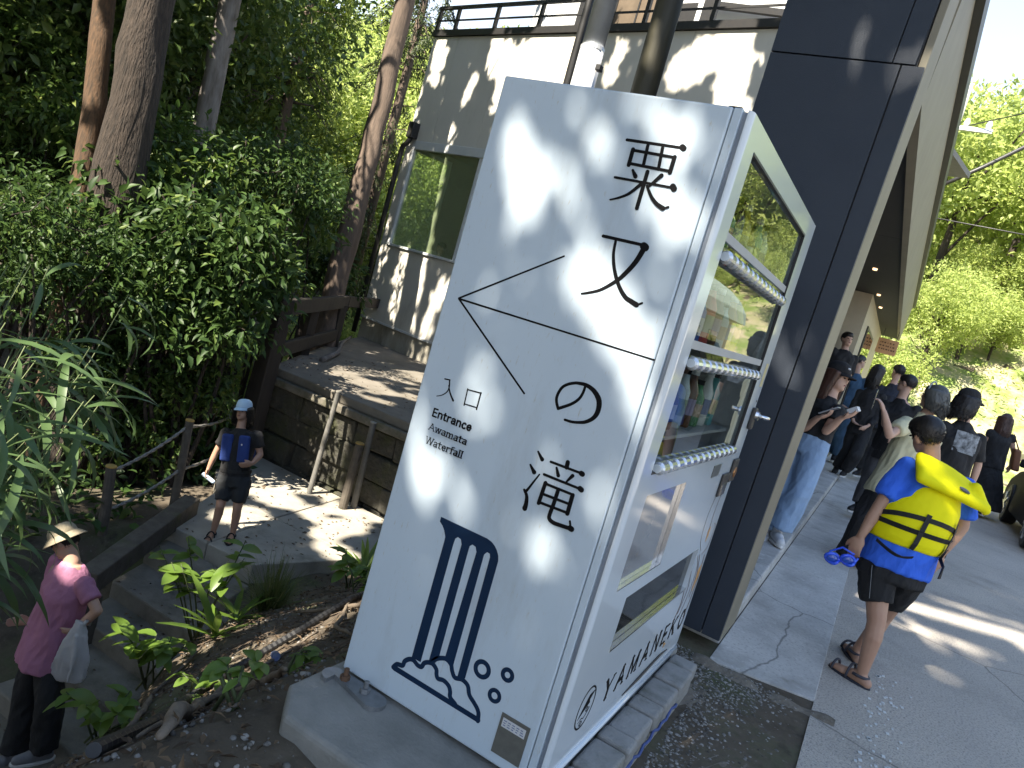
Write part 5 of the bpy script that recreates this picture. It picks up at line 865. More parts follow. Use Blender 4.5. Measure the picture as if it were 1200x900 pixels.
    def sandals(s, mat, sole):
        for q in 'LR':
            an = s.J['an' + q]; d = s.J['to' + q] - an; d[2] = 0; d = unit(d); sd = V(-d[1], d[0], 0); k = s.k; z = an[2] - .088 * k; c = V(an[0], an[1], z) + d * .06 * k
            mb = MB(); P = [c + d * math.cos(t) * .135 * k + sd * math.sin(t) * (.046 + .006 * math.cos(t)) * k for t in np.arange(20) * math.pi / 10]; n = 20
            mb.add(P + [p + V(0, 0, .018 * k) for p in P], [tuple(range(n))[::-1], tuple(range(n, 2 * n))] + [(i, (i + 1) % n, n + (i + 1) % n, n + i) for i in range(n)]); sl = mb.build('sandal', sole, s.t, bevel=.003)
            mb = MB()
            for o, w in ((.115, .036), (.02, .040)):
                P = [c + d * (o - .02) * k + sd * math.cos(t) * w * 1.15 * k + V(0, 0, (.015 + math.sin(t) * (.055 if o > .05 else .085)) * k) for t in np.linspace(0, math.pi, 9)]; mb.tube(P, .008 * k, 6)
            P = [c - d * (.03 + .075 * math.sin(t)) * k + sd * math.cos(t) * .042 * k + V(0, 0, .06 * k) for t in np.linspace(0, math.pi, 9)]; mb.tube(P, .009 * k, 6); mb.build('strap', mat, sl, smooth=True)
    def shoes(s, mat, sole=None):
        for q in 'LR':
            an = s.J['an' + q]; d = s.J['to' + q] - an; d[2] = 0; d = unit(d); sd = V(-d[1], d[0], 0); k = s.k; z = an[2] - .088 * k; c = V(an[0], an[1], z) + d * .06 * k
            mb = MB(); mb.cone(c - d * .09 * k + V(0, 0, .045 * k), .042 * k, c + d * .02 * k + V(0, 0, .05 * k), .046 * k); mb.cone(c + d * .02 * k + V(0, 0, .045 * k), .046 * k, c + d * .10 * k + V(0, 0, .034 * k), .038 * k); mb.cone(c - d * .055 * k + V(0, 0, .06 * k), .045 * k, c - d * .055 * k + V(0, 0, .10 * k), .046 * k)
            o = organic(mb, .009, 'shoe', mat, s.t, 2)
            P = [c + d * math.cos(t) * .145 * k + sd * math.sin(t) * .05 * k + V(0, 0, .0) for t in np.arange(18) * math.pi / 9]; n = 18; mb = MB()
            mb.add(P + [p + V(0, 0, .022 * k) for p in P], [tuple(range(n))[::-1], tuple(range(n, 2 * n))] + [(i, (i + 1) % n, n + (i + 1) % n, n + i) for i in range(n)]); mb.build('sole', sole or M('white_sole', (.7, .7, .68), .6), o, bevel=.003)
WHITEP = M('white_plastic', (.72, .73, .75), .35)
# ---- young person in the yellow life jacket
B = Body('boy', 'person in a yellow life jacket, blue T-shirt and black shorts walking up the road', PEOPLE['boy'], SKIN, 1.46, hs=.172, head_fwd=(-.75, .66, 0), face=True)
B.J['head'] = B.J['head'] - B.hu * .01
palmL = V(.2, 1, 0)
B.body(.0065, hands=(('L', .9), ('R', .35)), palm={'L': -B.r * 0 + V(.3, 1, .2), 'R': V(-.6, .7, 0)})
BLUE = cloth('blue_shirt', (.035, .15, .78), .8, 6); B.shirt(BLUE, .74, .016, -.005, voxel=.008, loose=.004)
BLKC = cloth('black_cloth', (.010, .010, .011), 1.4); B.trousers(BLKC, .66, .012, name='shorts', voxel=.008, wide=.004)
B.hair(HAIRB, 'short', .008)
mb = MB(); P = [B.J['hipL'] * (1 - t) + B.J['knL'] * t - B.r * .070 - B.f * (.078 - .03 * t) for t in np.linspace(.05, .62, 8)]; mb.tube(P, .0012, 5); mb.build('seam_stripe', M('grey_piping', (.25, .26, .27), .6), B.t)
YEL = M('yellow_life_jacket', (.86, .80, .006), .65, (.80, .73, .006), 5, bump=.6, bscale=11, spec=.15); STRAP = M('black_webbing', (.012, .012, .013), .7)
j = B.J; hs = B.hs; base = B.hip + B.up * .125; topc = (j['shL'] + j['shR']) / 2
prof = [(0., 1.0, .80), (.10, 1.06, .90), (.35, 1.07, .93), (.62, 1.02, .90), (.82, .86, .78), (.98, .70, .58), (1.08, .46, .42)]
vax = topc - base
def vsurf(t, a, out=0.):
    for q in range(len(prof) - 1):
        if prof[q][0] <= t <= prof[q + 1][0] or q == len(prof) - 2:
            w = (t - prof[q][0]) / (prof[q + 1][0] - prof[q][0]); rx = prof[q][1] * (1 - w) + prof[q + 1][1] * w; ry = prof[q][2] * (1 - w) + prof[q + 1][2] * w; break
    return base + vax * t + B.r * math.cos(a) * (hs * rx + out) + B.f * math.sin(a) * (hs * ry + out)
mb = MB(); mb.rings([[vsurf(t, a) for a in np.arange(28) * math.pi / 14] for t in (0, .04, .1, .35, .62, .82, .98, 1.08)]); vest = organic(mb, .009, 'life_jacket', YEL, B.t, 3, fold=.0018)
def ribbon(pts_in, mat, name, w, wv=None, th=.003):
    mb = MB(); P = [np.asarray(p) for p in pts_in]; n = len(P); rows = []
    for i in range(n):
        d = unit(P[min(i + 1, n - 1)] - P[max(0, i - 1)]); o = unit(P[i] - (base + vax * .5)); o = unit(o - d * (o @ d)); s_ = np.cross(d, o); rows.append([P[i] - s_ * w / 2, P[i] + s_ * w / 2, P[i] + s_ * w / 2 + o * th, P[i] - s_ * w / 2 + o * th])
    return mb.rings(rows).build(name, mat, vest)
A1 = np.linspace(math.pi * 1.0, math.pi * 2.0, 15)
ribbon([vsurf(.30 + .15 * math.sin(a - math.pi) ** .8 if 0 <= a - math.pi <= math.pi else .3, a, .004) for a in np.linspace(math.pi * 1.001, math.pi * 1.999, 15)], STRAP, 'waist_strap', .024)
ribbon([vsurf(.25, a, .0055) for a in A1], STRAP, 'waist_strap', .026)
for a in (1.44, 1.76): ribbon([vsurf(t, math.pi * a, .008) for t in (.52, .40, .25, .1, .01)], STRAP, 'back_strap', .022)
ribbon([base + vax * (-.02 - .10 * math.sin(math.pi * t * .8)) + B.r * hs * (-1.08 + .98 * t) - B.f * (hs * (.35 + .62 * math.sin(math.pi * min(1, t + .25) * .62))) for t in np.linspace(0, 1, 9)], STRAP, 'loose_strap', .022)
ribbon([vsurf(t, math.pi * 1.79, .012) for t in (.15, 0)] + [base + B.r * hs * .84 - B.f * hs * .8 - B.up * .03, base + B.r * hs * .86 - B.f * hs * .78 - B.up * .09], STRAP, 'buckle_strap', .03)
mb = MB(); cc = topc + B.up * .015 - B.f * hs * .62
for q in np.linspace(-1, 1, 21):
    p0 = cc + B.r * q * hs * .80 + B.up * (.045 - .012 * q * q - .03 * q) + B.f * .05; p1 = cc + B.r * (q * hs * .98 + .03) - B.up * (.055 + .02 * q) - B.f * (.045 - .02 * q * q); mb.cone(p0, .022, p1, .026, 10)
mb.cone(cc + B.r * hs * .80, .03, cc + B.r * hs * 1.22 - B.up * .085 - B.f * .02, .022); col_ = organic(mb, .008, 'collar_flap', YEL, vest, 3, fold=.002)
mb = MB(); ec = cc + B.r * .055 - B.up * .025 - B.f * .062; mb.ell(ec, (.030, .006, .009), np.stack([unit(B.r - B.up * .25), B.f, unit(B.up + B.r * .25)], 1)); mb.build('badge', M('dark_badge', (.03, .035, .05), .4, (.12, .13, .16), 90), col_, smooth=True)
B.sandals(M('grey_strap', (.05, .05, .065), .7), M('dark_sole', (.02, .025, .04), .7))
hp = j['waL'] + unit(j['haL'] - j['waL']) * .10
gog = thing('swim_goggles', 'bright blue swim goggles held by the person in the yellow life jacket', 'goggles', tuple(hp - V(0, 0, .06)))
BLP = M('bright_blue_plastic', (.02, .06, .75), .25, (.05, .16, .85), 30, coat=.3)
for sg in (-1, 1):
    mb = MB(); c = hp + V(-.045 + .035 * sg, -.01, -.045 + .01 * sg); a = np.arange(14) * math.pi / 7; mb.tube([c + V(math.cos(t) * .032, 0.012 * math.sin(2 * t), math.sin(t) * .024) for t in np.append(a, a[:1])], .008, 7); e_ = mb.build('eyepiece', BLP, gog, smooth=True)
    mb = MB(); mb.ell(c, (.028, .006, .02)); mb.build('lens', M('blue_lens', (.03, .10, .5), .05, coat=.8), e_, smooth=True)
mb = MB(); mb.tube([hp + V(.01, 0, 0), hp + V(-.05, .02, .01), hp + V(-.10, .01, -.03), hp + V(-.07, 0, -.06), hp + V(.02, .01, -.05), hp + V(.03, 0, -.01)], .006, 6); mb.build('head_strap', BLP, gog, smooth=True)
# ---- child in the blue vest on the path
B = Body('girl', 'person in a pale blue cap and blue life vest standing on the concrete path', PEOPLE['girl'], SKIN, 1.45, head_fwd=(.35, -.9, -.25), hs=.16); B.body(.009, hands=(('L', .5), ('R', .9)))
B.shirt(BLKC, .62, .012, -.04, voxel=.011); VB = cloth('blue_vest', (.02, .05, .22), .7, 5)
B.trousers(cloth('dark_shorts', (.018, .02, .022), 1.3), .78, .016, name='shorts', wide=-.004)
for sg in (-1, 1):
    mb = MB(); c = B.hip * .36 + B.J['neck'] * .64 + B.r * sg * .083 + B.f * .088; mb.obox(c, B.r * .055, B.up * .135, B.f * .026); mb.build('vest_panel', VB, B.t, bevel=.022, seg=3)
mb = MB(); mb.obox(B.hip * .36 + B.J['neck'] * .64 - B.f * .1, B.r * .14, B.up * .15, B.f * .025); mb.build('vest_back', VB, B.t, bevel=.02)
mb = MB(); mb.rings([B.ring(B.hip + B.up * z, .155, .125) for z in (.085, .115)]); mb.build('vest_belt', STRAP, B.t)
mb = MB(); mb.ell(B.hip * .27 + B.J['neck'] * .73 - B.r * .07 + B.f * .118, (.010, .004, .010)); mb.build('vest_badge', WHITEP, B.t)
B.hair(HAIRB, 'long', .011, .17); B.hat(M('pale_blue_cap', (.46, .62, .74), .75, (.42, .56, .70), 8), 'cap'); B.sandals(BLKC, RUBBER)
mb = MB(); p = B.J['waR'] + unit(B.J['haR'] - B.J['waR']) * .09; mb.tube([p + V(-.04, 0, .02), p + V(.10, .02, -.015), p + V(.115, .02, -.018)], [.02, .02, .012], 12); tag(mb.build('water_bottle', M('pale_bottle', (.55, .66, .78), .3), smooth=True), 'pale blue bottle in the hand of the person in the blue vest', 'bottle')
# ---- walker in pink
PW = dict(PEOPLE['woman']); 
for a in ('sh', 'el', 'wa', 'ha', 'hip', 'kn', 'an', 'to'): PW[a + 'L'], PW[a + 'R'] = PW[a + 'R'], PW[a + 'L']
B = Body('woman', 'person in a pink T-shirt and beige hat going down the concrete steps', PW, SKIN2, 1.6, head_fwd=(-.8, -.45, -.3), hs=.19); B.body(.0085, hands=(('L', .5), ('R', .3)))
B.shirt(cloth('pink_shirt', (.40, .17, .27), .85, 5), .60, .02, -.06, voxel=.010, loose=.02); B.trousers(BLKC, 1.95, .018, wide=.012, flare=.02); B.hair(HAIRB, 'short'); B.hat(cloth('beige_hat', (.34, .29, .20), .85, 8), 'bucket'); B.shoes(cloth('grey_shoe', (.2, .2, .21)))
e = B.J['elL'] * .35 + B.J['waL'] * .65; bag = thing('plastic_bag', 'white plastic carrier bag hanging from the forearm of the person in pink', 'bag', tuple(e - V(0, 0, .42)))
mb = MB(); rg = []; 
for q, (z, w, d) in enumerate(((.03, .035, .02), (-.03, .05, .035), (-.12, .085, .05), (-.24, .12, .06), (-.36, .13, .05), (-.40, .11, .03))):
    a = np.arange(20) * math.pi / 10; rr = 1 + .16 * np.sin(a * 5 + q) + .08 * np.sin(a * 9 + 2 * q); rg.append(e + V(.02, -.03, z) + np.outer(np.cos(a) * w * rr, V(.75, .5, .1 * (q % 2))) + np.outer(np.sin(a) * d * rr, V(-.5, .75, 0)))
mb.rings(rg); mb2 = MB(); [mb2.tube([e + V(.02 + .05 * math.cos(q), -.03 + .04 * math.sin(q), -.05), e + V(.02 + .085 * math.cos(q + .3), -.03 + .06 * math.sin(q + .3), -.2), e + V(.02 + .11 * math.cos(q + .1), -.03 + .07 * math.sin(q + .1), -.36)], [.012, .016, .012], 6) for q in (.3, 1.6, 2.9, 4.1, 5.3)]; mb.v, mb.f = mb.v + mb2.v, mb.f + [tuple(i + len(mb.v) for i in f) for f in mb2.f]; m_ = leafmat('white_poly', (.55, .56, .58), (.6, .61, .63), .35, .4); organic(mb, .009, 'sack', m_, bag, 2, fold=.012)
mb = MB(); mb.tube([e + V(.02, -.03, -.02), e + V(.06, -.02, .05), e + V(.03, .04, .05), e + V(.01, .04, -.02)], .012, 8); mb.build('handles', m_, bag, smooth=True)
# ---- queue by the shop
JEANS = cloth('pale_jeans', (.26, .38, .56), .8, 5); DJEANS = cloth('blue_denim', (.05, .11, .19), .8, 5)
B = Body('jeans', 'person in pale blue jeans and black cap checking a phone beside the black wall', PEOPLE['jeans'], SKIN2, 1.6, head_fwd=(.75, -.35, -.35), hs=.17); B.body(.009, hands=(('L', .7), ('R', .5)), palm={'L': V(0, 0, 1), 'R': V(0, 0, 1)})
B.shirt(BLKC, .5, .012, .03); B.trousers(JEANS, 1.92, .02, wide=.014, flare=.03, name='jeans'); B.hair(HAIRBR, 'long', .010, .30); c_ = B.hat(BLKC, 'cap'); B.shoes(M('white_shoe', (.62, .63, .64), .6))
mb = MB(); mb.ell(B.headc + B.hf * .078 + B.hu * .085 + B.hr * .02, (.016, .012, .009), B.hrot()); mb.build('cap_patch', WHITEP, c_)
for q, nm, lab, sz, mt in (('L', 'mobile_phone', 'mobile phone in the hand of the person in pale jeans', (.075, .038, .005), M('phone_silver', (.35, .36, .38), .25)), ('R', 'earphone_case', 'small white box on the open palm of the person in pale jeans', (.04, .03, .018), WHITEP)):
    p = B.J['wa' + q] + unit(B.J['ha' + q] - B.J['wa' + q]) * .10; d = unit(B.J['ha' + q] - B.J['wa' + q]); u_ = unit(np.cross(d, np.cross(V(0, 0, 1), d))); tag(MB().obox(p + u_ * .028, d * sz[0], np.cross(u_, d) * sz[1], u_ * sz[2]).build(nm, mt, bevel=.004), lab, nm.replace('_', ' '))
B = Body('cream', 'person in a cream short sleeved shirt raising a phone, with grey streaked bobbed hair', PEOPLE['cream'], SKIN2, 1.6, head_fwd=(-.75, .3, .1), hs=.185); B.body(.009, hands=(('L', .8), ('R', .4)), palm={'L': V(-1, .2, 0)})
B.shirt(cloth('cream_shirt', (.58, .55, .36), .88, 5), .62, .022, -.10, loose=.03); B.trousers(BLKC, 1.95, .03, wide=.045, flare=.03); B.hair(HAIRG, 'long', .010, .15); B.sandals(BLKC, RUBBER)
mb = MB(); a = np.linspace(0, math.pi, 13); mb.tube([B.headc + B.hr * math.cos(t) * .089 + B.hu * (.02 + .112 * math.sin(t)) + B.hf * .03 for t in a], .007, 7); mb.build('hair_band', M('grey_band', (.35, .38, .38), .5), B.t, smooth=True)
p = B.J['waL'] + unit(B.J['haL'] - B.J['waL']) * .09 + V(-.045, 0, 0); tag(MB().obox(p, V(.004, .0, .0), V(0, .036, .01), V(.0, -.02, .073)).build('mobile_phone', M('phone_dark', (.10, .11, .12), .2), bevel=.004), 'mobile phone raised by the person in the cream shirt', 'mobile phone')
B = Body('denim', 'person in a blue denim jacket and jeans standing deepest in the queue by the wall', PEOPLE['denim'], SKIN2, 1.7, head_fwd=(.8, .5, -.1)); B.body(.012); B.shirt(DJEANS, 1.9, .02, -.03, name='jacket', voxel=.013); B.trousers(DJEANS, 1.95, .02, wide=.015, voxel=.013); B.hair(HAIRB, 'short'); B.shoes(BLKC)
B = Body('black', 'person all in black with striped sneakers waiting against the shop wall', PEOPLE['black'], SKIN2, 1.6, head_fwd=(.75, .5, -.2)); B.body(.012); B.shirt(BLKC, 1.8, .02, -.08, voxel=.013); B.trousers(BLKC, 1.93, .02, wide=.02, voxel=.013); B.hair(HAIRB, 'long', .012, .3); B.shoes(BLKC)
B = Body('tee', 'person in a black T-shirt with bare forearms behind the one in cream', PEOPLE['tee'], SKIN2, 1.6, head_fwd=(-.85, .35, -.25)); B.body(.011); B.shirt(BLKC, .6, .02, -.08, voxel=.012); B.trousers(cloth('grey_trousers', (.06, .06, .065)), 1.93, .02, wide=.02, voxel=.013); B.hair(HAIRB, 'short'); B.shoes(RUBBER)
B = Body('tall', 'tallest dark haired person at the back of the queue in a dark jacket', PEOPLE['tall'], SKIN2, 1.74, head_fwd=(-.6, .75, 0)); B.body(.012); B.shirt(cloth('navy_top', (.02, .025, .04)), 1.8, .02, -.06, voxel=.013); B.trousers(BLKC, 1.93, .02, wide=.02, voxel=.013); B.hair(HAIRB, 'short'); B.shoes(RUBBER)
B = Body('hood', 'person in a black cap and black shirt with a pale print across the back', PEOPLE['hood'], SKIN2, 1.68, head_fwd=(.75, .55, -.25)); B.body(.010); sh_ = B.shirt(BLKC, .9, .03, -.12, voxel=.012, loose=.02); B.trousers(BLKC, 1.95, .03, wide=.03, voxel=.013); B.hair(HAIRB, 'long', .011, .18); B.hat(BLKC, 'cap'); B.shoes(RUBBER)
PR = M('grey_print', (.30, .33, .36), .8, (.04, .045, .05), 26, detail=3); ch = B.hip * .3 + B.J['neck'] * .7
mb = MB(); rows = []
for z in (-.10, -.05, 0, .05, .09): rows.append([ch + B.up * z + B.r * x - B.f * (math.sqrt(max(0, 1 - (x / (B.hs * .95 + .03)) ** 2)) * (B.hs * .60 + .034)) for x in np.linspace(-.10, .12, 9)])
V_ = [p for r_ in rows for p in r_]; mb.add(V_ + [p - B.f * .003 for p in V_], [(r_ * 9 + i, r_ * 9 + i + 1, r_ * 9 + i + 10, r_ * 9 + i + 9) for r_ in range(4) for i in range(8)] + [(45 + r_ * 9 + i, 45 + r_ * 9 + i + 9, 45 + r_ * 9 + i + 10, 45 + r_ * 9 + i + 1) for r_ in range(4) for i in range(8)]); mb.build('back_print', PR, sh_)
B = Body('dress', 'person with long reddish brown hair and a long black dress walking up the road', PEOPLE['dress'], SKIN2, 1.66, head_fwd=(-.3, .9, 0)); B.body(.012); B.shirt(BLKC, .25, .015, -.02, name='dress_top', voxel=.013); B.skirt(BLKC, .78); B.hair(HAIRBR, 'long', .012, .42); B.shoes(RUBBER)
bg_ = thing('shoulder_bag', 'rust brown shoulder bag hanging at the side of the person in the long black dress', 'bag', tuple(B.J['elR'] - V(0, 0, .3)))
mb = MB(); c = B.J['elR'] + V(.04, -.08, -.08); mb.obox(c, V(.055, .02, 0), V(-.02, .05, 0), V(-.03, 0, .17)); mb.build('pouch', M('rust_leather', (.20, .075, .03), .6), bg_, bevel=.03, seg=3)
mb = MB(); mb.tube([c + V(0, .03, .15), B.J['shR'] + V(.02, -.02, .07), c + V(0, -.03, .15)], .010, 6); mb.build('shoulder_strap', M('rust_leather', (.2, .08, .03)), bg_, smooth=True)
B = Body('doorway', 'person in dark clothes half hidden in the shade of the shop doorway', PEOPLE['doorway'], SKIN2, 1.66, head_fwd=(.5, -.8, 0)); B.body(.013); B.shirt(BLKC, 1.0, .02, -.08, voxel=.014); B.trousers(BLKC, 1.93, .02, voxel=.014); B.hair(HAIRB, 'short'); B.shoes(RUBBER)
# someone inside the rear building window
q0 = FB(.98, -.82, .1); JW = {}
for k_, (a, z) in dict(head=(0, 1.70), neck=(0, 1.5), shL=(-.19, 1.42), shR=(.19, 1.42), elL=(-.25, 1.13), elR=(.25, 1.13), waL=(-.22, .9), waR=(.22, .9), haL=(-.22, .8), haR=(.22, .8), hipL=(-.09, .9), hipR=(.09, .9), knL=(-.1, .48), knR=(.1, .48), anL=(-.1, .08), anR=(.1, .08), toL=(-.1, 0), toR=(.1, 0)).items(): JW[k_] = tuple(q0 - FU * a + V(0, 0, z) + (FN * .15 if k_[:2] == 'to' else 0))
B = Body('window', 'dark haired person standing inside the corner window of the rear building', JW, SKIN2, 1.7, head_fwd=FN - FU * .3); B.body(.013); B.shirt(cloth('dull_green_top', (.06, .07, .05)), 1.0, .02, -.08, voxel=.014); B.trousers(BLKC, 1.93, .02, voxel=.014); B.hair(HAIRB, 'short'); B.shoes(RUBBER)
# ------------------------------------------------------------------ where sunlight comes through the canopy (leaves cut away to place the sun patches)
s = np.array(S); e1 = unit(np.cross(s, (0, 0, 1))); e2 = np.cross(s, e1)
LIT3 = [(V(*a), V(*b), (max(.020, w * .9) if max(a[1], b[1]) < 2 else w)) for a, b, w in LIT]
rg = np.random.default_rng(5)
for k in range(26):   # flecks on the rear building
    u, z = rg.uniform(-.2, 3.2), rg.uniform(-.5, 1.6) if k < 16 else rg.uniform(3.8, 5.8); h = rg.uniform(.12, .32); LIT3.append((FB(u, 0, z - h), FB(u + rg.uniform(-.06, .12), 0, z + h), rg.uniform(.08, .16)))
for a, b_, w in (((2.6, 5.1), (3.6, 5.7), .38), ((3.4, 4.9), (3.9, 5.3), .25), ((.35, 5.2), (.3, 5.7), .16), ((6.2, 5.3), (6.9, 5.7), .2), ((4.9, 5.2), (4.95, 5.6), .12)): LIT3.append((FB(a[0], 0, a[1]), FB(b_[0], 0, b_[1]), w))
for k in range(15): x, y = rg.uniform(-5.3, -3.7), rg.uniform(3.7, 5.5); LIT3.append((V(x, y, -1.75), V(x + rg.uniform(-.2, .3), y + rg.uniform(-.1, .2), -1.75), rg.uniform(.05, .13)))
for k in range(12): x, y = rg.uniform(-7, -3.5), rg.uniform(6, 8.5); LIT3.append((V(x, y, -.5), V(x + rg.uniform(.1, .4), y + .05, -.5), rg.uniform(.04, .10)))
LIT3 += [(V(-8.6, 3.4, 2.4), V(-8.75, 3.5, 3.2), .08), (V(-9.5, 5.7, 2.2), V(-9.7, 5.8, 4.4), .15), (V(-8.9, 8.7, 2.), V(-9.3, 9., 5.5), .22), (V(-12.2, 9.3, .3), V(-12.3, 9.4, 8), 1.5), (V(-14.2, 8.6, 2), V(-14.2, 8.6, 8), .9), (V(-4.0, 1.2, -.98), V(-4.0, 1.25, -1.0), .03), (V(-3.95, 1.3, -1.2), V(-3.9, 1.35, -1.3), .05), (V(-3.3, 1.95, -1.3), V(-3.35, 2.0, -1.4), .16), (V(-3., 1.4, -1.5), V(-2.9, 1.7, -1.6), .16), (V(-1.4, 2.55, 2.85), V(-1.42, 2.55, 3.0), .05), (V(-1.88, 2.6, 2.5), V(-1.92, 2.6, 3.8), .2), (V(-2.6, 0, .35), V(-2.4, .2, .45), .06), (V(-2.2, -.1, .1), V(-2.3, .1, -.2), .05), (V(-3.4, 4.2, -1.3), V(-3.4, 4.2, -1.5), .12)]
for k in range(150): c = V(*SHR[k % len(SHR)]) + rg.normal(0, .6, 3); LIT3.append((c, c + rg.normal(0, .3, 3), rg.uniform(.06, .22)))
for k in range(24): c = V(*SAS[k % len(SAS)]) + rg.normal(0, .2, 3); LIT3.append((c, c + rg.normal(0, .08, 3), rg.uniform(.03, .07)))
SA = np.array([[p @ e1, p @ e2] for p, q, w in LIT3]); SBB = np.array([[q @ e1, q @ e2] for p, q, w in LIT3]); SW = np.array([w for *_, w in LIT3])
def shaded(P, margin):
    q = np.stack([P @ e1, P @ e2], 1); keep = np.ones(len(P), bool)
    for a, b_, w in zip(SA, SBB, SW):
        d = b_ - a; t = np.clip(((q - a) @ d) / (d @ d + 1e-9), 0, 1); keep &= np.linalg.norm(q - (a + t[:, None] * d), axis=1) > w + margin
    return keep
# ------------------------------------------------------------------ vegetation
def clumps_mesh(name, C_, cr, per, Ls, ratio, mat, shape='diamond', up=.6, flat=1., droop=0., mask=False):
    """leaf clumps: centres C_ (n,3), clump radius cr, `per` leaves each"""
    n = len(C_); cc = np.repeat(C_, per, 0); rr = np.repeat(np.broadcast_to(cr, n), per)[:, None]; off = rnd_dirs(n * per) * RNG.random((n * per, 1)) ** .5; off[:, 2] *= flat
    P = cc + off * rr
    if mask: kp = shaded(P, .12); P, off, cc = P[kp], off[kp], cc[kp]
    D_ = off + RNG.normal(0, .6, off.shape); D_[:, 2] -= droop; N_ = np.array([[0, 0, up]]) + RNG.normal(0, .45, off.shape)
    L = RNG.uniform(.7, 1.25, len(P)) * Ls; me = leaves(name, P, D_, N_, L, L * ratio * RNG.uniform(.8, 1.2, len(P)), shape); me.materials.append(mat); return me
def limb(mb, a, b, r0, r1, bend=.12, n=6):
    a, b = V(*a), V(*b); L = np.linalg.norm(b - a); x, y = perp(b - a); k1, k2 = random.uniform(-bend, bend) * L, random.uniform(-bend, bend) * L; P = []; rr = []
    for i in range(n + 1): t = i / n; P.append(a + (b - a) * t + x * k1 * math.sin(t * math.pi) + y * k2 * math.sin(t * 2.2)); rr.append(r0 + (r1 - r0) * t)
    mb.tube(P, rr, 8); return P
def put_part(name, me, parent): o = bpy.data.objects.new(name, me); COL.objects.link(o); o.parent = parent; ORG[o.name] = ORG[parent.name]; return o
def local(me, og):
    co = np.empty(len(me.vertices) * 3, np.float32); me.vertices.foreach_get('co', co); co = co.reshape(-1, 3) - np.asarray(og, np.float32); me.vertices.foreach_set('co', co.ravel()); me.update(); return me
# --- broadleaf understory shrubs
def shrub(c, r, nclump, per, Ls, mat, label, cat='shrub', group=None, name='shrub', base=None):
    c = V(*c); bz = float(ground_z(c[0], c[1])); base = V(c[0] + random.uniform(-.3, .3), c[1] + random.uniform(-.3, .3), bz) if base is None else V(*base)
    t = thing(name, label, cat, tuple(base), group); d = rnd_dirs(nclump); d[:, 2] = np.abs(d[:, 2]) * 1.0 - .35; C_ = c + d * np.array(r) * RNG.random((nclump, 1)) ** .4
    me = clumps_mesh('foliage', C_, .26 * np.mean(r), per, Ls, .42, mat, 'pointed', up=.9, droop=.35); put_part('foliage', local(me, base), t)
    mb = MB()
    for k in range(5): tip = C_[RNG.integers(nclump)]; P = limb(mb, base + V(random.uniform(-.1, .1), random.uniform(-.1, .1), -.1), tip, .035, .008)
    for k in range(14): a = C_[RNG.integers(nclump)]; b = C_[RNG.integers(nclump)]; mb.tube([a, (a + b) / 2 + V(0, 0, -.08), b], [.007, .006, .003], 5) if np.linalg.norm(a - b) < 1.0 * np.mean(r) else None
    mb.build('stem', BARK, t, smooth=True); return t
SHL = ['leftmost one high up beside the orange brown trunk', 'lower left one over the bamboo grass', 'in front of the orange brown trunk base', 'in front of the thick ridged trunk base', 'in the middle of the thicket under the pale slender trunk', 'under the bright conifer', 'beside the leaning trunk above the guard rail', 'hanging over the chain posts at mid height', 'right above the terrace guard rail post', 'low behind the chain posts', 'in front of the guard rail corner', 'low behind the bamboo grass', 'high at the left edge of the view', 'left edge above the bamboo grass', 'right against the leaning trunk base', 'lowest one between the two chain posts', 'lowest one beside the stone terrace wall', 'high behind the orange brown trunk']
for i, c in enumerate(SHR):
    big = i not in (9, 15, 16, 11)
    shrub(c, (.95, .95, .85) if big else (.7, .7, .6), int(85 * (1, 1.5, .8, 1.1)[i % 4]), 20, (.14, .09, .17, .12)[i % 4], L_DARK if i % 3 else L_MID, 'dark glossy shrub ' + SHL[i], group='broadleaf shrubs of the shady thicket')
# --- trunks
def trunk_tree(name, pts, rad, mat, label, cz, cr, nclump, per, Ls, lmat, wob=.06, cut=1, group=None):
    b = V(*pts[0]); t = thing(name, label, 'tree', tuple(b), group); mb = MB(); P = []; rr = []
    pts = [V(*p) for p in pts]
    for i in range(len(pts) - 1):
        for q in np.linspace(0, 1, 7, endpoint=False): P.append(pts[i] * (1 - q) + pts[i + 1] * q + V(random.uniform(-wob, wob), random.uniform(-wob, wob), 0) * .4); rr.append((rad[i] * (1 - q) + rad[i + 1] * q) * random.uniform(.96, 1.04))
    P.append(pts[-1]); rr.append(rad[-1]); mb.tube(P, rr, 20); top = pts[-1]
    v = np.array(mb.v); ang = np.arctan2(v[:, 1] - b[1], v[:, 0] - b[0]); v[:, :2] += (.02 * np.sin(ang * 7 + v[:, 2] * .8)[:, None]) * np.stack([np.cos(ang), np.sin(ang)], 1); mb.v = [tuple(p) for p in v]
    mb.build('trunk', mat, t, smooth=True); mb = MB(); C_ = []
    for k in range(nclump):
        a = top - (top - pts[-2]) * random.uniform(0, .55); d = rnd_dirs(1)[0] * np.array([cr, cr, .8]); e = V(a[0], a[1], cz) + d * random.uniform(.4, 1); C_.append(e)
        if k % 4 == 0: limb(mb, a, e, .05, .012)
    mb.build('limbs', mat, t, smooth=True); me = clumps_mesh('crown', np.array(C_), cr * .28, per, Ls, .45, lmat, up=.8, mask=True); put_part('crown', local(me, b), t); return t
trunk_tree('cedar_tree', [(-7.5, 3.45, -3.1), (-7.9, 3.60, 2.2), (-8.2, 3.72, 4.2), (-8.9, 4.0, 9.5)], [.36, .26, .235, .14], BARK, 'thick ridged dark tree trunk at the upper left, forked low down', 10., 2.6, 28, 60, .3, L_SHADE)
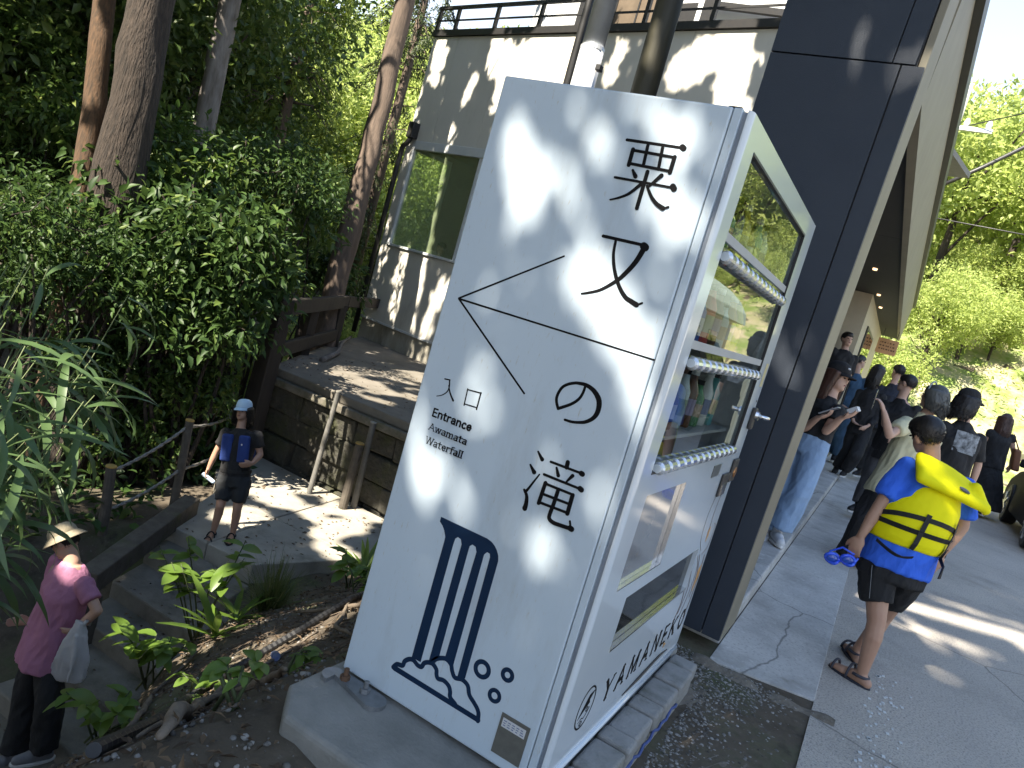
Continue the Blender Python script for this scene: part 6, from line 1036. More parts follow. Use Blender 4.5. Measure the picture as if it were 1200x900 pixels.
trunk_tree('cedar_tree', [(-7.6, 3.3, -3.0), (-8.3, 3.42, 1.8), (-8.75, 3.5, 3.6), (-9.8, 3.6, 9.5)], [.22, .135, .11, .07], M('orange_bark', (.12, .068, .036), .95, (.04, .028, .018), 24, bump=1., bscale=30, stretch=(1.6, 1.6, .25)), 'orange brown trunk lit on one side just left of the thick dark trunk', 10., 2.3, 20, 60, .3, L_SHADE)
trunk_tree('pale_tree', [(-9.1, 5.5, -2.6), (-9.4, 5.7, 2.0), (-9.6, 5.78, 4.0), (-10.2, 6.1, 9.5)], [.20, .165, .155, .09], BARKG, 'slender pale grey trunk between the thick dark trunk and the bright conifer', 10.2, 2.2, 20, 60, .3, L_SHADE)
trunk_tree('leaning_tree', [(-8.60, 8.42, -1.2), (-8.86, 8.62, .9), (-9.12, 8.9, 3.4), (-9.32, 9.06, 5.9), (-9.7, 9.3, 11.)], [.225, .195, .185, .17, .11], BARKD, 'tall grey brown trunk standing just left of the rear building behind the guard rail', 11.5, 2.4, 24, 60, .32, L_SHADE)
trunk_tree('understory_tree', [(-7.2, 4.0, -3.), (-7.28, 4.1, -.9), (-7.32, 4.15, -.3), (-7.4, 4.2, .4)], [.16, .13, .12, .05], BARK, 'short dark trunk low in the thicket behind the chain posts', .2, .9, 24, 40, .16, L_DARK)
# --- bright conifer with drooping sprays
def conifer(loc, h, r, label, seed, mat=L_CEDAR, dens=1.):
    rg = np.random.default_rng(seed); b = V(*loc); t = thing('conifer_tree', label, 'tree', tuple(b)); mb = MB(); mb.tube([b, b + V(.05, .03, h * .5), b + V(0, 0, h)], [.2, .13, .03], 12); mb.build('trunk', BARKD, t, smooth=True)
    P = []; D_ = []; N_ = []; L = []; br_ = MB()
    for k in range(int(150 * dens)):
        z = h * (.06 + .92 * rg.random()); a = rg.random() * 2 * math.pi; rad = r * (1 - .72 * (z / h) ** 1.5) * rg.uniform(.7, 1.1); d = V(math.cos(a), math.sin(a), 0); tip = b + V(0, 0, z - .32 * rad) + d * rad
        if k % 2 == 0: br_.tube([b + V(0, 0, z), b + V(0, 0, z + .08) + d * rad * .5, tip], [.022, .015, .005], 5)
        for q in range(7):
            u = rg.uniform(.3, 1.05); s0 = b + V(0, 0, z + .12 * math.sin(u * 3.1) - .32 * rad * u * u) + d * rad * u + rg.normal(0, .11, 3); m = 22
            dd = unit(d * .45 + V(rg.normal(0, .5), rg.normal(0, .5), -1.0)); tt = rg.random((m, 1)); P.append(s0 + dd * tt * .42 + rg.normal(0, .035, (m, 3))); D_.append(dd * 1. + rg.normal(0, .42, (m, 3))); N_.append(rg.normal(0, 1, (m, 3))); L.append(rg.uniform(.07, .15, m))
    P, D_, N_, L = np.concatenate(P), np.concatenate(D_), np.concatenate(N_), np.concatenate(L); me = leaves('foliage', P, D_, N_, L, L * .26); me.materials.append(mat); put_part('foliage', local(me, b), t); br_.build('branches', BARKD, t, smooth=True)['kind'] = 'stuff'; return t
conifer((-12.3, 9.6, -3.8), 13, 2.0, 'bright feathery conifer beside the leaning grey brown trunk', 3)
conifer((-14.2, 8.8, -4.2), 12.5, 2.0, 'second feathery conifer half hidden left of the brighter one', 4)
conifer((-14.6, 15.6, -2.0), 17, 1.5, 'dark conifer whose top reaches over the left end of the roof deck', 5, leafmat('dark_cedar_leaf', (.035, .06, .015), (.075, .10, .03), .5, .3), 1.1)
# --- generic crowns for far trees (shared meshes)
def crown_variant(seed, mat, tall=1., Ls=.30, nc=80, per=45, trunkmat=BARK):
    rg = np.random.default_rng(seed); d = norm_rows(rg.normal(size=(nc, 3))); d[:, 2] = d[:, 2] * .75 + .12; C_ = d * (rg.random((nc, 1)) ** .35) * np.array([1, 1, tall]) * 1.0; C_ += rg.normal(0, .08, C_.shape); C_[:, 2] += 1.25 * tall + .35
    me = clumps_mesh('crown', C_, .26, per, Ls / 3.4, .5, mat, up=.8)
    mb = MB(); mb.tube([(0, 0, -.3), (.03, .02, .6 * tall), (0, 0, 1.9 * tall)], [.055, .045, .012], 8)
    for k in range(12): a = rg.random() * .9 * tall + .5; limb(mb, (0, 0, a), C_[k], .018, .005)
    tm = mb.data('trunk'); tm.materials.append(trunkmat); return me, tm
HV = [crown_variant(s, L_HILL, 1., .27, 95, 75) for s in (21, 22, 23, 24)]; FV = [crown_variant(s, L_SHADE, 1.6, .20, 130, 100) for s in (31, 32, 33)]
def far_tree(x, y, sc, var, label, group, name, rz=None, cat='tree', dz=0):
    z = float(ground_z(x, y)) + dz; t = thing(name, label, cat, (x, y, z), group); t.scale = (sc * random.uniform(.9, 1.15), sc * random.uniform(.9, 1.15), sc * random.uniform(.85, 1.2)); t.rotation_euler = (0, 0, random.uniform(0, 6.28) if rz is None else rz)
    for nm, me in zip(('crown', 'trunk'), var): o = bpy.data.objects.new(nm, me); COL.objects.link(o); o.parent = t; ORG[o.name] = ORG[t.name]
    return t
rg = np.random.default_rng(11); k = 0
for row, y in enumerate(np.arange(32, 57, 4.6)):
    for x in np.arange(-3, 15 + row * 1.6, 4.3):
        far_tree(x + rg.uniform(-1.5, 1.5), y + rg.uniform(-1.5, 1.5), rg.uniform(2.2, 3.2), HV[k % 4], 'bright green broadleaf tree on the sunlit hillside', 'trees on the sunlit hillside', 'hill_tree'); k += 1
for x, y in [(-2.6, 22.5), (-.8, 23.4), (1.4, 27.5), (5.8, 29), (-3.5, 24), (-1.8, 26), (.5, 25.6), (2.3, 28.), (4.2, 26.8), (7.4, 27), (-.5, 28.5), (3.4, 30), (4.8, 30), (7, 31), (9.5, 29), (-3, 30), (.8, 31)]:
    far_tree(x, y, rg.uniform(.8, 1.5), HV[k % 4], 'low yellow green bush on the bare bank below the hillside trees', 'bushes on the bank', 'bush', cat='bush', dz=-.35); k += 1
for row, dd in enumerate((33, 37, 42, 48, 55)):
    for az_ in np.arange(33, 49, 3.2 - row * .2):
        a = R(az_ + rg.uniform(-.8, .8)); far_tree(.5 - dd * math.sin(a), -1.8 + dd * math.cos(a), rg.uniform(2.6, 3.6), HV[k % 4], 'sunlit yellow green tree on the slope far behind the leaning trunk', 'trees far behind the thicket', 'slope_tree'); k += 1
for az_, dd, sc in [(53.5, 24, 3.4), (56, 19.5, 2.8), (57, 18, 3.4), (60, 14.5, 2.8), (64, 17, 3.4), (68, 13.5, 2.9), (73, 16, 3.4), (78, 14, 3.0), (56, 27, 4.4), (61, 24, 4.6), (67, 23, 4.4), (74, 22, 4.4), (80, 20, 4.), (57, 32, 5), (66, 31, 5), (75, 29, 5), (60, 14.6, 1.7)]:
    a = R(az_); far_tree(.5 - dd * math.sin(a), -1.8 + dd * math.cos(a), sc, FV[k % 3], 'dark forest tree in the depth of the shady wood on the left', 'trees of the shady wood', 'forest_tree'); k += 1
# --- bamboo grass in the left foreground: every blade its own leaf
def blade(L, w, bend, tw):
    n = 7; vs = []; fs = []
    for i in range(n):
        t = i / (n - 1); a = bend * t; x = L * (math.sin(a) / bend if bend > .01 else t); z = -L * (1 - math.cos(a)) / bend; ww = w * (math.sin(min(1, t * 1.9 + .12) * math.pi / 2) if t < .5 else (1 - ((t - .5) / .5) ** 1.8)) * .5; th = tw * t
        vs += [(x, -ww * math.cos(th), z + ww * .25 - ww * math.sin(th)), (x, 0, z), (x, ww * math.cos(th), z + ww * .25 + ww * math.sin(th))]
    for i in range(n - 1):
        for q in (0, 1): fs.append((i * 3 + q, i * 3 + 3 + q, i * 3 + 4 + q, i * 3 + 1 + q))
    me = bpy.data.meshes.new('leaf'); me.from_pydata(vs, [], fs); me.materials.append(L_SASA)
    for p in me.polygons: p.use_smooth = True
    return me
BL = [blade(random.uniform(.26, .46), random.uniform(.024, .040), random.uniform(.6, 2.1), random.uniform(-.6, .6)) for _ in range(14)]
for i, p in enumerate(SAS):
    p = V(*p); gz = float(ground_z(p[0], p[1])); b = V(p[0] - .55 + random.uniform(-.15, .05), p[1] - .55 + random.uniform(-.2, .05), gz - .15); t = thing('bamboo_grass', 'arching long leaved bamboo grass clump in the left foreground', 'bamboo grass', tuple(b), 'bamboo grass in the left foreground')
    mb = MB()
    for cu in range(3):
        tip = p + V(random.uniform(-.16, .16), random.uniform(-.16, .16), random.uniform(-.18, .12)); mid = (b + tip) / 2 + V(random.uniform(-.08, .08), random.uniform(-.08, .08), .1); mb.tube([b, mid, tip], [.006, .005, .0025], 6)
        for q in range(10):
            u = random.uniform(.4, 1.0); s0 = mid * (1 - (u - .45) / .55) + tip * ((u - .45) / .55); o = bpy.data.objects.new('leaf', BL[random.randrange(14)]); COL.objects.link(o); o.parent = t; o.location = tuple(s0 - b); o.rotation_euler = (random.uniform(-.4, .4), random.uniform(-.9, .5), random.uniform(-1.0, 1.9) if random.random() < .7 else random.uniform(0, 6.28)); s_ = random.uniform(.8, 1.25); o.scale = (s_, s_, s_)
    mb.build('culm', M('culm', (.10, .13, .04), .6), t, smooth=True)
# --- plants on the bank
def bigleaf(L, w, lobes=False):
    n = 6; vs = []; fs = []
    for i in range(n):
        t = i / (n - 1); ww = w * .5 * math.sin(math.pi * min(1, (t * .92 + .06))) ** .7; vs += [(L * t, -ww, -.5 * L * t * t * .6 + ww * .3), (L * t, 0, -.5 * L * t * t * .6), (L * t, ww, -.5 * L * t * t * .6 + ww * .3)]
    for i in range(n - 1):
        for q in (0, 1): fs.append((i * 3 + q, i * 3 + 3 + q, i * 3 + 4 + q, i * 3 + 1 + q))
    me = bpy.data.meshes.new('leaf'); me.from_pydata(vs, [], fs); me.materials.append(L_BRIGHT)
    for p in me.polygons: p.use_smooth = True
    return me
BG = [bigleaf(random.uniform(.10, .15), random.uniform(.06, .085)) for _ in range(6)]; SG = [bigleaf(random.uniform(.26, .36), random.uniform(.035, .05)) for _ in range(5)]
def leafy(base, h, spread, nst, nl, meshes, label, cat='plant', name='leafy_plant', ros=False, sc=1.):
    b = V(*base, float(ground_z(base[0], base[1]))); t = thing(name, label, cat, tuple(b)); mb = MB()
    for s_ in range(nst):
        tip = b + V(random.uniform(-spread, spread), random.uniform(-spread, spread), h * random.uniform(.65, 1.1)); mid = (b + tip) / 2 + V(random.uniform(-.04, .04), random.uniform(-.04, .04), .05)
        if not ros: mb.tube([b + V(random.uniform(-.05, .05), random.uniform(-.05, .05), -.03), mid, tip], [.007, .006, .003], 6)
        for q in range(nl):
            u = random.uniform(.35, 1.0) if not ros else 0; s0 = (mid * (1 - (u - .35) / .65) + tip * ((u - .35) / .65)) if not ros else b + V(random.uniform(-.03, .03), random.uniform(-.03, .03), .02)
            o = bpy.data.objects.new('leaf', random.choice(meshes)); COL.objects.link(o); o.parent = t; o.location = tuple(s0 - b); o.rotation_euler = (random.uniform(-.4, .4), random.uniform(-.5, .35) if not ros else random.uniform(-1.2, -.3), random.uniform(0, 6.28)); k_ = random.uniform(.75, 1.3) * sc; o.scale = (k_, k_, k_)
    if not ros: mb.build('stem', M('green_stem', (.06, .08, .03), .7), t, smooth=True)
    return t
leafy((-3.42, 2.02), .75, .30, 7, 8, BG, 'bushy broad leaved plant growing beside the steps, the tallest one there')
leafy((-3.05, 1.35), .42, .22, 6, 6, BG, 'low bright leaved plant at the lower edge of the bank by the steps')
leafy((-2.75, .85), .30, .2, 5, 6, BG, 'smallest bright leaved plant lowest on the bank near the bamboo grass')
leafy((-3.35, 2.35), .40, .2, 1, 14, SG, 'strap leaved plant with long blades behind the bushy plant', ros=True, name='strap_leaf_plant')
leafy((-2.95, 1.75), .3, .2, 1, 14, SG, 'strap leaved plant catching the sun in front of the bushy plant', ros=True, name='strap_leaf_plant')
leafy((-3.55, 4.15), .35, .2, 1, 22, SG, 'strap leaved plant at the foot of the terrace wall close to the vending machine', ros=True, name='strap_leaf_plant')
leafy((-3.15, 3.35), .35, .25, 5, 6, BG, 'leafy plant between the terrace wall and the vending machine edge')
leafy((-2.6, 2.75), .25, .2, 4, 6, BG, 'small leafy plant right against the vending machine edge')
leafy((-1.15, .30), .16, .14, 4, 5, BG, 'tiny broad leaved weed in the dirt left of the concrete plinth', sc=.5)
leafy((-.88, -.24), .12, .12, 4, 5, BG, 'tiny weed against the corner of the concrete plinth', sc=.5)
leafy((-2.0, .75), .18, .18, 4, 5, BG, 'weed in the middle of the dirt bank beside the black pipe', sc=.5)
# grass tuft
b = V(-3.35, 2.68, float(ground_z(-3.35, 2.68))); t = thing('grass_tuft', 'spiky tuft of fine grass at the top right of the steps', 'grass tuft', tuple(b)); n = 460; a = RNG.uniform(0, 2 * math.pi, n); e = RNG.uniform(.1, 1.15, n); D_ = np.stack([np.cos(a) * np.sin(e), np.sin(a) * np.sin(e), np.cos(e)], 1); P0 = b + RNG.normal(0, .035, (n, 3)) * np.array([1, 1, .2]); L = RNG.uniform(.3, .62, n)
vs = []; X = norm_rows(np.cross(D_, np.array([[0, 0, 1.]]))); rows = []
for u in (0, .35, .7, 1.): rows.append((P0 + D_ * (L * u)[:, None] - np.array([[0, 0, 1.]]) * (L * u * u * .55 * np.sin(e))[:, None], .0055 * (1 - u * .9)))
vs = np.concatenate([np.stack([p - X * w, p + X * w], 1) for p, w in rows], 1).reshape(-1, 3) - b; i = np.arange(n)[:, None] * 8; me = np_mesh('blades', vs, np.concatenate([i + [2 * q, 2 * q + 1, 2 * q + 3, 2 * q + 2] for q in range(3)], 1).reshape(-1, 4)); me.materials.append(leafmat('grass_blade', (.07, .10, .025), (.14, .16, .05), .6, .3, tip=(.3, .26, .12))); put_part('blades', me, t)['kind'] = 'stuff'
# ground ivy covering the forest floor on the left
n = 9000; x = RNG.uniform(-13, -5.3, n); y = RNG.uniform(-2, 12, n); k_ = (x < -6.0 - np.clip((y - 3.6) * .9, -.6, 4)) & ~((x > -9.9) & (y > 5.5) & (x > -6.9 - (y - 5.6) * .62)); x, y = x[k_], y[k_]; n = len(x)
P_ = np.stack([x, y, ground_z(x, y) + RNG.uniform(.0, .35, n)], 1); L = RNG.uniform(.08, .2, n); me = leaves('ground_cover', P_, rnd_dirs(n) * [1, 1, .4], np.array([[0, 0, 1.]]) + RNG.normal(0, .4, (n, 3)), L, L * .5, 'pointed'); tag(put('ground_cover', me, L_DARK, None, (0, 0, 0)), 'low dark leafy cover on the shady forest floor left of the path', 'ground cover', kind='stuff')
# ivy and green cover on the slope behind the rear building's left edge
n = 7000; x = RNG.uniform(-20, -9.9, n); y = RNG.uniform(10.5, 26, n); P_ = np.stack([x, y, ground_z(x, y) + RNG.uniform(.1, 1.3, n)], 1); L = RNG.uniform(.15, .35, n); me = leaves('slope_cover', P_, rnd_dirs(n), np.array([[0, 0, 1.]]) + RNG.normal(0, .5, (n, 3)), L, L * .55); tag(put('slope_cover', me, L_CEDAR, None, (0, 0, 0)), 'leafy ground cover on the slope left of the rear building', 'ground cover', kind='stuff')
# roots and corrugated pipe on the bank
def gpt(x, y, dz=.02): return V(x, y, float(ground_z(x, y)) + dz)
mb = MB(); Pp = [gpt(-.92, -.65, .04), gpt(-1.45, .0, .04), gpt(-1.92, .62, .05), gpt(-2.05, 1.0, .06), gpt(-1.98, 1.35, .06), gpt(-2.0, 1.8, .05), gpt(-2.2, 2.5, .02)]; PP = []
for i in range(len(Pp) - 1):
    for q in np.linspace(0, 1, 26, endpoint=False): PP.append(Pp[i] * (1 - q) + Pp[i + 1] * q)
mb.tube(PP, [.023 if i % 2 else .019 for i in range(len(PP))], 10); tag(mb.build('corrugated_pipe', RUBBER, smooth=False), 'black corrugated drain pipe lying across the dirt bank', 'pipe')
ROOT = M('root_bark', (.20, .16, .12), .9, (.11, .085, .06), 10, bump=.8, bscale=40, stretch=(1, 1, .4))
for nm, pts, r in (('pale thick root curling over the dirt nearest the camera', [(-.82, -.55), (-.95, -.38), (-1.15, -.12), (-1.42, .18), (-1.62, .42), (-1.8, .7)], .026), ('thin forked root running beside the black drain pipe', [(-1.0, -.45), (-1.3, .02), (-1.55, .5), (-1.75, .9), (-1.8, 1.3)], .014), ('knobbly root lying close to the concrete plinth', [(-.9, -.02), (-1.1, .14), (-1.4, .36), (-1.72, .55)], .02), ('second thin root crossing the upper bank under the litter', [(-1.3, .9), (-1.7, 1.3), (-2.0, 1.8), (-2.2, 2.5)], .014), ('gnarled root low on the bank beside the leafy plants', [(-2.3, .6), (-2.5, .9), (-2.8, 1.2), (-2.9, 1.6)], .02), ('dead branch lying on the upper bank beside the machine', [(-1.5, 1.6), (-1.9, 1.7), (-2.4, 1.9), (-2.8, 2.3)], .016)):
    mb = MB(); P = [gpt(a, b_, .025 + random.uniform(-.01, .02)) for a, b_ in pts]; PP = []
    for i in range(len(P) - 1):
        for q in np.linspace(0, 1, 5, endpoint=False): PP.append(P[i] * (1 - q) + P[i + 1] * q + V(random.uniform(-.008, .008), random.uniform(-.008, .008), random.uniform(0, .01)))
    PP.append(P[-1]); mb.tube(PP, [r * (1.1 - .7 * i / len(PP)) * min(1, .35 + i * .12) * random.uniform(.85, 1.15) for i in range(len(PP))], 8); tag(mb.build('tree_root', ROOT, smooth=True), nm, 'root')
tag(MB().tube([gpt(-1.75, .95, .03), gpt(-1.80, 1.0, .035), gpt(-1.86, 1.07, .03)], .022, 10).build('drink_can', M('blue_can', (.04, .08, .25), .5, (.16, .18, .22), 60)), 'crushed blue drink can lying beside the black pipe', 'can')
mb = MB()
for k in range(600):
    x, y = RNG.uniform(-3.4, -.9), RNG.uniform(-.6, 4.2)
    if not off_stairs(x, y): continue
    a = random.uniform(0, 6.28); l = random.uniform(.06, .35); p = gpt(x, y, .02); q = gpt(x + math.cos(a) * l, y + math.sin(a) * l, .03); mb.tube([p, q], [.004, .002], 4)
tag(mb.build('twigs', M('twig', (.12, .09, .065), .9, (.06, .045, .03), 20)), 'scattered dead twigs over the dirt bank', 'twigs', kind='stuff')
# ------------------------------------------------------------------ car, hut, poles
car = thing('parked_car', 'dark grey car parked at the right edge of the road', 'car', (2.30, 9.3, 0)); PAINT = M('dark_car_paint', (.022, .023, .025), .62, (.018, .019, .021), 3, coat=0, spec=.08); ox, oy = 2.30, 9.35
def cx(prof, x0, x1, name, mat, par, bevel=.0, top=None):
    mb = MB(); n = len(prof); A = [(ox + x0 + (top(p[1]) if top else 0), oy + p[0], p[1]) for p in prof]; B_ = [(ox + x1 - (top(p[1]) if top else 0), oy + p[0], p[1]) for p in prof]
    mb.add(A + B_, [tuple(range(n))[::-1], tuple(range(n, 2 * n))] + [(i, (i + 1) % n, n + (i + 1) % n, n + i) for i in range(n)]); return mb.build(name, mat, par, bevel=bevel, seg=3)
body = cx([(.0, .30), (.0, .62), (.05, .88), (.9, .93), (2.6, .95), (3.45, .86), (3.92, .70), (4.05, .52), (4.05, .30), (3.9, .20), (.15, .20)], 0, 1.68, 'body', PAINT, car, .05, lambda z: .05 * max(0, (z - .5) / .4) + .02 * max(0, (.4 - z) / .2))
cx([(.18, .93), (.42, 1.40), (.75, 1.50), (1.9, 1.49), (2.75, .95)], .08, 1.6, 'cabin', PAINT, car, .04, lambda z: .16 * (z - .93) / .57)
CG = glassmat('car_glass', (.08, .09, .09), 1.6)
for x in (.075, 1.6):
    mb = MB(); s_ = 1 if x < 1 else -1
    for pr in ([(.42, 1.0), (.58, 1.40), (1.3, 1.42), (1.32, .99)], [(1.38, .99), (1.36, 1.42), (1.85, 1.41), (2.5, .99)]):
        n = 4; dx = lambda z: s_ * (.16 * (z - .93) / .57 - .006); mb.add([(ox + x + dx(p[1]), oy + p[0], p[1]) for p in pr] + [(ox + x + dx(p[1]) + s_ * .004, oy + p[0], p[1]) for p in pr], [(0, 1, 2, 3), (7, 6, 5, 4), (0, 4, 5, 1), (1, 5, 6, 2), (2, 6, 7, 3), (3, 7, 4, 0)])
    mb.build('side_window', CG, car)
mb = MB(); mb.add([(ox + .2, oy + 2.66, 1.02), (ox + 1.48, oy + 2.66, 1.02), (ox + 1.38, oy + 1.98, 1.45), (ox + .30, oy + 1.98, 1.45), (ox + .2, oy + 2.67, 1.025), (ox + 1.48, oy + 2.67, 1.025), (ox + 1.38, oy + 1.99, 1.455), (ox + .30, oy + 1.99, 1.455)], [(3, 2, 1, 0), (4, 5, 6, 7), (0, 1, 5, 4), (1, 2, 6, 5), (2, 3, 7, 6), (3, 0, 4, 7)]); mb.build('windscreen', CG, car)
for yw in (.75, 3.28):
    for x, s_ in ((-.012, -1), (1.692, 1)):
        mb = MB(); mb.tube([(ox + x - s_ * .20, oy + yw, .315), (ox + x - s_ * .18, oy + yw, .315), (ox + x - s_ * .02, oy + yw, .315), (ox + x, oy + yw, .315)], [.29, .315, .315, .29], 28); w_ = mb.build('wheel', RUBBER, car)
        mb = MB(); mb.cyl((ox + x + s_ * .001, oy + yw, .315), (ox + x + s_ * .006, oy + yw, .315), .215, .205, 24); mb.build('rim', M('dark_rim', (.05, .05, .052), .35, metal=.7), w_)
        mb = MB()
        for q in range(7): a = q * math.pi * 2 / 7; mb.beam((ox + x + s_ * .012, oy + yw, .315), (ox + x + s_ * .010, oy + yw + .2 * math.cos(a), .315 + .2 * math.sin(a)), .02, .035)
        mb.build('spokes', M('alloy', (.45, .45, .46), .3, metal=.9), w_)
for x in (.14, 1.3):
    mb = MB(); mb.obox((ox + x + .12, oy + 3.96, .66), (.13, 0, 0), (0, .05, -.02), (0, .02, .055)); mb.build('headlight', glassmat('lamp_glass', (.8, .8, .8), 1.5), car, bevel=.02)
mb = MB(); mb.box((ox + .1, oy + 4.02, .30), (ox + 1.58, oy + 4.07, .46)); mb.build('bumper', RUBBER, car, bevel=.03)
for x in (-.12, 1.64): MB().box((ox + x, oy + 2.35, .95), (ox + x + .16, oy + 2.43, 1.08)).build('mirror', PAINT, car, bevel=.03)
hut = thing('roadside_hut', 'white roadside hut with a curved pale green roof', 'hut', (6.5, 17, 0)); HW = M('white_wall', (.72, .70, .66), .8, (.66, .64, .6), 2)
MB().box((4.3, 14.5, -.1), (9., 19.5, 2.2)).build('wall', HW, hut)
mb = MB(); rs = []
for y in (14.2, 19.8): rs.append([(4.0 + 5.2 * (.5 - .5 * math.cos(t)), y, 2.205 + 1.25 * math.sin(t)) for t in np.linspace(0, math.pi, 14)] + [(9.2, y, 2.202), (4.0, y, 2.202)])
mb.rings(rs); mb.build('roof', M('pale_green_roof', (.34, .42, .36), .6, (.30, .38, .32), 3), hut)
for y in (15.3, 17.2): MB().box((4.285, y, .8), (4.299, y + 1., 1.8)).build('window', CG, hut)
up_ = thing('electric_pole', 'electric pole with white insulators rising behind the end of the shop canopy', 'pole', (-1.0, 27, 0)); MB().cyl((-1., 27, -.5), (-1., 27, 12), .16, .11, 14).build('pole', M('concrete_pole', (.3, .3, .29), .85), up_, smooth=True)
MB().box((-1.5, 26.93, 10.55), (.1, 27.07, 10.68)).build('crossarm', WHITEP, up_)
for x in (-1.4, -.7, -.05): MB().tube([(x, 27, 10.68), (x, 27, 10.8), (x, 27, 10.95)], [.07, .10, .05], 10).build('insulator', WHITEP, up_)
for nm, pts, r, lb in (('cable', [(-.9, 27, 8.6), (.2, 27.4, 9.6), (2.0, 28.2, 11.4), (6, 30, 15.5)], .075, 'thick grey cable climbing from the pole up across the hillside'), ('wire', [(-1., 27, 7.6), (3, 28.5, 7.9), (9, 31, 9)], .022, 'thin lower wire crossing in front of the hillside trees'), ('wire', [(-.7, 27, 10.7), (4, 25, 12), (12, 22, 14)], .018, 'thin upper wire running from the pole crossarm over the road')):
    tag(MB().tube(pts, r, 6).build(nm, DARKMETAL, smooth=True), lb, nm)
# ------------------------------------------------------------------ tall shade trees behind and left of the viewer: their canopy dapples the light
def canopy(n, xr, yr, hf, Ls, margin):
    x = RNG.uniform(*xr, n); y = RNG.uniform(*yr, n); h = hf(x, y) + RNG.uniform(0, 1.6, n); G0 = np.stack([x, y, np.where(x < -2, -.8, .6)], 1); P = G0 + s * ((h - G0[:, 2]) / s[2])[:, None]
    P = P[shaded(P, margin)]; m = len(P); L = Ls * RNG.uniform(.7, 1.25, m); D_ = norm_rows(rnd_dirs(m) * [1, 1, .5]); return P - D_ * L[:, None] * .5, D_, np.array([s]) + RNG.normal(0, .35, (m, 3)), L
hfun = lambda x, y: 6.3 + .30 * np.clip(y, 0, 14)
parts = [canopy(112000, (-9.5, -.15), (-2.5, 13.5), hfun, .20, .07), canopy(42000, (-1.35, .95), (-.8, 6.0), lambda x, y: 7.6 + .2 * np.clip(y - 3, 0, 5), .115, .006), canopy(9000, (-9., -2.4), (13., 16.5), lambda x, y: 11.5 + 0 * x, .22, .05)]
q0_ = parts[0]; G = q0_[0] - s * ((q0_[0][:, 2:3] - .6) / s[2]); kp = ~((G[:, 0] > -1.35) & (G[:, 1] > -.8) & (G[:, 1] < 6.0)); thin = ((G[:, 0] > -6.2) & (G[:, 1] < 6.2)) | (RNG.random(len(G)) < .36); kp &= thin; parts[0] = tuple(a[kp] for a in q0_)
Pn, Dn, Nn_, Ln = (np.concatenate([a[k] for a in parts]) for k in range(4))
Pn2, Dn2, Nn2, Ln2 = canopy(70000, (.35, 3.4), (-3., 13.5), lambda x, y: 16 + 0 * x, .23, .03)
Pf, Df, Nf, Lf = canopy(4200, (-26, -8.5), (-4, 12.0), lambda x, y: 12 + 0 * x, .55, .15)
crowns = [(-9, -6.5), (-5.5, -7.2), (-2.2, -6.0), (1.2, -5.6), (-6.8, -2.4), (-2.8, -1.6), (1.0, -1.0), (-9.5, -1.5), (-6.5, 2.2), (-2.5, 3.0), (1., 4.)]
bases = [(-9.5, -7, 0), (-5.5, -8.5, 0), (-2.2, -8.5, 0), (2.6, -9, 0), (-6.8, -5., 0), (-3.2, -7., 0), (3.2, -7.5, 0), (-11, -2.5, 0), (-10., 1.0, 0), (-4.2, -6., 0), (4.4, -6.5, 0)]
lab = np.argmin(((Pn[:, None, :2] - np.array(crowns)[None]) ** 2).sum(-1), 1)
for k in range(len(crowns)):
    q = lab == k
    if q.sum() < 30: continue
    bx, by, _ = bases[k]; bz = float(ground_z(bx, by)); t = thing('shade_tree', 'tall shade tree spreading its leafy canopy behind the viewer', 'tree', (bx, by, bz), 'shade trees behind the viewer'); cz = Pn[q][:, 2].mean(); b = V(bx, by, bz)
    me = leaves('crown', Pn[q] - b, Dn[q], Nn_[q], Ln[q], Ln[q] * .62); me.materials.append(L_SHADE); put_part('crown', me, t); mb = MB(); top = V((bx * .8 + crowns[k][0] * .2), (by * .8 + crowns[k][1] * .2), cz - .6); mb.tube([b, (b + top) / 2, top], [.25, .2, .13], 10)
    mb.build('trunk', BARK, t, smooth=True)
lab = (Pn2[:, 1] > -6.5).astype(int)
for k, (bx, by) in enumerate([(-2.2, -17.), (4.6, -13.)]):
    q = lab == k; t = thing('shade_tree', 'tall shade tree spreading its leafy canopy behind the viewer', 'tree', (bx, by, 0), 'shade trees behind the viewer'); b = V(bx, by, 0); me = leaves('crown', Pn2[q] - b, Dn2[q], Nn2[q], Ln2[q], Ln2[q] * .6); me.materials.append(L_SHADE); put_part('crown', me, t); cpt = Pn2[q].mean(0) - V(0, 0, 1); MB().tube([b, b * .6 + cpt * .4 + V(0, 0, 3), cpt], [.4, .3, .15], 10).build('trunk', BARK, t, smooth=True)
lab = np.argmin(((Pf[:, None, :2] - np.array([(-14, -8), (-14, -2), (-20, -6), (-22, 1), (-15, 3)])[None]) ** 2).sum(-1), 1)
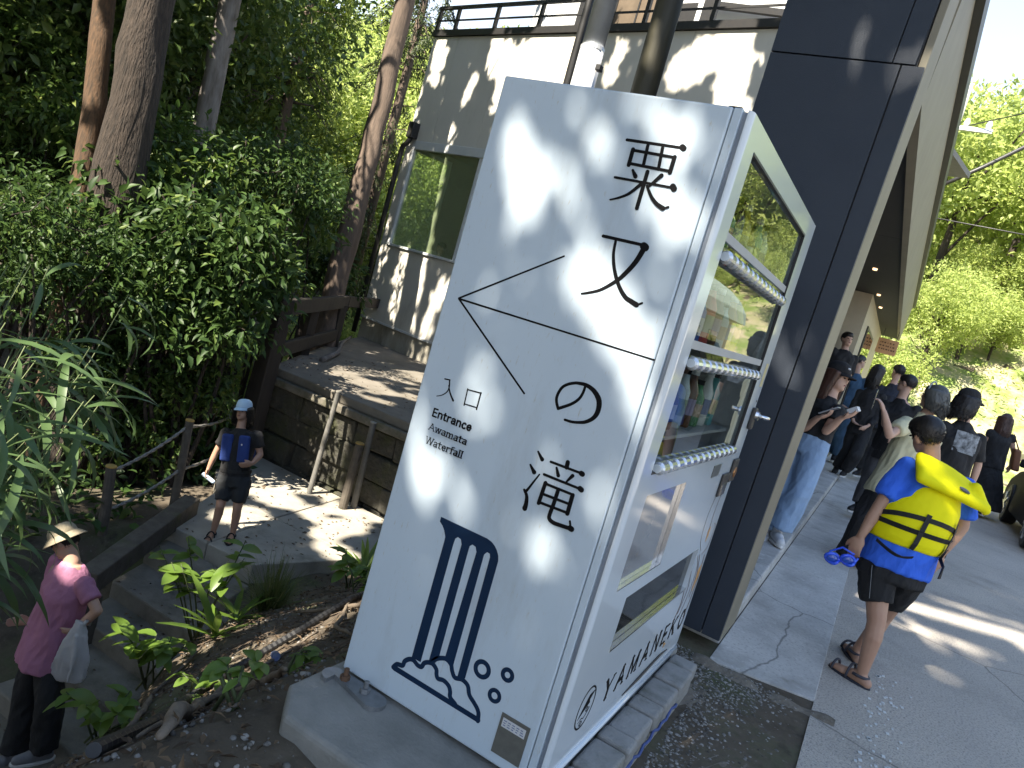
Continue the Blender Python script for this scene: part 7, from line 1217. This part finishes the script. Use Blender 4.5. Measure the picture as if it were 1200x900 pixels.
for k, (bx, by) in enumerate([(-13, -9), (-15, -3), (-20, -8), (-25, 0), (-19, -1)]):
    q = lab == k; bz = float(ground_z(bx, by)); t = thing('shade_tree', 'tall shade tree spreading its leafy canopy behind the viewer', 'tree', (bx, by, bz), 'shade trees behind the viewer'); b = V(bx, by, bz)
    me = leaves('crown', Pf[q] - b, Df[q], Nf[q], Lf[q], Lf[q] * .6); me.materials.append(L_SHADE); put_part('crown', me, t); MB().tube([b, b + V(.2, .3, 6), b + V(.6, 1, 12)], [.35, .28, .15], 10).build('trunk', BARK, t, smooth=True)

for x, y, sc in [(-15, -11, 2.8), (-11, -14, 3.), (-7.5, -12, 2.7), (-4, -14.5, 3.), (-9, -17, 3.2)]:  # unseen trees added to hold low sky light off the machine side
    far_tree(x, y, sc, FV[k % 3], 'dense tree added out of view to keep sky light off the machine side', 'trees added behind the viewer', 'sky_screen_tree'); k += 1
# grass and weeds over the bank below the hillside
n = 7000; x = RNG.uniform(-4, 12, n); y = RNG.uniform(20.5, 34, n); kp = RNG.random(n) < np.clip(.15 + .9 * np.sin(x * 1.3 + 1) * np.sin(y * .9), .02, 1); x, y = x[kp], y[kp]; n = len(x); L = RNG.uniform(.08, .22, n)
me = leaves('bank_weeds', np.stack([x, y, np.maximum(ground_z(x, y), 0) + RNG.uniform(0, .3, n)], 1), rnd_dirs(n) + [0, 0, .5], rnd_dirs(n) + [0, 0, .6], L, L * .4); tag(put('bank_weeds', me, L_HILL, None, (0, 0, 0)), 'yellow green weeds and grass over the bare bank', 'weeds', kind='stuff')

for x, y, sc in [(-12.4, 13.4, 1.1), (-13.8, 15.2, 1.4), (-11.6, 15.6, 1.2), (-16, 16.5, 1.5)]:
    far_tree(x, y, sc, HV[k % 4], 'sunlit bush on the slope just left of the rear building', 'bushes left of the rear building', 'bush', cat='bush', dz=-.4); k += 1
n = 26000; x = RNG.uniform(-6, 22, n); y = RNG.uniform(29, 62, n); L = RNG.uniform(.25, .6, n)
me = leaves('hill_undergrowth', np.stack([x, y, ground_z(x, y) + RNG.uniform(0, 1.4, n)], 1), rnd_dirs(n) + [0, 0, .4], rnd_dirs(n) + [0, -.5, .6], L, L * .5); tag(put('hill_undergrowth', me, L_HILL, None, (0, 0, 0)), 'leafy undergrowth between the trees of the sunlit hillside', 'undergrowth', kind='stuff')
